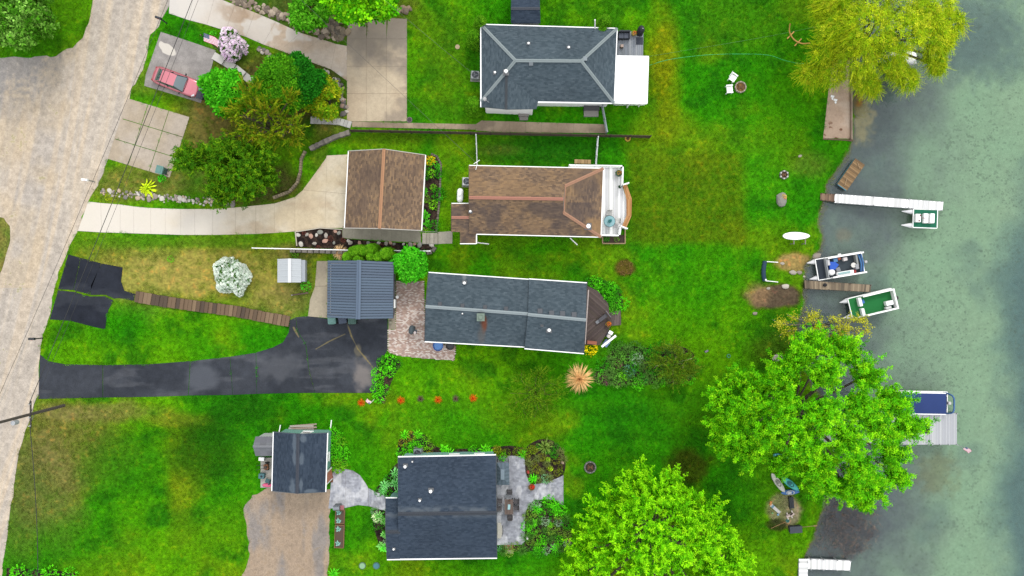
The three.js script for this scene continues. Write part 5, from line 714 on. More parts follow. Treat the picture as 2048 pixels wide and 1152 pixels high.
plant('mound', 613, 572, 0.5, [84, 180, 40], 'leafy weed at lower corner of the white shed'); plant('mound', 590, 508, 0.4, [100, 160, 40], 'leafy weed above the white shed'); plant('mound', 1250, 536, 0.8, [110, 88, 52], 'brown twiggy shrub in its own patch of lawn', null, 'twiggy_shrub'); plant('rosette', 668, 1146, 0.7, [80, 190, 30], 'leafy clump ringed with stones at the bottom edge');
plant('mound', 1213, 479, 0.3, gB, 'dark green plant in the planter under the deck'); plant('mound', 1233, 479, 0.32, [120, 170, 60], 'pale green plant in the planter under the deck');
{ const tufts = [[], []]; [[723, 805, 1], [765, 800, 0], [802, 800, 1], [841, 797, 0], [876, 799, 1], [911, 797, 0], [946, 796, 1]].forEach(([x, y, k]) => tufts[k].push([plant('wisp', x, y, k ? 0.46 : 0.4, k ? [206, 84, 24] : [96, 66, 70], 'x', k ? 'orange tufts in the lawn row' : 'purple tufts in the lawn row', 'grass_tuft'), k ? 'rusty orange grass tuft' : 'dark purple grass tuft', 'in the row across the lawn'])); tufts.forEach(ordinals); }
// reeds in the shallows
{ const r = rng(97), pl = []; for (let i = 0; i < 900; i++) { const a = r() * 6.28, k = Math.sqrt(r()), v = W(1690 + Math.cos(a) * k * 72, 1048 + Math.sin(a) * k * 66, -0.3); if (shoreDist(v.x, v.z) < 0.15) continue; pl.push([v.setY(-0.325), 0.6 + 0.6 * r(), V(r() - 0.5, 0.08 + 0.2 * r(), r() - 0.5).normalize()]); } const o = new THREE.Group(); const m = crown(o, 'dead_reeds', pl, SP.reed, [[120, 100, 88], [96, 82, 78], [146, 124, 104], [80, 72, 72]], 98); scene.add(m); tag(m, 'flattened brown dead reeds lying in the shallows', 'reeds'); }
{ const r = rng(101), pl = []; for (let i = 0; i < 700; i++) { const k = 2 + Math.floor(r() * (SHORE.length - 4)), f = r(), x = SHORE[k][0] + (SHORE[k + 1][0] - SHORE[k][0]) * f + (r() - 0.6) * 0.7, z = SHORE[k][1] + (SHORE[k + 1][1] - SHORE[k][1]) * f; const a = r() * 6.28; pl.push([V(x, terrain(x, z), z), 0.35 + 0.4 * r(), V(Math.cos(a), 0.9, Math.sin(a)).normalize()]); } const o = new THREE.Group(); const m = crown(o, 'shore_grass', pl, SP.reed, [[130, 150, 60], [164, 158, 90], [96, 136, 40]], 102); scene.add(m); tag(m, 'tall rough grass fringing the water line', 'grass'); }
// ---------- stairs, walls, fences ----------
const D2R = Math.PI / 180;
function O(name, label, cat, px, py, deg, y, fn, group) { const t = thing(name, label, cat, y == null ? G(px, py) : W(px, py, y), -deg * D2R, group); fn(t); return t; }   // deg: clockwise in the picture
const lerp2 = (a, b, t) => [a[0] + (b[0] - a[0]) * t, a[1] + (b[1] - a[1]) * t];
const along = (pts, f) => { let L = 0; const d = pts.slice(1).map((p, i) => { const l = Math.hypot(p[0] - pts[i][0], p[1] - pts[i][1]); L += l; return l; }); let s = f * L; for (let i = 0; i < d.length; i++) { if (s <= d[i] || i === d.length - 1) { const t = d[i] ? s / d[i] : 0; return { p: lerp2(pts[i], pts[i + 1], t), a: Math.atan2(pts[i + 1][1] - pts[i][1], pts[i + 1][0] - pts[i][0]) }; } s -= d[i]; } };
{
  const P = [[272, 593], [330, 603], [400, 613], [470, 622], [530, 634], [580, 643]], t = thing('timber_stairs', 'weathered timber steps running down the bank to the asphalt', 'stairs', G(426, 617)), w = [M(128, 104, 80, 0.95), M(108, 88, 68, 0.95), M(146, 122, 94, 0.95), M(92, 76, 62, 0.95)];
  for (let i = 0; i < 38; i++) { const { p, a } = along(P, (i + 0.5) / 38), v = G(...p); part(t, 'tread', box(0.36, 0.16, 0.98 + 0.1 * hash(i, 2), 0, 0, 0, 0, 0.015).rotateY(-a).translate(v.x - t.position.x, v.y - t.position.y + 0.02 + 0.03 * (i % 2), v.z - t.position.z), w[Math.floor(hash(i, 5) * 4)]); }
}
function blockStairs(label, P, n, wid, mats, name = 'block_stairs') { const m = along(P, 0.5).p, t = thing(name, label, 'stairs', G(...m)); for (let i = 0; i < n; i++) { const { p, a } = along(P, (i + 0.5) / n), v = G(...p), L = P.reduce((s, q, k) => k ? s + Math.hypot(q[0] - P[k - 1][0], q[1] - P[k - 1][1]) : 0, 0) / n * 0.0485; part(t, 'step', box(L * 0.95, 0.2, wid, 0, 0, 0, 0, 0.02).rotateY(-a).translate(v.x - t.position.x, v.y - t.position.y + 0.03, v.z - t.position.z), mats[i % mats.length]); } return t; }
blockStairs('white slab steps curving from the grey parking pad', [[428, 112], [452, 126], [476, 141], [500, 160], [526, 184]], 5, 0.72, [M(226, 222, 214, 0.85), M(214, 210, 202, 0.85)]);
blockStairs('short flight of narrow white steps above the side walk', [[622, 241], [650, 242], [680, 244], [703, 251]], 11, 0.66, [M(214, 212, 206, 0.85), M(200, 198, 192, 0.85)]);
{ const t = blockStairs('concrete steps with handrail beside the brown roof garage', [[845, 477], [876, 477]], 4, 1.05, [M(196, 188, 172, 0.9), M(180, 172, 156, 0.9)], 'concrete_stairs'); for (const s of [-1, 1]) part(t, 'handrail', merge([rod(V(-0.75, 0.95, s * 0.58), V(0.75, 0.8, s * 0.58), 0.025), rod(V(-0.75, 0, s * 0.58), V(-0.75, 0.95, s * 0.58), 0.025), rod(V(0.75, 0, s * 0.58), V(0.75, 0.8, s * 0.58), 0.025)]), M(150, 148, 144, 0.5)); }
const ROCKS = [1, 2, 3, 4, 5].map((s) => { const g = new THREE.IcosahedronGeometry(1, 1), p = g.attributes.position; for (let i = 0; i < p.count; i++) { const v = V(p.getX(i), p.getY(i), p.getZ(i)), k = 0.72 + 0.5 * vn(v.x * 1.5 + s * 7, v.z * 1.5 + v.y * 2.1, s); p.setXYZ(i, v.x * k, v.y * k * 0.75, v.z * k); } g.computeVertexNormals(); return g; });
const STONE = [M(196, 186, 172, 0.9), M(168, 156, 144, 0.9), M(220, 210, 196, 0.9), M(142, 132, 124, 0.9), M(180, 150, 132, 0.9), M(120, 114, 110, 0.9)];
function stone(t, v, s, i, mats = STONE) { const m = part(t, 'stone', ROCKS[i % 5], mats[Math.floor(hash(i, 77, 2) * mats.length)]); m.position.set(v.x - t.position.x, v.y - t.position.y + s * 0.25, v.z - t.position.z); m.scale.set(s * (0.8 + 0.5 * hash(i, 1)), s * 0.8, s * (0.8 + 0.5 * hash(i, 2))); m.rotation.y = hash(i, 3) * 6.28; return m; }
function rockery(name, label, P, wid, n, s0, s1, seed, mats) { const t = thing(name, label, 'rocks', G(...along(P, 0.5).p)), r = rng(seed); for (let i = 0; i < n; i++) { const { p, a } = along(P, r()), o = (r() + r() - 1) * wid, v = G(p[0] - Math.sin(a) * o, p[1] + Math.cos(a) * o); stone(t, v, s0 + (s1 - s0) * r() * r(), i + seed * 13, mats); } }
rockery('boulder_bank', 'bank of brown boulders along the top concrete drive', [[452, -6], [510, 14], [560, 30], [600, 50], [640, 64], [684, 78]], 9, 190, 0.13, 0.34, 3, [M(176, 160, 138, 0.9), M(150, 132, 114, 0.9), M(200, 182, 160, 0.9), M(128, 114, 100, 0.9)]);
rockery('boulder_bank', 'pile of dark boulders at the corner of the parking court', [[632, 36], [664, 46], [686, 74]], 17, 110, 0.14, 0.34, 4, [M(132, 120, 100, 0.9), M(156, 140, 116, 0.9), M(112, 102, 88, 0.9)]);
rockery('boulder_bank', 'row of boulders above the parking court under the tree', [[752, 28], [790, 22], [822, 18]], 7, 40, 0.2, 0.4, 5, [M(160, 138, 112, 0.9), M(130, 114, 96, 0.9)]);
rockery('rockery', 'scatter of small pale stones above the concrete driveway', [[202, 386], [260, 388], [330, 396], [400, 402], [470, 404]], 9, 200, 0.07, 0.24, 6, [M(230, 224, 212, 0.9), M(196, 188, 176, 0.9), M(172, 160, 148, 0.9), M(214, 190, 164, 0.9), M(140, 134, 128, 0.9)]);
rockery('rockery', 'pale stones edging the shrubs west of the parking court', [[648, 140], [668, 158], [680, 176], [690, 204], [691, 232]], 8, 46, 0.12, 0.3, 7); rockery('rockery', 'line of small stones below the top concrete drive', [[512, 96], [540, 110], [566, 120]], 4, 24, 0.12, 0.26, 8);
function stoneCourse(name, label, P, n, w, h, d, mats, cat = 'wall') { const t = thing(name, label, cat, G(...along(P, 0.5).p)); for (let i = 0; i < n; i++) { const { p, a } = along(P, (i + 0.5) / n), v = G(...p); part(t, 'block', box(w * (0.9 + 0.1 * hash(i, 4)), h, d * (0.85 + 0.3 * hash(i, 6)), 0, 0, 0, 0, 0.03).rotateY(-a).translate(v.x - t.position.x, v.y - t.position.y - 0.05, v.z - t.position.z), mats[Math.floor(hash(i, 8, 3) * mats.length)]); } }
const greyStone = [M(132, 126, 118, 0.95), M(112, 106, 100, 0.95), M(150, 142, 132, 0.95)], tanStone = [M(166, 150, 122, 0.95), M(144, 130, 106, 0.95)];
stoneCourse('stone_retaining_wall', 'curved grey stone wall holding the bank by the garage drive', [[700, 266], [672, 275], [646, 287], [622, 299]], 18, 0.28, 0.5, 0.42, greyStone); stoneCourse('stone_retaining_wall', 'tan block edging curving round the shrub bed by the drive', [[612, 303], [604, 318], [602, 345], [596, 366], [580, 384], [548, 396]], 24, 0.24, 0.4, 0.24, tanStone);
stoneCourse('block_retaining_wall', 'row of grey blocks below the black mulch bed', [[582, 501], [690, 505], [780, 505], [850, 507], [866, 503], [872, 494]], 25, 0.5, 0.55, 0.36, greyStone); stoneCourse('stone_edging', 'weathered stone edging round the bed beside the brown garage', [[862, 308], [874, 313], [882, 328], [879, 400], [873, 463]], 34, 0.22, 0.18, 0.2, [M(122, 112, 104, 0.95), M(142, 130, 118, 0.95), M(104, 96, 88, 0.95)], 'edging');
{ const t = thing('bed_edging', 'pale timber edging round the black mulch bed', 'edging', G(638, 458)); for (const [a, b] of [[[590, 464], [640, 456]], [[640, 456], [685, 459]], [[591, 464], [594, 492]]]) part(t, 'edge_board', local(t, bar(G(...a, 0.09), G(...b, 0.09), 0.09, 0.18)), M(214, 204, 184, 0.9)); }
const mulchStones = []; [[596, 470], [614, 469], [622, 472], [640, 464], [633, 470], [652, 471], [671, 463], [678, 466], [602, 488], [629, 487], [650, 482], [668, 486], [697, 482], [701, 486], [719, 486], [737, 487], [757, 486], [772, 487], [781, 486], [788, 488], [807, 488], [821, 489], [829, 488], [839, 490], [863, 490]].forEach(([x, y], i) => { const s = 0.1 + 0.14 * hash(i, 4), m = single('garden_stone', 'decorative stone lying in the black mulch bed', 'stone', ROCKS[i % 5], [M(226, 220, 208, 0.9), M(190, 180, 168, 0.9), M(214, 170, 150, 0.9), M(160, 160, 150, 0.9)][i % 4], G(x, y, 0.03 + s * 0.3), i, 'stones in the black mulch bed'); m.scale.set(s * 1.3, s * 0.7, s); mulchStones.push([m, 'decorative stone', 'in the black mulch bed']); }); ordinals(mulchStones);
function railFence(name, label, P, h, n, rails, postMat, railMat, cat = 'fence', railW = 0.05, railH = 0.14) {   // P: photo points of its foot
  const A = G(...P[0]), t = thing(name, label, cat, A); const q = (f) => { const v = G(...along(P, f).p); return v.sub(A); };
  for (let i = 0; i <= n; i++) { const v = q(i / n); part(t, 'post', box(0.1, h + 0.06, 0.1, v.x, v.y - 0.05, v.z), postMat); if (i < n) { const u = q((i + 1) / n); for (const y of rails) part(t, 'rail', bar(v.clone().add(V(0, y, 0)), u.clone().add(V(0, y, 0)), railW, railH), railMat); } } return t;
}
railFence('wooden_fence', 'long dark brown board fence beside the side walk', [[704, 264], [950, 269], [1298, 276]], 1.05, 15, [0.14, 0.34, 0.54, 0.74, 0.94], M(74, 60, 50, 0.95), M(92, 74, 60, 0.95), 'fence', 0.04, 0.17);
const PALE = M(226, 230, 234, 0.6); railFence('white_fence', 'white fence from the dark fence to the roof mast', [[953, 274], [955, 330]], 1.1, 3, [0.2, 0.6, 1.05], PALE, PALE); railFence('white_fence', 'white fence running down to the white deck corner', [[1194, 278], [1190, 332]], 1.1, 3, [0.2, 0.6, 1.05], PALE, PALE); railFence('white_fence', 'pale fence panel at the corner of the patio cover', [[1203, 216], [1212, 268]], 1.1, 2, [0.2, 0.45, 0.7, 1.05], M(176, 188, 192, 0.6), M(176, 188, 192, 0.6));
railFence('white_handrail', 'long white rail above the block retaining wall', [[512, 497], [700, 501], [862, 503]], 0.95, 9, [0.93, 0.5], WHITE, WHITE, 'rail', 0.07, 0.07);
// ---------- brick patio ----------
{
  const t = settingGroup('brick_patio'), P = GP([[792, 563], [848, 563], [851, 684], [912, 690], [909, 721], [850, 717], [794, 711], [777, 704], [777, 658], [792, 661]]), b = bounds([P]), r = rng(55), pl = [];
  setting('sand_bed', sheetGeo(P, 0.02, 0.1), groundMat(worldMap(b, 16, concrete(401, [150, 128, 112], [128, 108, 96])), 1), t);
  let row = 0; for (let z = b[1]; z < b[3]; z += 0.108, row++) for (let x = b[0] + (row & 1) * 0.106; x < b[2]; x += 0.212) if (inside(P, x, z)) pl.push([x, z]);
  const m = new THREE.InstancedMesh(box(0.2, 0.06, 0.098, 0, 0, 0), new THREE.MeshStandardMaterial({ color: 0xffffff, roughness: 0.9 }), pl.length), cs = [[202, 174, 160], [222, 204, 194], [178, 152, 140], [234, 220, 208], [192, 164, 148]].map((c) => base(...c)); m.name = 'brick'; m.userData.kind = 'stuff';
  pl.forEach(([x, z], i) => { tmpO.position.set(x, terrain(x, z) - 0.012 + 0.006 * r(), z); tmpO.rotation.set(0, (r() - 0.5) * 0.05, 0); tmpO.scale.setScalar(1); tmpO.updateMatrix(); m.setMatrixAt(i, tmpO.matrix); m.setColorAt(i, tmpC.copy(cs[Math.floor(r() * 5)]).multiplyScalar(0.95 + 0.35 * fbm(x * 0.8, z * 0.8, 6, 3))); }); shade(m); t.add(m);
}
// brown diagonal deck
{
  const t = thing('brown_deck', 'dark brown deck with boards laid diagonally behind the long house', 'deck', W(1200, 632, 0)), tp = t.position, L = (l) => xz(l.map(([a, b]) => [a, b, 0.45])).map(([x, z]) => [x - tp.x, z - tp.z]), m = [M(98, 82, 78, 0.85), M(84, 70, 66, 0.85), M(110, 94, 88, 0.85), M(92, 78, 70, 0.85)];
  const up = L([[1175, 572], [1196, 582], [1216, 606], [1220, 632], [1172, 640]]), dn = L([[1172, 640.4], [1220, 632.4], [1222, 652], [1210, 672], [1200, 690], [1170, 690]]);
  deckBoards(t, up, 0.72, 0.14, 0.46, m); deckBoards(t, dn, -0.72, 0.14, 0.46, m); part(t, 'deck_frame', [extrude(insetPoly(up, 0.05), 0.4), extrude(insetPoly(dn, 0.05), 0.39)], M(60, 50, 46)); const st = L([[1221, 624], [1242, 620], [1243, 650], [1222, 652]]); deckBoards(t, st, Math.PI / 2 + 0.1, 0.24, 0.26, [M(112, 98, 92, 0.85), M(96, 82, 78, 0.85)]); part(t, 'step_frame', extrude(insetPoly(st, 0.05), 0.21), M(60, 50, 46));
  part(t, 'red_bench_board', local(t, bar(W(1174, 684, 0.7), W(1193, 686, 0.7), 0.3, 0.5)), M(176, 104, 78, 0.8)); part(t, 'awning_gutter', local(t, bar(W(1177, 580, 2.3), W(1170, 688, 2.3), 0.1, 0.1)), M(222, 206, 200, 0.6));
}
// timber edge of the planter below the white deck, steps north of it
{ const t = thing('planter_box', 'timber edged planter at the south end of white deck', 'planter', G(1228, 478)); for (const [a, b] of [[[1205, 487], [1250, 487]], [[1250, 458], [1250, 487]], [[1205, 472], [1205, 487]]]) part(t, 'edge_board', local(t, bar(G(...a, 0.12), G(...b, 0.12), 0.1, 0.26)), M(176, 150, 116, 0.9)); part(t, 'soil', local(t, sheetGeo(GP([[1206, 470], [1249, 470], [1249, 486], [1206, 486]]), 0.08)), M(78, 62, 52, 1)); }
O('wood_pallet', 'tan timber step north of the brown roof house', 'pallet', 1165, 324, 2, null, (t) => { for (let i = 0; i < 5; i++) part(t, 'board', box(0.3, 0.12, 0.4, -0.64 + i * 0.32, 0.1, 0), [M(196, 164, 116, 0.9), M(176, 144, 100, 0.9)][i % 2]); part(t, 'runner', box(1.6, 0.1, 0.3, 0, 0, 0), M(120, 96, 70)); });
// ---------- car ----------
{
  const c = G(359, 168), f = G(402, 187), b = G(311, 151), t = thing('parked_car', 'pink red sedan on the grey asphalt parking pad', 'car', c.setY(c.y + 0.045), ang(b, f));
  const paint = new THREE.MeshPhysicalMaterial({ color: base(228, 122, 136), roughness: 0.34, metalness: 0.35, clearcoat: 1, clearcoatRoughness: 0.08, side: THREE.DoubleSide }), trim = M(40, 42, 46, 0.5), glassM = new THREE.MeshPhysicalMaterial({ color: base(96, 118, 124), roughness: 0.12, clearcoat: 1, clearcoatRoughness: 0.05, side: THREE.DoubleSide });
  t.scale.setScalar(0.94); const X = [-2.3, -2.22, -2.0, -1.6, -1.0, 0, 1.0, 1.5, 1.9, 2.12, 2.24, 2.3], wd = [0.5, 0.68, 0.8, 0.87, 0.89, 0.89, 0.89, 0.88, 0.84, 0.76, 0.62, 0.42], top = [0.72, 0.9, 1.0, 1.03, 0.97, 0.95, 0.94, 0.88, 0.8, 0.72, 0.64, 0.56], bot = [0.38, 0.3, 0.25, 0.22, 0.2, 0.2, 0.2, 0.2, 0.22, 0.25, 0.3, 0.36], N = 13, pos = [], idx = [], uv = [];
  X.forEach((x, i) => { for (let k = 0; k < N; k++) { const u = k / (N - 1) * 2 - 1, s = Math.sign(u), a = Math.abs(u); let y, z; if (a > 0.66) { const q = (a - 0.66) / 0.34; z = s * wd[i] * (1 - 0.08 * q * q + 0.02); y = top[i] - 0.1 - (top[i] - 0.1 - bot[i]) * q; } else { const q = a / 0.66; z = s * wd[i] * q * 1.0; y = top[i] - 0.1 * Math.pow(q, 3); } pos.push(x + 0.06 * (1 - u * u) * (i > 8 ? 1 : i < 2 ? -1 : 0), y, z); uv.push(0, 0); if (i && k) { const n = (i - 1) * N + k - 1; idx.push(n, n + 1, n + N, n + N, n + 1, n + N + 1); } } });
  for (const i of [0, X.length - 1]) { const n = pos.length / 3; pos.push(X[i], 0.5, 0); uv.push(0, 0); for (let k = 0; k < N - 1; k++) idx.push(n, i * N + k, i * N + k + 1); }
  const g = new THREE.BufferGeometry(); g.setAttribute('position', new THREE.Float32BufferAttribute(pos, 3)); g.setAttribute('uv', new THREE.Float32BufferAttribute(uv, 2)); g.setIndex(idx); g.computeVertexNormals(); part(t, 'body', g, paint);
  const patchG = (a, b2, c2, d, bulge, n = 6) => { const p = [], ix = [], q = []; for (let i = 0; i <= n; i++) for (let j = 0; j <= n; j++) { const u = i / n, v = j / n, m = a.clone().lerp(b2, v).lerp(d.clone().lerp(c2, v), u); m.y += bulge * Math.sin(u * Math.PI) * 0.5 + bulge * Math.sin(v * Math.PI); p.push(m.x, m.y, m.z); q.push(0, 0); if (i < n && j < n) { const k = i * (n + 1) + j; ix.push(k, k + 1, k + n + 1, k + n + 1, k + 1, k + n + 2); } } const G2 = new THREE.BufferGeometry(); G2.setAttribute('position', new THREE.Float32BufferAttribute(p, 3)); G2.setAttribute('uv', new THREE.Float32BufferAttribute(q, 2)); G2.setIndex(ix); G2.computeVertexNormals(); return G2; };
  const R = [V(-1.2, 1.4, -0.58), V(0.3, 1.42, -0.58), V(0.3, 1.42, 0.58), V(-1.2, 1.4, 0.58)], B = [V(-1.86, 1.0, -0.7), V(1.1, 0.95, -0.76), V(1.1, 0.95, 0.76), V(-1.86, 1.0, 0.7)];
  part(t, 'roof_panel', patchG(R[0], R[1], R[2], R[3], 0.05), paint); const fr = part(t, 'windshield', patchG(R[1], R[2], B[2], B[1], 0.04), glassM); part(t, 'rear_window', patchG(R[0], R[3], B[3], B[0], 0.035), M(70, 92, 92, 0.15, 0, { clearcoat: 1 }));
  part(t, 'side_window', patchG(R[0], R[1], B[1], B[0], 0.0), glassM); part(t, 'side_window', patchG(R[3], R[2], B[2], B[3], 0.0), glassM);
  for (const [i, j] of [[0, 0], [1, 1], [2, 2], [3, 3]]) part(t, 'pillar', rod(R[i].clone().add(V(0, 0.005, 0)), B[j], 0.045), i === 1 || i === 2 ? trim : paint); for (const s of [-1, 1]) { part(t, 'pillar', rod(V(-0.45, 1.41, s * 0.58), V(-0.4, 0.96, s * 0.78), 0.035), trim); part(t, 'mirror', box(0.12, 0.13, 0.24, 0.85, 0.92, s * 0.98, 0, 0.04), trim); part(t, 'headlight', box(0.34, 0.12, 0.22, 2.02, 0.6, s * 0.66, s * 0.5, 0.04), M(230, 232, 236, 0.15)); part(t, 'tail_light', box(0.16, 0.14, 0.34, -2.18, 0.74, s * 0.56, -s * 0.4, 0.04), M(170, 30, 36, 0.3)); part(t, 'roof_trim', rod(V(-1.2, 1.42, s * 0.585), V(0.3, 1.44, s * 0.585), 0.015), trim); }
  part(t, 'grille', tube([V(2.16, 0.55, -0.5), V(2.33, 0.54, 0), V(2.16, 0.55, 0.5)], 0.045, 6, 12), M(232, 232, 236, 0.25, 0.5)); part(t, 'hood_seam', tube([V(1.15, 0.945, -0.74), V(1.2, 0.96, 0), V(1.15, 0.945, 0.74)], 0.02, 5, 12), trim);
  for (const x of [-1.36, 1.38]) for (const s of [-1, 1]) { const w = part(t, 'wheel', new THREE.CylinderGeometry(0.32, 0.32, 0.22, 20).toNonIndexed().rotateX(Math.PI / 2).translate(x, 0.32, s * 0.8), M(34, 34, 36, 0.9)); part(w, 'rim', new THREE.CylinderGeometry(0.2, 0.2, 0.23, 14).toNonIndexed().rotateX(Math.PI / 2).translate(x, 0.32, s * 0.805), M(170, 172, 176, 0.3, 0.7)); }
}
// ---------- bins, mailboxes, poles, wires ----------
function bin(label, px, py, deg, body, lid, group) { O('wheelie_bin', label, 'bin', px, py, deg, null, (t) => { const g = new THREE.CylinderGeometry(0.42, 0.33, 0.95, 4, 1).rotateY(Math.PI / 4).toNonIndexed().scale(1.0, 1, 1.15).translate(0, 0.52, 0); part(t, 'body', g, body); const l = part(t, 'lid', box(0.66, 0.07, 0.76, 0, 1.0, 0, 0, 0.03), lid); part(l, 'lid_rib', box(0.4, 0.03, 0.5, -0.03, 1.07, 0, 0, 0.012), lid); part(t, 'handle', rod(V(0.36, 1.0, -0.26), V(0.36, 1.0, 0.26), 0.03), body); for (const s of [-1, 1]) part(t, 'wheel', new THREE.CylinderGeometry(0.12, 0.12, 0.06, 12).rotateX(Math.PI / 2).toNonIndexed().translate(0.3, 0.12, s * 0.26), M(30, 30, 32)); }, group); }
const tealB = M(84, 128, 120, 0.7), tealL = M(110, 158, 150, 0.7), navy = M(48, 58, 76, 0.7), navyL = M(70, 84, 106, 0.7);
bin('teal wheeled bin on the corner of the cracked concrete pad', 330, 343, 15, tealB, tealL); bin('black bin with yellow mark in front of the pink car', 410, 196, 15, M(40, 44, 52, 0.7), M(58, 64, 76, 0.7)); bin('green grey bin half hidden by the bush near the car', 413, 182, 15, tealB, M(120, 150, 140, 0.7)); bin('leftmost green bin under the metal roof edge', 669, 640, 85, tealB, tealL); bin('blue bin between two green ones under metal roof edge', 690, 639, 80, navy, navyL); bin('smaller dark green bin nearest the brick patio', 709, 640, 88, M(54, 84, 76, 0.7), M(70, 108, 98, 0.7));
{ const v = G(409, 193, 1.1); single('bin_sticker', 'yellow square sticker on the black bin lid', 'sticker', box(0.16, 0.01, 0.2, 0, 0, 0), M(236, 206, 110, 0.6), v, -0.26); }
function mailbox(label, px, py, deg, c, post) { O('mailbox', label, 'mailbox', px, py, deg, null, (t) => { part(t, 'post', box(0.1, 1.05, 0.1, 0, 0, 0), post); part(t, 'arm', box(0.5, 0.08, 0.08, -0.15, 0.98, 0), post); const s = new THREE.Shape(); s.moveTo(-0.11, 0); s.lineTo(0.11, 0); s.lineTo(0.11, 0.12); s.absarc(0, 0.12, 0.11, 0, Math.PI); const g = new THREE.ExtrudeGeometry(s, { depth: 0.55, bevelEnabled: false, curveSegments: 8 }).rotateY(Math.PI / 2).translate(-0.5, 1.06, 0); part(t, 'box', g, c); part(t, 'flag', box(0.16, 0.05, 0.015, -0.2, 1.2, 0.12), M(190, 50, 44)); }); }
mailbox('black mailbox beside the top concrete drive', 334, 47, 20, M(44, 50, 60, 0.5), M(50, 52, 56)); mailbox('white mailbox by the road above the long concrete drive', 190, 364, 5, WHITE, M(190, 186, 178)); mailbox('black mailbox on the verge above the asphalt driveway', 86, 676, 0, M(44, 48, 56, 0.5), M(54, 52, 50));
{
  const b = G(128, 811), t = thing('utility_pole', 'tall timber utility pole leaning out of frame at lower left', 'pole', b); part(t, 'shaft', cyl(0.15, 0.11, 10.5, 0, -0.2, 0, 12), M(96, 88, 80, 0.95));
  part(t, 'crossarm', box(0.1, 0.12, 2.3, 0, 4.35, 0), M(84, 78, 72, 0.95)); for (const z of [-0.9, 0.25, 1.0]) part(t, 'insulator', cyl(0.06, 0.04, 0.16, 0, 4.47, z, 10), M(226, 230, 234, 0.4)); part(t, 'transformer', cyl(0.2, 0.2, 0.5, 0.05, 6.1, 0.34, 14), M(196, 200, 204, 0.5)); part(t, 'brace', rod(V(0, 3.9, 0), V(0, 4.36, 0.7), 0.025), M(150, 150, 150, 0.5, 0.5));
  const wire = (label, a, c, sag, r, mat = M(44, 44, 46, 0.6)) => { const m = a.clone().lerp(c, 0.5).add(V(0, -sag, 0)), q1 = a.clone().lerp(c, 0.25).add(V(0, -sag * 0.75, 0)), q3 = a.clone().lerp(c, 0.75).add(V(0, -sag * 0.75, 0)); single('overhead_wire', label, 'wire', tube([a, q1, m, q3, c], r, 5, 40), mat); };
  wire('dark overhead cable crossing both parking pads', b.clone().add(V(0, 4.62, -0.9)), W(400, -40, 7.4), 0.25, 0.028); wire('thinner overhead wire left of the dark cable', b.clone().add(V(0, 4.62, 0.25)), W(412, -40, 7.0), 0.3, 0.014); wire('high overhead wire over the west side of the pads', b.clone().add(V(-0.1, 9.4, 0.1)), W(352, -40, 12), 0.3, 0.014); wire('dark cable running south from the utility pole', b.clone().add(V(0, 4.5, 1.0)), W(76, 1200, 6.6), 0.3, 0.03); wire('pale guy wire over the gravel road', b.clone().add(V(0, 8.9, 0)), W(70, 640, 2.6), 0, 0.012, M(190, 188, 184, 0.5));
  wire('thin service wire to the brown roof house', W(560, -40, 7), W(954, 327, 3.8), 0.4, 0.012, M(96, 94, 90)); wire('thin service wire to the hip roof house', W(700, -60, 7), W(962, 160, 3.2), 0.4, 0.01, M(110, 110, 108));
}
const flagTex = canvasTex(190, 100, (c, w, h) => { for (let i = 0; i < 13; i++) { c.fillStyle = i % 2 ? '#e8e4e6' : '#b04060'; c.fillRect(0, i * h / 13, w, h / 13 + 1); } c.fillStyle = '#3a4664'; c.fillRect(0, 0, w * 0.4, h * 7 / 13); c.fillStyle = '#ffffff'; for (let r = 0; r < 9; r++) for (let k = 0; k < (r % 2 ? 5 : 6); k++) c.fillRect(w * (0.03 + 0.066 * k + (r % 2 ? 0.033 : 0)), h * (0.03 + 0.057 * r), 2.5, 2.5); });
const flagMat = new THREE.MeshStandardMaterial({ map: flagTex, roughness: 0.85, side: THREE.DoubleSide });
function flagOn(t, w, h, x, y, z, turn, tilt) { const g = new THREE.PlaneGeometry(w, h, 14, 4), p = g.attributes.position; for (let i = 0; i < p.count; i++) { const u = p.getX(i) / w + 0.5; p.setZ(i, 0.08 * Math.sin(u * 7) * u * w); p.setY(i, p.getY(i) - 0.12 * u * u * w); } g.translate(w / 2, 0, 0); g.rotateX(tilt); g.rotateY(turn); g.translate(x, y, z); g.computeVertexNormals(); return part(t, 'flag', g, flagMat); }
O('flagpole', 'dark flagpole with striped flag beside the lilac bush', 'flagpole', 447, 107, 0, null, (t) => { part(t, 'pole', cyl(0.045, 0.03, 4.7, 0, 0, 0, 10), M(40, 42, 46, 0.5)); part(t, 'finial', new THREE.SphereGeometry(0.07, 10, 8).translate(0, 4.75, 0), M(120, 110, 70, 0.3, 0.6)); flagOn(t, 1.35, 0.75, 0.04, 4.25, 0, -0.3, -0.95); });
O('garden_flag', 'small striped flag on a white pole by the driveway end', 'flag', 750, 797, 0, null, (t) => { part(t, 'pole', rod(V(0, 0, 0), V(-0.25, 1.0, 0.3), 0.025), WHITE); flagOn(t, 0.5, 0.32, -0.25, 0.85, 0.3, 2.6, -0.9); });
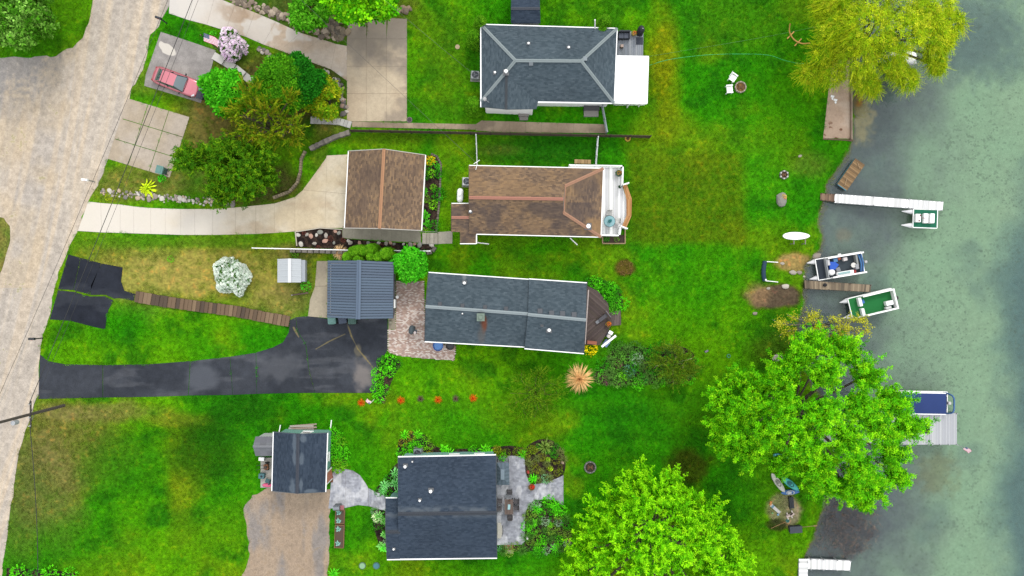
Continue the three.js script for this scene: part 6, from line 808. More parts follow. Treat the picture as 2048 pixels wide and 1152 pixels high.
// ---------- around the houses ----------
function acUnit(label, px, py, deg, c = M(176, 180, 184, 0.6)) { O('air_conditioner', label, 'air conditioner', px, py, deg, null, (t) => { part(t, 'pad', box(0.95, 0.06, 0.95, 0, 0.0, 0), M(170, 166, 158)); part(t, 'cabinet', box(0.76, 0.68, 0.76, 0, 0.06, 0, 0, 0.05), c); const f = part(t, 'fan_grille', new THREE.TorusGeometry(0.29, 0.03, 6, 22).rotateX(Math.PI / 2).translate(0, 0.75, 0), M(60, 66, 74, 0.6)); part(f, 'fan_well', cyl(0.27, 0.27, 0.02, 0, 0.735, 0, 20), M(54, 60, 70, 0.7)); for (let k = 0; k < 3; k++) part(f, 'fan_blade', box(0.24, 0.012, 0.1, 0.12, 0.757, 0).rotateY(k * 2.09), M(110, 116, 124, 0.5)); }); }
acUnit('grey air conditioner at west wall of the hip house', 951, 154, 3); acUnit('pale air conditioner beside the brown roof house', 934, 365, 2, M(226, 228, 230, 0.6)); acUnit('grey air conditioner north of the teal house', 837, 903, 0, M(150, 160, 164, 0.6));
O('propane_tank', 'long white propane tank beside the brown roof house', 'propane tank', 921, 392, 2, null, (t) => { part(t, 'tank', new THREE.CapsuleGeometry(0.3, 0.78, 6, 16).rotateX(Math.PI / 2).toNonIndexed().translate(0, 0.5, 0), WHITE); part(t, 'dome', cyl(0.12, 0.1, 0.14, 0, 0.78, 0, 12), WHITE); for (const z of [-0.35, 0.35]) part(t, 'foot', box(0.4, 0.25, 0.08, 0, 0, z), M(150, 150, 150)); });
O('gas_cylinder', 'small white gas cylinder by the propane tank', 'gas cylinder', 912, 412, 0, null, (t) => { part(t, 'bottle', new THREE.CapsuleGeometry(0.13, 0.5, 5, 12).toNonIndexed().translate(0, 0.42, 0), WHITE); part(t, 'valve', cyl(0.05, 0.04, 0.12, 0, 0.78, 0, 8), M(190, 190, 190, 0.4, 0.5)); });
O('outdoor_sofa', 'dark two seat outdoor sofa on the grey deck', 'sofa', 1247, 73, 0, 0.42, (t) => { const d = M(52, 56, 66, 0.8); part(t, 'base', box(1.1, 0.3, 0.72, 0, 0, 0, 0, 0.03), d); part(t, 'backrest', box(1.1, 0.4, 0.14, 0, 0.3, -0.3, 0, 0.03), d); part(t, 'armrest', box(0.12, 0.25, 0.7, 0.5, 0.3, 0, 0, 0.03), d); for (const x of [-0.28, 0.22]) part(t, 'cushion', box(0.48, 0.12, 0.5, x, 0.3, 0.06, 0, 0.04), M(92, 98, 112, 0.9)); });
O('covered_grill', 'tall grill under a black cover at the deck corner', 'grill', 1279, 66, 0, 0.42, (t) => { const d = M(36, 40, 50, 0.75); part(t, 'cover', new THREE.SphereGeometry(0.5, 20, 12).scale(0.66, 1.15, 0.8).toNonIndexed().translate(0, 0.75, 0), d); part(t, 'hem', cyl(0.36, 0.3, 0.6, 0, 0, 0, 16), d); part(t, 'handle', new THREE.SphereGeometry(0.05, 8, 6).translate(0.08, 1.3, 0.05), M(230, 230, 230)); });
O('grill_mat', 'dark grey mat in front of the covered grill', 'mat', 1279, 82, 0, 0.424, (t) => { part(t, 'mat', box(0.68, 0.015, 0.72, 0, 0, 0, 0, 0.007), M(66, 72, 84, 0.95)); });
O('wicker_stool', 'tan cube stool on the grey deck', 'stool', 1243, 94, 0, 0.42, (t) => { part(t, 'frame', box(0.3, 0.28, 0.3, 0, 0, 0, 0, 0.03), M(120, 92, 76, 0.9)); part(t, 'cushion', box(0.28, 0.08, 0.28, 0, 0.28, 0, 0, 0.03), M(206, 182, 168, 0.9)); });
function pot(label, px, py, y, r, potC, leafC, bloomC) { O('flower_pot', label, 'flower pot', px, py, 0, y, (t) => { part(t, 'pot', new THREE.LatheGeometry([[0.0, 0], [r * 0.7, 0], [r, r * 1.3], [r * 1.06, r * 1.35], [r * 0.9, r * 1.35], [r * 0.85, r * 1.15], [0, r * 1.15]].map(([a, b]) => new THREE.Vector2(a, b)), 16).toNonIndexed(), potC); const f = part(t, 'foliage', PG.mound[1], leafMat(leafC)); f.scale.setScalar(r * 1.15); f.position.y = r * 1.15; if (bloomC) { const b = part(t, 'bloom', PG.mound[0], leafMat(bloomC)); b.scale.setScalar(r * 0.75); b.position.set(r * 0.2, r * 1.5, -r * 0.2); } }); }
pot('pot of orange and green plants on the grey deck', 1267, 69, 0.42, 0.24, M(150, 110, 80, 0.8), [170, 180, 40], [220, 130, 70]); pot('square pot of mixed flowers on the white deck', 1236, 348, 0.6, 0.3, M(96, 112, 110, 0.8), [86, 120, 60], [200, 150, 60]); pot('small dark green potted plant on the white deck', 1239, 374, 0.6, 0.13, M(60, 66, 62, 0.8), [40, 110, 50]); pot('red flowers in a pot where the patio path starts', 1063, 972, 0.045, 0.3, M(150, 60, 50, 0.8), [110, 120, 40], [220, 50, 40]); pot('round pot at the corner of the metal roof garage', 781, 645, 0.04, 0.17, M(206, 196, 176, 0.8), [70, 96, 60]); pot('orange flowers at the edge of the brown deck', 1216, 648, 0.46, 0.26, M(120, 80, 60, 0.8), [150, 130, 40], [226, 120, 40]);
O('patio_table', 'round glass table with closed teal umbrella on white deck', 'table', 1217, 444, 0, 0.6, (t) => { part(t, 'glass_top', cyl(0.52, 0.52, 0.02, 0, 0.7, 0, 32), M(150, 200, 206, 0.1)); part(t, 'rim', new THREE.TorusGeometry(0.53, 0.025, 6, 32).rotateX(Math.PI / 2).translate(0, 0.71, 0), M(70, 110, 118, 0.5)); for (let k = 0; k < 4; k++) part(t, 'leg', rod(V(0.36 * Math.cos(k * 1.57 + 0.8), 0.7, 0.36 * Math.sin(k * 1.57 + 0.8)), V(0.44 * Math.cos(k * 1.57 + 0.8), 0, 0.44 * Math.sin(k * 1.57 + 0.8)), 0.022), M(90, 120, 124, 0.5)); part(t, 'umbrella', new THREE.LatheGeometry([[0.03, 0.72], [0.17, 0.95], [0.12, 1.5], [0.03, 2.1], [0, 2.12]].map(([a, b]) => new THREE.Vector2(a, b)), 12).toNonIndexed(), M(64, 170, 176, 0.8)); });
function deckChair(label, px, py, deg, y, frame, seat) { O('patio_chair', label, 'chair', px, py, deg, y, (t) => { part(t, 'seat', box(0.46, 0.05, 0.46, 0, 0.42, 0, 0, 0.02), seat); part(t, 'backrest', box(0.06, 0.48, 0.46, -0.25, 0.46, 0, 0, 0.02), seat); for (const x of [-0.2, 0.2]) for (const z of [-0.21, 0.21]) part(t, 'leg', box(0.04, 0.42, 0.04, x, 0, z), frame); for (const z of [-0.25, 0.25]) part(t, 'armrest', box(0.46, 0.03, 0.05, -0.02, 0.62, z, 0, 0.01), frame); }); }
deckChair('white chair above the round glass table', 1218, 427, 90, 0.6, M(226, 224, 218), M(236, 234, 228)); deckChair('white chair right of the round glass table', 1234, 443, 180, 0.6, M(226, 224, 218), M(236, 234, 228));
// patio of the teal house
const iron = M(60, 58, 60, 0.6), sling = M(96, 92, 94, 0.8);
O('dining_table', 'brown slatted dining table on the stamped patio', 'table', 1018, 1009, 0, 0.045, (t) => { for (let i = 0; i < 6; i++) part(t, 'slat', box(0.13, 0.035, 1.45, -0.35 + i * 0.14, 0.7, 0), [M(128, 108, 98, 0.8), M(116, 98, 90, 0.8)][i % 2]); part(t, 'frame', box(0.7, 0.06, 1.3, 0, 0.64, 0), iron); for (const x of [-0.35, 0.35]) for (const z of [-0.62, 0.62]) part(t, 'leg', box(0.06, 0.66, 0.06, x, 0, z), iron); });
O('folded_cloth', 'pale blue cloth lying on the dining table', 'cloth', 1018, 1014, 4, 0.78, (t) => { part(t, 'cloth', box(0.24, 0.02, 0.5, 0, 0, 0, 0, 0.008), M(190, 236, 240, 0.9)); }); O('table_candle', 'brown bowl in the middle of the dining table', 'bowl', 1019, 1000, 0, 0.78, (t) => { part(t, 'bowl', new THREE.LatheGeometry([[0, 0], [0.06, 0], [0.1, 0.09], [0.08, 0.09], [0.05, 0.03], [0, 0.03]].map(([a, b]) => new THREE.Vector2(a, b)), 14).toNonIndexed(), M(120, 84, 62, 0.6)); });
for (const [x, y, d, l] of [[1019, 982, 90, 'at the top end of the dining table'], [1020, 1030, -90, 'at the bottom end of the dining table'], [1000, 999, 0, 'at upper left of the dining table'], [999, 1014, 0, 'at lower left of the dining table'], [1033, 1000, 180, 'at upper right of the dining table'], [1033, 1013, 180, 'at lower right of the dining table']]) deckChair('dark mesh patio chair ' + l, x, y, d, 0.045, iron, sling);
{ const t = thing('grill_gazebo', 'small blue grey metal gazebo roof on the stamped patio', 'gazebo', W(1005, 947, 0)), m = M(110, 128, 140, 0.5, 0.15), lk = (u) => mul([112, 128, 140], 0.94 + 0.1 * (Math.floor(u / 0.18) % 2)); const a = [993, 925, 2.1], b = [1018, 925, 2.1], c = [1019, 970, 2.1], d = [992, 970, 2.1], e = [1001, 938, 2.5], f = [1009, 938, 2.5], g = [1009, 959, 2.5], h = [1001, 959, 2.5]; const R = roof(t, [{ p: [a, b, f, e], e: [0, 1] }, { p: [b, c, g, f], e: [0, 1] }, { p: [c, d, h, g], e: [0, 1] }, { p: [d, a, e, h], e: [0, 1] }], lk); part(R, 'vent_top', local(t, extrude(xz([e, f, g, h]), 0.14, 2.48, 0.03)), M(128, 146, 158, 0.5, 0.15)); for (const q of [a, b, c, d]) { const v = P3(q).sub(t.position); part(t, 'post', box(0.07, 2.05, 0.07, v.x * 0.88, 0.04, v.z * 0.9), iron); } part(t, 'counter', box(0.5, 0.9, 1.3, 0, 0.04, 0, 0, 0.03), M(70, 72, 76, 0.6)); }
O('white_bench', 'curved white bench against east wall of the teal house', 'bench', 999, 1058, 0, 0.045, (t) => { part(t, 'seat', extrude([[-0.2, -0.75], [0.1, -0.75], [0.25, -0.4], [0.28, 0.2], [0.15, 0.75], [-0.2, 0.75]], 0.06, 0.42, 0.02), M(216, 210, 196, 0.8)); for (const z of [-0.55, 0.55]) part(t, 'leg', box(0.3, 0.42, 0.1, 0, 0, z), M(200, 194, 180, 0.8)); part(t, 'rail', tube([V(0.3, 0.5, -0.5), V(0.34, 0.52, 0), V(0.26, 0.5, 0.55)], 0.03, 6, 12), iron); });
O('brick_step', 'red brick and stone step below the patio', 'step', 1018, 1098, 0, null, (t) => { for (let i = 0; i < 3; i++) part(t, 'brick_row', box(0.84, 0.1, 0.14, 0, 0, -0.35 + i * 0.15), M(178, 112, 90, 0.95)); for (const x of [-0.22, 0.22]) part(t, 'flagstone', box(0.4, 0.08, 0.34, x, 0, 0.24, 0, 0.03), M(222, 204, 176, 0.95)); });
for (const [x, y, c, l] of [[1125, 924, M(196, 172, 140), 'tan animal figure at the lake side of upper bed'], [1056, 943, M(200, 70, 60), 'red white and blue gnome in the upper bed corner'], [1139, 1079, M(222, 160, 90), 'round orange topped lantern at edge of lower bed'], [1054, 1074, M(246, 244, 240), 'white ball ornament at left of lower bed']]) O('garden_ornament', l, 'ornament', x, y, 0, null, (t) => { part(t, 'body', new THREE.LatheGeometry([[0, 0], [0.13, 0.02], [0.16, 0.2], [0.1, 0.36], [0.05, 0.4], [0, 0.41]].map(([a, b]) => new THREE.Vector2(a, b)), 12).toNonIndexed(), c); part(t, 'head', new THREE.SphereGeometry(0.1, 12, 8).translate(0.02, 0.46, 0), c); part(t, 'foot', box(0.3, 0.05, 0.22, 0, 0, 0.05, 0, 0.02), M(190, 184, 170)); });
// raised beds, covers and small things near the teal garage
for (const [x, y, h, l, n] of [[681, 1032, 27, 'shorter wooden raised bed with cabbages by gravel drive', 2], [680, 1071, 46, 'longer wooden raised bed below the shorter one', 2]]) O('raised_bed', l, 'raised bed', x, y, 2, null, (t) => { const L = h * 0.0487, w = 0.86, wood = M(150, 112, 78, 0.9); for (const s of [-1, 1]) { part(t, 'side_board', box(0.05, 0.3, L, s * w / 2, 0, 0), wood); part(t, 'end_board', box(w - 0.05, 0.3, 0.05, 0, 0, s * (L / 2 - 0.025)), wood); } part(t, 'soil', box(w - 0.06, 0.24, L - 0.11, 0, 0, 0), M(96, 78, 64, 1)); for (let k = 0; k < n; k++) { const p = part(t, 'cabbage', PG.rosette[2], leafMat([120, 160, 150])); p.scale.setScalar(0.32); p.position.set(-0.1, 0.24, (k - 0.5) * L * 0.62); } });
for (const [x, c, l] of [[725, M(150, 196, 150), 'pale green round tank cover on the bottom lawn'], [753, M(76, 140, 150), 'blue green round tank cover on the bottom lawn']]) O('tank_cover', l, 'tank cover', x, 1131, 0, null, (t) => { part(t, 'lid', cyl(0.29, 0.27, 0.1, 0, 0.02, 0, 22), c); part(t, 'rim', new THREE.TorusGeometry(0.31, 0.04, 6, 22).rotateX(Math.PI / 2).translate(0, 0.06, 0), M(96, 130, 110, 0.8)); });
O('tank_cover', 'tan round cover sunk in the top lawn', 'tank cover', 915, 94, 0, null, (t) => { part(t, 'lid', cyl(0.24, 0.22, 0.06, 0, 0.02, 0, 18), M(196, 176, 140, 0.9)); }); O('drain_cover', 'dark round drain at the corner of the parking court', 'drain', 819, 240, 0, null, (t) => { part(t, 'grate', cyl(0.2, 0.2, 0.06, 0, 0.02, 0, 18), M(70, 60, 66, 0.8)); part(t, 'ring', new THREE.TorusGeometry(0.24, 0.05, 6, 20).rotateX(Math.PI / 2).translate(0, 0.05, 0), M(130, 122, 116, 0.9)); });
O('grill_cart', 'grey grill with shelf at the end of the stamped path', 'grill', 678, 1010, 0, 0.045, (t) => { part(t, 'hood', new THREE.CylinderGeometry(0.24, 0.24, 0.6, 14).rotateZ(Math.PI / 2).toNonIndexed().translate(0, 0.9, 0), M(150, 156, 164, 0.4, 0.4)); part(t, 'cabinet', box(0.6, 0.7, 0.4, 0, 0.1, 0, 0, 0.03), M(110, 114, 120, 0.5)); part(t, 'shelf', box(0.36, 0.04, 0.4, 0.5, 0.75, 0), M(176, 104, 110, 0.6)); });
O('door_mat', 'brown door mat beside the teal garage door', 'mat', 663, 958, 0, null, (t) => { part(t, 'mat', box(0.34, 0.06, 0.62, 0, 0.02, 0, 0, 0.01), M(132, 84, 56, 0.95)); });
// clutter against the teal garage
const slab0 = O('storage_slab', 'narrow concrete slab west of the teal garage', 'slab', 534, 945, 0, null, (t) => { part(t, 'slab', box(1.2, 0.08, 2.9, 0, 0, 0), M(196, 190, 180, 0.9)); });
O('tiller', 'rusty brown garden tiller beside the teal garage', 'tiller', 534, 931, 0, 0.08, (t) => { part(t, 'engine', box(0.42, 0.34, 0.5, 0.1, 0.3, 0, 0.1, 0.05), M(150, 96, 60, 0.8)); part(t, 'tank', cyl(0.16, 0.14, 0.14, 0.1, 0.64, 0, 14), M(70, 60, 54)); for (const s of [-1, 1]) { part(t, 'handle', rod(V(-0.1, 0.4, s * 0.15), V(-0.72, 0.85, s * 0.22), 0.025), M(44, 44, 46)); part(t, 'wheel', new THREE.CylinderGeometry(0.2, 0.2, 0.1, 14).rotateX(Math.PI / 2).toNonIndexed().translate(0.1, 0.2, s * 0.32), M(36, 36, 38)); } });
O('storage_tub', 'teal square tub with open top beside the garage', 'tub', 526, 950, 4, 0.08, (t) => { part(t, 'tub', box(0.56, 0.5, 0.48, 0, 0, 0, 0, 0.06), M(76, 124, 132, 0.7)); part(t, 'opening', cyl(0.11, 0.11, 0.02, 0.03, 0.495, 0, 14), M(30, 44, 50)); }); O('sled', 'pink plastic sled leaning by the garage corner', 'sled', 535, 970, 0, 0.08, (t) => { part(t, 'sled', new THREE.SphereGeometry(0.5, 18, 10, 0, 6.283, 0, 1.57).scale(1.05, 0.3, 0.42).toNonIndexed(), M(240, 96, 140, 0.5)); part(t, 'edge', new THREE.TorusGeometry(0.5, 0.03, 6, 26).rotateX(Math.PI / 2).scale(1.05, 1, 0.42).translate(0, 0.02, 0), M(150, 190, 180, 0.6)); });
O('garden_chair', 'teal folded garden chair beside the pink sled', 'chair', 538, 960, 20, 0.08, (t) => { part(t, 'seat', box(0.5, 0.05, 0.4, 0, 0.3, 0, 0, 0.02), M(64, 104, 108, 0.7)); part(t, 'backrest', box(0.06, 0.5, 0.4, 0.28, 0.32, 0, 0, 0.02), M(54, 92, 98, 0.7)); for (const x of [-0.2, 0.2]) for (const z of [-0.17, 0.17]) part(t, 'leg', box(0.04, 0.3, 0.04, x, 0, z), M(50, 60, 64)); }); O('white_cooler', 'white lidded box at the north end of the slab', 'box', 526, 916, 3, 0.08, (t) => { part(t, 'body', box(0.5, 0.4, 0.3, 0, 0, 0, 0, 0.03), M(220, 222, 222, 0.6)); part(t, 'lid', box(0.53, 0.06, 0.33, 0, 0.4, 0, 0, 0.02), WHITE); });
{ const t = thing('scrap_timber', 'pile of pale boards along the teal garage north wall', 'timber pile', G(604, 854)); for (let i = 0; i < 6; i++) part(t, 'board', box(2.6 - 0.3 * hash(i, 2), 0.06, 0.14, (hash(i, 4) - 0.5) * 0.8, 0.02 + 0.05 * (i % 2), -0.2 + i * 0.09, (hash(i, 6) - 0.5) * 0.16), [M(196, 176, 158, 0.9), M(214, 206, 196, 0.9), M(150, 120, 104, 0.9)][i % 3]); }
// brick patio clutter
O('covered_barbecue', 'grey green covered barbecue with round white lid on brick patio', 'barbecue', 825, 659, 10, 0.06, (t) => { part(t, 'cover', new THREE.SphereGeometry(0.42, 16, 10).scale(0.7, 1, 1.1).toNonIndexed().translate(0, 0.55, 0), M(86, 98, 104, 0.9)); part(t, 'base', box(0.5, 0.4, 0.7, 0, 0, 0, 0, 0.05), M(66, 74, 80, 0.9)); part(t, 'side_table', box(0.36, 0.04, 0.4, 0.36, 0.62, 0.1, 0, 0.01), M(76, 84, 92, 0.8)); part(t, 'plate', cyl(0.13, 0.13, 0.02, 0.36, 0.66, 0.2, 18), M(236, 220, 216, 0.6)); });
for (const [x, c, c2, r, l] of [[877, M(54, 110, 200, 0.5), M(84, 150, 226, 0.4), 0.48, 'round blue water tub beside the long house'], [901, M(34, 36, 42, 0.6), M(44, 46, 54, 0.5), 0.38, 'round black tub right of the blue one']]) O('water_tub', l, 'tub', x, 691, 0, 0.06, (t) => { part(t, 'tub', new THREE.LatheGeometry([[0, 0], [r * 0.88, 0], [r, 0.42], [r * 1.05, 0.43], [r * 1.05, 0.46], [r * 0.94, 0.45], [r * 0.84, 0.05], [0, 0.05]].map(([a, b]) => new THREE.Vector2(a, b)), 28).toNonIndexed(), c); part(t, 'contents', cyl(r * 0.9, r * 0.9, 0.02, 0, 0.3, 0, 24), c2); });
O('white_cabinet', 'white box standing against the metal roof garage', 'box', 790, 607, 0, 0.04, (t) => { part(t, 'body', box(0.36, 0.9, 0.8, 0, 0, 0, 0, 0.03), M(214, 214, 212, 0.6)); part(t, 'lid', box(0.4, 0.05, 0.84, 0, 0.9, 0, 0, 0.02), WHITE); }); O('round_side_table', 'small round white table by the metal roof garage', 'table', 796, 594, 0, 0.06, (t) => { part(t, 'top', cyl(0.15, 0.15, 0.03, 0, 0.45, 0, 20), WHITE); part(t, 'stem', cyl(0.03, 0.03, 0.45, 0, 0, 0, 8), M(180, 180, 180)); });
O('lounge_chair', 'grey reclining chair on the brown deck', 'chair', 1207, 634, -38, 0.46, (t) => { const c = M(130, 126, 130, 0.7); part(t, 'seat', box(0.9, 0.06, 0.36, -0.1, 0.28, 0, 0, 0.02), M(90, 88, 94, 0.8)); part(t, 'headrest', box(0.08, 0.3, 0.8, 0.5, 0.3, 0, 0, 0.02), c); for (const x of [-0.4, 0.35]) for (const z of [-0.15, 0.15]) part(t, 'leg', box(0.04, 0.28, 0.04, x, 0, z), c); part(t, 'footrest', box(0.4, 0.05, 0.3, -0.75, 0.16, 0, 0, 0.02), M(140, 142, 148, 0.7)); });
O('white_plank', 'long white plank leaning across the deck corner', 'plank', 1215, 681, -38, null, (t) => { part(t, 'plank', box(1.75, 0.06, 0.22, 0, 0.85, 0, 0, 0.02), WHITE); for (const x of [-0.6, 0.6]) part(t, 'leg', box(0.06, 0.86, 0.18, x, 0, 0), M(200, 200, 204)); }); O('deck_cooler', 'white and grey cooler on the brown deck corner', 'cooler', 1217, 668, -60, 0.0, (t) => { part(t, 'body', box(0.7, 0.75, 0.42, 0, 0, 0, 0, 0.05), M(130, 132, 140, 0.6)); part(t, 'lid', box(0.34, 0.08, 0.42, 0.2, 0.75, 0, 0, 0.03), WHITE); part(t, 'bucket', cyl(0.15, 0.17, 0.2, -0.18, 0.75, 0, 16), M(230, 222, 214, 0.6)); }); O('blue_tarp', 'pale blue folded tarp under the white plank', 'tarp', 1212, 686, -38, null, (t) => { part(t, 'tarp', box(0.7, 0.3, 0.55, 0, 0, 0, 0.3, 0.1), M(150, 178, 230, 0.8)); part(t, 'fold', box(0.5, 0.12, 0.4, 0.05, 0.3, 0, -0.2, 0.05), M(176, 200, 240, 0.8)); });
// ---------- on the lawns ----------
function firePit(label, px, py, r, ringM, fillM, n = 16) { O('fire_pit', label, 'fire pit', px, py, 0, null, (t) => { for (let i = 0; i < n; i++) { const a = i / n * 6.283; part(t, 'ring_block', box(r * 6.283 / n * 0.92, 0.22 + 0.03 * hash(i, 3), 0.13, 0, 0, r, 0, 0.02).rotateY(a), ringM[i % ringM.length]); } part(t, 'ash', cyl(r * 0.93, r * 0.9, 0.08, 0, 0, 0, 20), fillM); for (let i = 0; i < 5; i++) part(t, 'log', rod(V(-r * 0.5, 0.12, (i - 2) * r * 0.25), V(r * 0.5, 0.16, (2 - i) * r * 0.22), 0.04), M(120, 88, 56, 0.95)); }); }
firePit('stone ringed fire pit full of tan twigs by white chairs', 1480, 175, 0.5, [M(190, 176, 160, 0.9), M(160, 146, 132, 0.9)], M(150, 112, 60, 1)); firePit('small pale ringed fire pit near the shore', 1567, 350, 0.36, [M(226, 224, 218, 0.9), M(120, 116, 112, 0.9)], M(96, 72, 52, 1), 12); firePit('grey block fire pit on the lawn beyond the patio', 1180, 934, 0.52, [M(142, 140, 138, 0.9), M(120, 118, 116, 0.9)], M(70, 62, 50, 1)); firePit('small yellow ring on the lawn beside the dark fence', 1255, 278, 0.22, [M(214, 180, 70, 0.9)], M(150, 130, 70, 1), 10);
for (const [x, y, d, l] of [[1463, 158, 35, 'white plastic armchair above the twig fire pit'], [1456, 181, -4, 'white plastic armchair left of the twig fire pit']]) O('armchair', l, 'chair', x, y, d, null, (t) => { part(t, 'seat', box(0.55, 0.06, 0.56, 0.05, 0.36, 0, 0, 0.02), WHITE); for (let i = 0; i < 4; i++) part(t, 'back_slat', bar(V(-0.22, 0.4, -0.21 + i * 0.14), V(-0.42, 0.9, -0.25 + i * 0.167), 0.12, 0.02), WHITE); for (const z of [-0.34, 0.34]) { part(t, 'armrest', box(0.62, 0.03, 0.12, 0, 0.56, z, 0, 0.01), WHITE); part(t, 'leg', box(0.07, 0.56, 0.07, 0.25, 0, z), WHITE); part(t, 'leg', box(0.07, 0.56, 0.07, -0.25, 0, z), WHITE); } });
O('hammock_stand', 'curved orange wooden hammock stand on the top lawn', 'hammock stand', 1588, 78, 44, null, (t) => { const w = M(244, 188, 96, 0.6); part(t, 'arc', tube([V(-1.35, 1.0, -0.25), V(-0.8, 0.35, 0), V(0, 0.12, 0.1), V(0.8, 0.35, 0), V(1.35, 1.0, -0.25)], 0.06, 8, 30), w); for (const x of [-0.5, 0.5]) part(t, 'foot', bar(V(x, 0.06, -0.48), V(x, 0.06, 0.48), 0.1, 0.09), w); });
single('garden_hose', 'bright green hose trailing across the top lawn', 'hose', tube([[1298, 131], [1330, 121], [1400, 111], [1480, 108], [1540, 111], [1570, 121], [1600, 127], [1622, 126]].map(([a, b]) => G(a, b, 0.025)), 0.022, 6, 90), M(70, 220, 120, 0.5)); single('lawn_rope', 'thin pale line stretched over the top lawn', 'rope', tube([[1296, 113], [1400, 96], [1540, 72], [1640, 52]].map(([a, b]) => G(a, b, 0.04)), 0.012, 5, 60), M(120, 190, 100, 0.7));
{ const t = thing('flower_boulder', 'grey boulder with pink and yellow flowers near the shore', 'boulder', G(1562, 400)); const m = part(t, 'boulder', ROCKS[2], M(158, 156, 146, 0.95)); m.scale.set(0.5, 0.5, 0.72); m.position.y = 0.15; const f = part(t, 'flowers', PG.mound[0], leafMat([214, 190, 90])); f.scale.setScalar(0.26); f.position.set(0.12, 0.4, -0.25); const f2 = part(t, 'pink_flowers', PG.mound[1], leafMat([220, 130, 140])); f2.scale.setScalar(0.17); f2.position.set(0.18, 0.45, -0.1); }
O('paddleboard_rack', 'grey rack legs under the white paddleboard', 'rack', 1592, 482, 0, null, (t) => { for (const x of [-0.55, 0.55]) { for (const z of [-0.3, 0.3]) part(t, 'leg', box(0.07, 0.8, 0.07, x, 0, z), M(150, 146, 138, 0.9)); part(t, 'bearer', box(0.08, 0.06, 0.75, x, 0.8, 0), M(150, 146, 138, 0.9)); } });
O('paddleboard', 'long white paddleboard lying on a rack near the shore', 'paddleboard', 1592, 472, 0, 0.87, (t) => { const s = []; for (let i = 0; i <= 40; i++) { const u = i / 40 * Math.PI * 2; s.push([1.3 * Math.cos(u), 0.37 * Math.sin(u) * (1 - 0.12 * Math.cos(u))]); } part(t, 'board', extrude(s.slice(0, -1), 0.11, 0, 0.04), WHITE); part(t, 'rail_stripe', extrude(s.slice(0, -1).map(([a, b]) => [a * 1.008, b * 1.02]), 0.03, 0.035), M(120, 130, 150, 0.6)); });
O('boat_canopy', 'folded dark blue boat canopy with two white arms on grass', 'canopy', 1530, 542, 0, null, (t) => { part(t, 'canvas', tube([V(-0.05, 0.14, -0.95), V(-0.18, 0.22, -0.3), V(-0.2, 0.22, 0.4), V(-0.08, 0.14, 0.95)], 0.2, 10, 24).scale(1, 0.8, 1), M(30, 66, 92, 0.85)); for (const [z, z2] of [[-0.92, -0.84], [0.95, 1.08]]) part(t, 'arm', rod(V(-0.05, 0.16, z), V(1.25, 0.05, z2), 0.045), WHITE); part(t, 'hinge', box(0.16, 0.14, 0.16, -0.02, 0.16, 0.86, 0, 0.03), WHITE); });
[[1586, 545, 0.3], [1599, 545, 0.26], [1571, 573, 0.3], [1537, 577, 0.16], [1633, 512, 0.42], [1608, 553, 0.13], [1565, 527, 0.2], [1510, 627, 0.2], [1556, 716, 0.45], [1600, 312, 0.18]].forEach(([x, y, s], i) => { const m = single('shore_stone', ['long tan stone on the lawn above the old dock', 'tan stone right of the long tan one', 'buff block lying above the bare soil patch', 'white pebble at edge of the bare soil patch', 'pale boulder at the waterline by the junk boat', 'small yellow stone near the old dock', 'grey stone on the straw patch', 'small stone on lawn below bare soil', 'stump like rock at edge of the huge tree', 'stone in the reeds above the raft'][i], 'stone', ROCKS[i % 5], STONE[i % 3], G(x, y, s * 0.2)); m.scale.set(s * 1.2, s * 0.6, s * 0.8); });
O('lawn_light', 'small grey post lamp on the lawn right of curly shrub', 'lamp', 1409, 702, -30, null, (t) => { part(t, 'post', cyl(0.04, 0.04, 0.5, 0, 0, 0, 8), M(70, 70, 74)); part(t, 'head', box(0.36, 0.14, 0.18, 0.05, 0.5, 0, 0, 0.04), M(140, 130, 150, 0.6)); }); O('hose_reel', 'small teal ring lying on the lawn by the huge tree', 'ring', 1457, 712, 0, null, (t) => { part(t, 'ring', new THREE.TorusGeometry(0.15, 0.05, 8, 20).rotateX(Math.PI / 2).translate(0, 0.05, 0), M(70, 160, 110, 0.6)); });
O('toolbox', 'brown plank leaning by the white metal shed', 'plank', 600, 588, -8, null, (t) => { part(t, 'plank', box(1.7, 0.06, 0.14, 0, 0.05, 0, 0, 0.01), M(110, 92, 78, 0.9)); part(t, 'handle', cyl(0.05, 0.05, 0.05, -0.75, 0.1, 0, 8), M(230, 230, 226)); });
// kayaks and the little sand pit
function kayak(label, px, py, deg, L, w, c, c2) { O('kayak', label, 'kayak', px, py, deg, null, (t) => { const X = [-1, -0.8, -0.5, 0, 0.5, 0.8, 1], pos = [], idx = [], uv = [], N = 10; X.forEach((u, i) => { const k = Math.pow(1 - u * u, 0.6) * w / 2 + 0.015; for (let j = 0; j < N; j++) { const a = j / N * 6.283; pos.push(u * L / 2, 0.2 + 0.16 * Math.sin(a) * (0.4 + 0.6 * (1 - u * u)) + 0.08 * u * u, k * Math.cos(a)); uv.push(0, 0); if (i) { const n = (i - 1) * N + j, n2 = (i - 1) * N + (j + 1) % N; idx.push(n, n + N, n2, n2, n + N, n2 + N); } } }); const g = new THREE.BufferGeometry(); g.setAttribute('position', new THREE.Float32BufferAttribute(pos, 3)); g.setAttribute('uv', new THREE.Float32BufferAttribute(uv, 2)); g.setIndex(idx); g.computeVertexNormals(); part(t, 'hull', g, c); part(t, 'cockpit', new THREE.TorusGeometry(0.24, 0.035, 6, 22).rotateX(Math.PI / 2).scale(1.5, 1, 0.8).translate(0, 0.37, 0), c2); part(t, 'seat', box(0.34, 0.1, 0.26, -0.08, 0.32, 0, 0, 0.04), c2); }); }
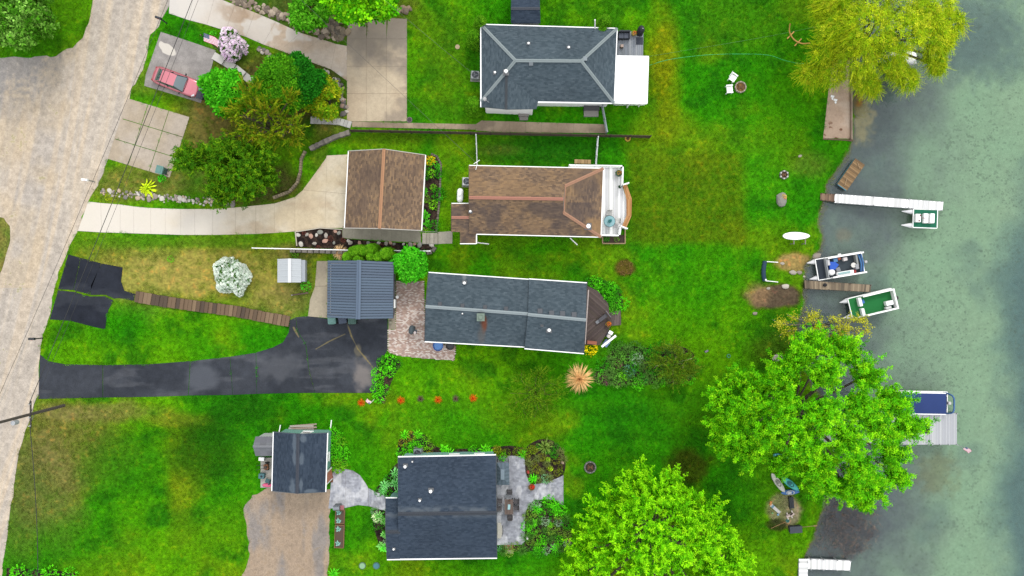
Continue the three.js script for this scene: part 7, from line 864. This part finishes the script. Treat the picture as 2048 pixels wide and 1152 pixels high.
kayak('pale cream kayak on the grass beside the huge tree', 1554, 964, 55, 2.3, 0.6, M(222, 222, 206, 0.6), M(150, 150, 140)); kayak('turquoise kayak pointing to the lake', 1578, 966, 38, 2.1, 0.62, M(70, 200, 190, 0.5), M(40, 120, 130)); kayak('blue kayak lying under the turquoise one', 1578, 983, -4, 1.8, 0.5, M(60, 120, 190, 0.5), M(220, 226, 230)); kayak('light blue kayak mostly hidden by leaves', 1560, 913, 15, 1.6, 0.6, M(90, 200, 220, 0.5), M(60, 140, 160));
O('black_bench', 'black bench lying in the little sand pit', 'bench', 1580, 1003, 84, null, (t) => { for (let i = 0; i < 3; i++) part(t, 'slat', box(1.1, 0.05, 0.12, 0, 0.36, -0.15 + i * 0.14), M(52, 58, 66, 0.7)); part(t, 'backrest', box(1.1, 0.3, 0.05, 0, 0.4, 0.28), M(46, 52, 60, 0.7)); for (const x of [-0.45, 0.45]) part(t, 'leg', box(0.06, 0.36, 0.4, x, 0, 0), M(40, 44, 50)); });
O('beach_towel', 'white and orange towel lying on the sand pit edge', 'towel', 1549, 1016, 42, null, (t) => { part(t, 'towel', box(1.2, 0.05, 0.3, 0.1, 0.02, 0, 0, 0.02), M(240, 236, 230, 0.95)); part(t, 'stripe', box(0.2, 0.055, 0.31, -0.25, 0.02, 0), M(130, 170, 190, 0.95)); part(t, 'end', box(0.22, 0.1, 0.4, -0.62, 0.02, -0.1, 0.5, 0.04), M(232, 160, 90, 0.95)); }); O('beach_toy', 'crumpled white and pink inflatable toy on the sand', 'toy', 1579, 1029, -22, null, (t) => { part(t, 'body', new THREE.CapsuleGeometry(0.14, 0.6, 5, 12).rotateZ(Math.PI / 2).toNonIndexed().translate(0, 0.15, 0), M(240, 216, 204, 0.7)); for (const [x, z] of [[-0.3, 0.2], [0.1, 0.22], [0.3, -0.2], [-0.2, -0.18]]) part(t, 'fin', new THREE.CapsuleGeometry(0.07, 0.2, 4, 8).rotateX(Math.PI / 2).toNonIndexed().translate(x, 0.1, z), M(250, 236, 226, 0.7)); part(t, 'mane', box(0.3, 0.08, 0.14, 0.1, 0.24, -0.08, 0.3, 0.03), M(70, 56, 52, 0.9)); });
for (const [x, y, c, l] of [[1556, 1029, M(150, 200, 236), 'small light blue ball on the sand'], [1545, 1026, M(150, 200, 130), 'small green ball on the sand']]) single('toy_ball', l, 'ball', new THREE.SphereGeometry(0.11, 14, 10), c, G(x, y, 0.1));
O('landing_net', 'teal ringed net with a tan pole by the sand pit', 'net', 1558, 1049, -24, null, (t) => { part(t, 'ring', new THREE.TorusGeometry(0.15, 0.03, 6, 20).rotateX(Math.PI / 2).translate(0.9, 0.05, 0), M(50, 160, 150, 0.6)); part(t, 'pole', rod(V(0.75, 0.05, 0), V(-0.85, 0.05, 0), 0.025), M(206, 166, 110, 0.8)); part(t, 'mesh_bag', cyl(0.13, 0.1, 0.03, 0.9, 0.02, 0, 14), M(70, 120, 116, 0.9)); });
O('deck_box', 'charcoal storage box on the grass below the sand pit', 'box', 1588, 1056, -4, null, (t) => { part(t, 'body', box(1.15, 0.42, 0.62, 0, 0, 0, 0, 0.03), M(56, 62, 70, 0.8)); part(t, 'lid', box(1.2, 0.08, 0.66, 0, 0.42, 0, 0, 0.03), M(78, 86, 96, 0.8)); }); O('tan_oar', 'tan oar leaning on the charcoal box', 'oar', 1612, 1053, -6, null, (t) => { part(t, 'shaft', rod(V(-0.4, 0.06, 0), V(0.75, 0.06, 0), 0.025), M(190, 160, 110, 0.8)); part(t, 'blade', box(0.35, 0.03, 0.12, 0.9, 0.045, 0, 0, 0.01), M(180, 150, 100, 0.8)); });
for (const [x, y, l] of [[1665, 193, 'larger white flat mark on the beach sand'], [1671, 200, 'smaller white flat mark on the beach sand']]) O('sand_paper', l, 'paper', x, y, 30, 0.04, (t) => { part(t, 'sheet', box(0.34, 0.012, 0.22, 0, 0, 0, 0.3), WHITE); part(t, 'torn_sheet', box(0.2, 0.012, 0.16, 0.12, 0.0, 0.2, -0.4), WHITE); });
{ const t = thing('sea_wall', 'low concrete sea wall along the beach sand', 'sea wall', G(1703, 200)); for (let i = 0; i < 9; i++) { const a = W(1704.5, 108 + i * 19, 0.06), b = W(1704.5, 126.6 + i * 19, 0.06); part(t, 'block', local(t, bar(a.setY(-0.4), b.setY(-0.4), 0.12, 0.86)), [M(186, 162, 142, 0.95), M(172, 150, 130, 0.95)][i % 2]); } part(t, 'end_board', local(t, bar(W(1646, 278.5, 0).setY(-0.1), W(1706, 281, 0).setY(-0.1), 0.1, 0.4)), M(124, 96, 78, 0.95)); }
// ---------- docks and boats ----------
function dock(name, label, q, y, plank, mats, legMat, cat = 'dock', into) {   // q: photo corners a, b (far end), c, d
  const [a, b, c, d] = q.map(([x, z]) => W(x, z, y)), t = into ? new THREE.Group() : thing(name, label, cat, a.clone().lerp(c, 0.5).setY(0)), L = (a.distanceTo(b) + d.distanceTo(c)) / 2, n = Math.round(L / plank); if (into) { t.name = 'section'; into.add(t); }
  for (let i = 0; i < n; i++) { const f0 = i / n, f1 = (i + 0.93) / n, p = [a.clone().lerp(b, f0), a.clone().lerp(b, f1), d.clone().lerp(c, f1), d.clone().lerp(c, f0)]; part(t, 'plank', local(t, extrude(p.map((v) => [v.x, v.z]), 0.045, y - 0.045 + 0.006 * hash(i, 3))), mats[Math.floor(hash(i, 9, 4) * mats.length)]); }
  for (const [p, r] of [[a, b], [d, c]]) part(t, 'stringer', local(t, bar(p.clone().lerp(r, 0.003).setY(y - 0.12), r.clone().lerp(p, 0.003).setY(y - 0.12), 0.06, 0.14)), legMat);
  for (const f of [0.06, 0.36, 0.68, 0.985]) for (const [p, r] of [[a, b], [d, c]]) { const v = p.clone().lerp(r, f), g = terrain(v.x, v.z); part(t, 'post', local(t, cyl(0.045, 0.045, y - g + 0.3, v.x, g - 0.15, v.z, 10)), legMat); } return t;
}
const alu = M(206, 208, 212, 0.45, 0.3), wPl = [WHITE, M(246, 246, 246, 0.6), M(240, 240, 238, 0.6)], oldW = [M(158, 140, 116, 0.95), M(136, 120, 100, 0.95), M(176, 158, 132, 0.95), M(116, 104, 88, 0.95)], greyPl = [M(206, 208, 212, 0.6), M(196, 198, 204, 0.6), M(216, 218, 220, 0.6)];
dock('white_dock', 'long white dock with the pedal boat at its end', [[1670, 388], [1887, 404], [1885, 421], [1669, 405]], 0.12, 0.16, wPl, alu); dock('wooden_landing', 'brown plank landing at the shore end of white dock', [[1641, 387], [1670, 388.5], [1669, 403], [1641, 400]], 0.08, 0.14, [M(140, 112, 92, 0.95), M(120, 96, 80, 0.95), M(158, 130, 106, 0.95)], M(110, 90, 76), 'landing');
dock('old_wooden_dock', 'weathered brown plank dock between the two pontoon boats', [[1609, 561], [1743, 570], [1741, 584], [1610, 577]], 0.08, 0.16, oldW, M(110, 100, 88, 0.9)); single('dock_bag', 'black bag left on the old wooden dock', 'bag', new THREE.SphereGeometry(0.2, 14, 10).scale(1, 0.55, 0.9), M(30, 32, 36, 0.9), W(1650, 570, 0.19));
dock('lower_dock', 'white plank dock at the bottom edge reaching into the reeds', [[1616, 1118], [1702, 1122], [1700, 1141], [1616, 1138]], 0.1, 0.15, wPl, alu); dock('lower_dock_walk', 'white plank walkway turning down from the bottom dock', [[1615.4, 1118], [1615.4, 1215], [1598, 1215], [1598, 1118]], 0.1, 0.15, wPl, alu, 'walkway');
{ const gd = thing('grey_dock', 'grey plank dock with a square opening beside the blue boat', 'dock'); for (const q of [[[1860, 827], [1914, 827], [1914, 889], [1860, 889]], [[1780, 827], [1859.4, 827], [1859.4, 847], [1780, 847]], [[1640, 868], [1859.4, 868], [1859.4, 889], [1640, 889]]]) dock('', '', q, 0.12, 0.15, greyPl, alu, 'dock', gd); }
O('dock_flag', 'small striped flag at the corner of the grey dock', 'flag', 1915, 890, 30, 0.12, (t) => { part(t, 'pole', rod(V(0, -0.2, 0), V(0.2, 0.9, 0), 0.02), M(210, 210, 212)); flagOn(t, 0.7, 0.4, 0.2, 0.75, 0, 0, -0.9); });
O('swim_raft', 'brown plank swim raft drawn up at the shore', 'raft', 1699, 350, -55, WATER + 0.06, (t) => { const w = [M(150, 120, 82, 0.95), M(130, 104, 72, 0.95), M(168, 136, 96, 0.95)]; for (let i = 0; i < 17; i++) part(t, 'plank', box(0.165, 0.04, 1.12, -1.44 + i * 0.18, 0.3, 0), w[i % 3]); for (const z of [-0.42, 0.42]) part(t, 'float', new THREE.CylinderGeometry(0.17, 0.17, 2.9, 12).rotateZ(Math.PI / 2).toNonIndexed().translate(0, 0.1, z), M(80, 130, 140, 0.6)); part(t, 'frame', box(3.05, 0.08, 1.1, 0, 0.21, 0), M(86, 70, 54)); part(t, 'ladder', merge([rod(V(-1.3, 0.4, 0.1), V(-0.5, 0.4, -0.18), 0.03), rod(V(0.9, 0.4, 0.3), V(1.3, 0.4, -0.2), 0.03)]), M(190, 160, 120, 0.6)); part(t, 'blue_trim', box(0.06, 0.1, 1.0, -1.55, 0.25, 0), M(84, 150, 170, 0.6)); });
function pontoon(label, px, py, deg, L, wd, deckC, fn, o = {}) { return O(o.name || 'pontoon_boat', label, 'boat', px, py, deg, 0.2, (t) => { t.position.y = WATER; const k = o.front ?? 0.7;
  for (const s of [-1, 1]) { const p = part(t, 'pontoon', merge([new THREE.CylinderGeometry(0.26, 0.26, L, 18).rotateZ(Math.PI / 2).toNonIndexed().translate(-0.05, 0.1, s * (wd / 2 - 0.2)), new THREE.CylinderGeometry(0.03, 0.26, k, 18).rotateZ(Math.PI / 2).toNonIndexed().translate(-L / 2 - k / 2 - 0.05, 0.13, s * (wd / 2 - 0.2)), new THREE.SphereGeometry(0.26, 16, 8).toNonIndexed().translate(L / 2 - 0.03, 0.1, s * (wd / 2 - 0.2))]), M(250, 250, 252, 0.4)); }
  part(t, 'deck', box(L, 0.08, wd, 0, 0.36, 0), deckC); part(t, 'edge_trim', merge([box(L + 0.04, 0.1, 0.07, 0, 0.355, wd / 2 + 0.02), box(L + 0.04, 0.1, 0.07, 0, 0.355, -wd / 2 - 0.02), box(0.07, 0.1, wd, -L / 2 - 0.02, 0.355, 0), box(0.07, 0.1, wd, L / 2 + 0.02, 0.355, 0)]), WHITE); fn(t); }); }
function fencePanel(t, x0, x1, z, h = 0.6) { part(t, 'side_panel', merge([box(x1 - x0, 0.06, 0.14, (x0 + x1) / 2, 0.44 + h, z), box(x1 - x0, h - 0.05, 0.04, (x0 + x1) / 2, 0.47, z)]), WHITE); }
pontoon('green decked pontoon boat below the old wooden dock', 1745, 607, -13.5, 4.3, 1.95, M(20, 128, 58, 0.95), (t) => { fencePanel(t, -1.0, 2.1, -0.93); fencePanel(t, -1.0, 2.1, 0.93); part(t, 'stern_panel', box(0.16, 0.6, 1.86, 2.06, 0.44, 0, 0, 0.03), WHITE); part(t, 'bow_seat', box(0.32, 0.45, 0.85, -1.25, 0.44, -0.45, 0, 0.06), WHITE); part(t, 'bow_seat', box(0.3, 0.45, 0.7, -1.2, 0.44, 0.55, 0, 0.06), WHITE); part(t, 'cushion', box(0.34, 0.18, 0.4, -0.9, 0.44, -0.4, 0.2, 0.06), M(70, 130, 210, 0.8)); part(t, 'console', box(0.7, 0.5, 0.42, 1.45, 0.44, 0.3, 0, 0.05), WHITE); part(t, 'helm_seat', box(0.6, 0.4, 0.3, 1.3, 0.44, 0.74, 0, 0.1), M(236, 236, 234)); part(t, 'motor', box(0.26, 0.6, 0.34, 2.35, 0.2, 0, 0, 0.08), M(50, 46, 48, 0.6)); part(t, 'carpet_patch', box(0.55, 0.01, 0.4, 1.75, 0.441, 0.68), M(20, 80, 64, 0.95)); });
pontoon('cluttered pontoon boat with blue covers above the old dock', 1681, 532, -9.5, 4.5, 2.0, M(60, 72, 80, 0.9), (t) => { fencePanel(t, -1.3, 2.2, -0.96, 0.55); fencePanel(t, -1.1, 2.2, 0.96, 0.55); part(t, 'bow_gate', box(0.06, 0.5, 1.9, -1.45, 0.44, 0, 0, 0.02), M(206, 210, 214, 0.5)); part(t, 'bow_mat', box(0.6, 0.012, 1.85, -1.85, 0.44, 0), M(44, 54, 66, 0.95)); part(t, 'bow_seat', box(0.26, 0.4, 0.6, -1.2, 0.44, -0.55, 0, 0.06), M(226, 226, 226)); part(t, 'blue_cover', extrude([[-1.1, -0.6], [-0.5, -0.5], [-0.2, -0.15], [-0.6, 0.25], [-1.15, 0.2]], 0.3, 0.44, 0.06), M(40, 100, 214, 0.8)); part(t, 'white_cover', new THREE.SphereGeometry(0.34, 16, 10).scale(1, 0.8, 0.9).toNonIndexed().translate(-1.0, 0.6, 0.45), WHITE); part(t, 'bench_seat', box(1.6, 0.42, 0.36, 0.25, 0.44, 0.72, 0, 0.05), WHITE); part(t, 'bench_cushion', box(1.2, 0.06, 0.2, 0.1, 0.86, 0.7, 0, 0.03), M(170, 206, 206, 0.8)); part(t, 'table', cyl(0.24, 0.24, 0.04, 1.05, 0.95, 0.1, 24), M(244, 240, 232, 0.5)); part(t, 'table_leg', cyl(0.05, 0.05, 0.5, 1.05, 0.45, 0.1, 10), M(190, 190, 190)); part(t, 'cooler', box(0.4, 0.4, 0.36, 0.45, 0.44, -0.6, 0.1, 0.05), M(240, 232, 230)); part(t, 'crate', box(0.4, 0.3, 0.34, -0.45, 0.44, -0.65, -0.1, 0.03), M(96, 150, 196, 0.7)); part(t, 'life_vest', box(0.3, 0.16, 0.26, 0.0, 0.44, -0.72, 0.4, 0.06), M(210, 110, 80, 0.85)); part(t, 'grey_seat', box(0.4, 0.34, 0.42, -0.35, 0.44, 0.3, 0.2, 0.05), M(140, 144, 150, 0.7)); part(t, 'console', box(0.34, 0.6, 0.5, 1.35, 0.44, 0.3, 0.1, 0.06), M(170, 172, 176, 0.6)); part(t, 'red_tank', box(0.22, 0.25, 0.3, 1.25, 0.44, 0.74, 0, 0.04), M(220, 70, 70, 0.6)); part(t, 'stern_seat', box(0.2, 0.5, 1.2, 1.5, 0.44, -0.3, 0, 0.06), M(160, 164, 160, 0.7)); for (let i = 0; i < 3; i++) part(t, 'canopy_roll', tube([V(1.75 + i * 0.14, 0.75, -0.85), V(1.85 + i * 0.1, 0.85, 0), V(1.75 + i * 0.12, 0.75, 0.85)], 0.07, 8, 14), [M(70, 130, 190, 0.8), M(40, 70, 110, 0.8)][i % 2]); part(t, 'motor', box(0.3, 0.5, 0.26, 2.42, 0.25, 0, 0, 0.08), M(206, 206, 208, 0.5)); part(t, 'fender', new THREE.CapsuleGeometry(0.1, 0.14, 4, 10).rotateZ(Math.PI / 2).toNonIndexed().translate(0.1, 0.5, -1.1), WHITE); });
pontoon('small green pedal pontoon beside the end of white dock', 1852, 437, 2, 2.3, 1.75, M(14, 116, 84, 0.95), (t) => { part(t, 'pedal_box', box(0.5, 0.34, 0.8, -0.85, 0.44, 0, 0, 0.06), WHITE); part(t, 'pedal', merge([box(0.1, 0.06, 0.16, -0.7, 0.79, -0.25), box(0.1, 0.06, 0.16, -0.8, 0.79, 0.25), rod(V(-0.6, 0.8, 0), V(-0.2, 0.9, 0), 0.03)]), M(150, 96, 96, 0.6)); part(t, 'seat', box(0.46, 0.36, 0.95, -0.12, 0.44, 0, 0, 0.08), WHITE); part(t, 'seat_back', box(0.42, 0.5, 0.95, 0.42, 0.44, 0, 0, 0.08), WHITE); }, { name: 'pedal_boat', front: 0.95 });
pontoon('pontoon boat under a taut blue cover beside grey dock', 1842, 805, 1, 5.2, 2.05, M(70, 80, 96, 0.9), (t) => { const g = new THREE.PlaneGeometry(4.5, 1.95, 22, 10).rotateX(-Math.PI / 2), p = g.attributes.position; for (let i = 0; i < p.count; i++) { const x = p.getX(i), z = p.getZ(i); p.setY(i, 1.12 + 0.12 * (1 - (z / 1) ** 2) + 0.03 * Math.cos(x * 4) * (1 - Math.abs(z))); } g.computeVertexNormals(); part(t, 'cover', g.toNonIndexed().translate(-0.2, 0, 0), M(16, 56, 126, 0.8)); fencePanel(t, -2.4, 2.05, -0.99, 0.62); fencePanel(t, -2.4, 2.05, 0.99, 0.62); part(t, 'tower_arch', tube([V(2.3, 0.6, -1.0), V(2.55, 1.4, -0.75), V(2.62, 1.45, 0), V(2.55, 1.4, 0.75), V(2.3, 0.6, 1.0)], 0.08, 8, 24), M(70, 120, 180, 0.6)); part(t, 'motor', box(0.3, 0.5, 0.3, 2.66, 0.3, 0, 0, 0.08), M(230, 230, 232, 0.5)); for (const z of [-0.7, 0.75]) part(t, 'cleat_ball', new THREE.SphereGeometry(0.12, 12, 8).toNonIndexed().translate(2.3, 0.6, z), WHITE); });
O('covered_boat', 'white covered boat moored under the willow', 'boat', 1798, 118, -6, WATER, (t) => { const s = [[-1.5, 0], [-0.9, -0.7], [1.3, -0.75], [1.4, 0.75], [-0.9, 0.7]]; part(t, 'hull', extrude(s, 0.6, -0.1, 0.06), M(220, 222, 224, 0.4)); const g = new THREE.SphereGeometry(1, 20, 10, 0, 6.283, 0, 1.57).scale(1.45, 0.45, 0.76).toNonIndexed().translate(0, 0.48, 0); part(t, 'cover', g, WHITE); part(t, 'motor', box(0.3, 0.5, 0.3, 1.55, 0.2, 0.2, 0, 0.08), M(60, 60, 64, 0.6)); });
dock('timber_platform', 'orange brown plank platform below the covered boat', [[1778, 138], [1818, 134], [1820, 156], [1779, 156]], 0.1, 0.15, [M(196, 150, 90, 0.9), M(176, 132, 78, 0.9)], M(120, 96, 70, 0.9), 'platform');
O('beach_chair', 'turquoise folding chair glimpsed under the willow', 'chair', 1689, 95, 70, null, (t) => { part(t, 'seat', box(0.6, 0.05, 0.55, 0, 0.36, 0, 0, 0.02), M(60, 170, 210, 0.8)); part(t, 'backrest', box(0.06, 0.55, 0.55, -0.32, 0.4, 0, 0, 0.02), M(60, 170, 210, 0.8)); for (const x of [-0.25, 0.25]) for (const z of [-0.24, 0.24]) part(t, 'leg', box(0.04, 0.36, 0.04, x, 0, z), M(150, 90, 80)); });
// ---------- grass blades over the lawns ----------
{
  const blade = []; const r = rng(3); for (let i = 0; i < 6; i++) { const a = r() * 6.28, l = 0.035 + 0.05 * r(), b = V((r() - 0.5) * 0.1, 0, (r() - 0.5) * 0.1); blade.push([b, b.clone().add(V(Math.cos(a) * l, 0.05 + 0.04 * r(), Math.sin(a) * l)), V(-Math.sin(a), 0, Math.cos(a)).multiplyScalar(0.012)]); }
  const g = leaves(blade, (i) => 0.8 + 0.08 * i), N = 150000, m = new THREE.InstancedMesh(g, new THREE.MeshPhysicalMaterial({ color: 0xffffff, roughness: 0.95, specularIntensity: 0.1, side: THREE.DoubleSide, vertexColors: true }), N); let n = 0;
  const cell = new Set(); for (const p of COVER) { const b = bounds([p]); for (let i = Math.floor(b[0] * 4); i <= b[2] * 4; i++) for (let j = Math.floor(b[1] * 4); j <= b[3] * 4; j++) if (inside(p, i / 4 + 0.125, j / 4 + 0.125)) cell.add(i * 10007 + j); }
  for (let k = 0; k < N * 2.2 && n < N; k++) { const x = -51 + r() * 84, z = -29 + r() * 58; if (cell.has(Math.floor(x * 4) * 10007 + Math.floor(z * 4))) continue; if (x > 22 && shoreDist(x, z) > -0.2) continue; const c = lawn(x, z); if (c[0] > c[1]) continue; tmpO.position.set(x, terrain(x, z) - 0.005, z); tmpO.rotation.set(0, r() * 6.28, 0); tmpO.scale.setScalar(0.8 + 0.7 * r()); tmpO.updateMatrix(); m.setMatrixAt(n, tmpO.matrix); tmpC.copy(base(c[0] * 1.06, c[1] * 1.06, c[2])).multiplyScalar(1.3 * (0.75 + 0.5 * r())); m.setColorAt(n++, tmpC); }
  m.count = n; m.name = 'lawn_grass'; m.userData.kind = 'stuff'; shade(m); scene.add(m); tag(m, 'short green grass covering the lawns', 'grass');
}
renderer.render(scene, camera);
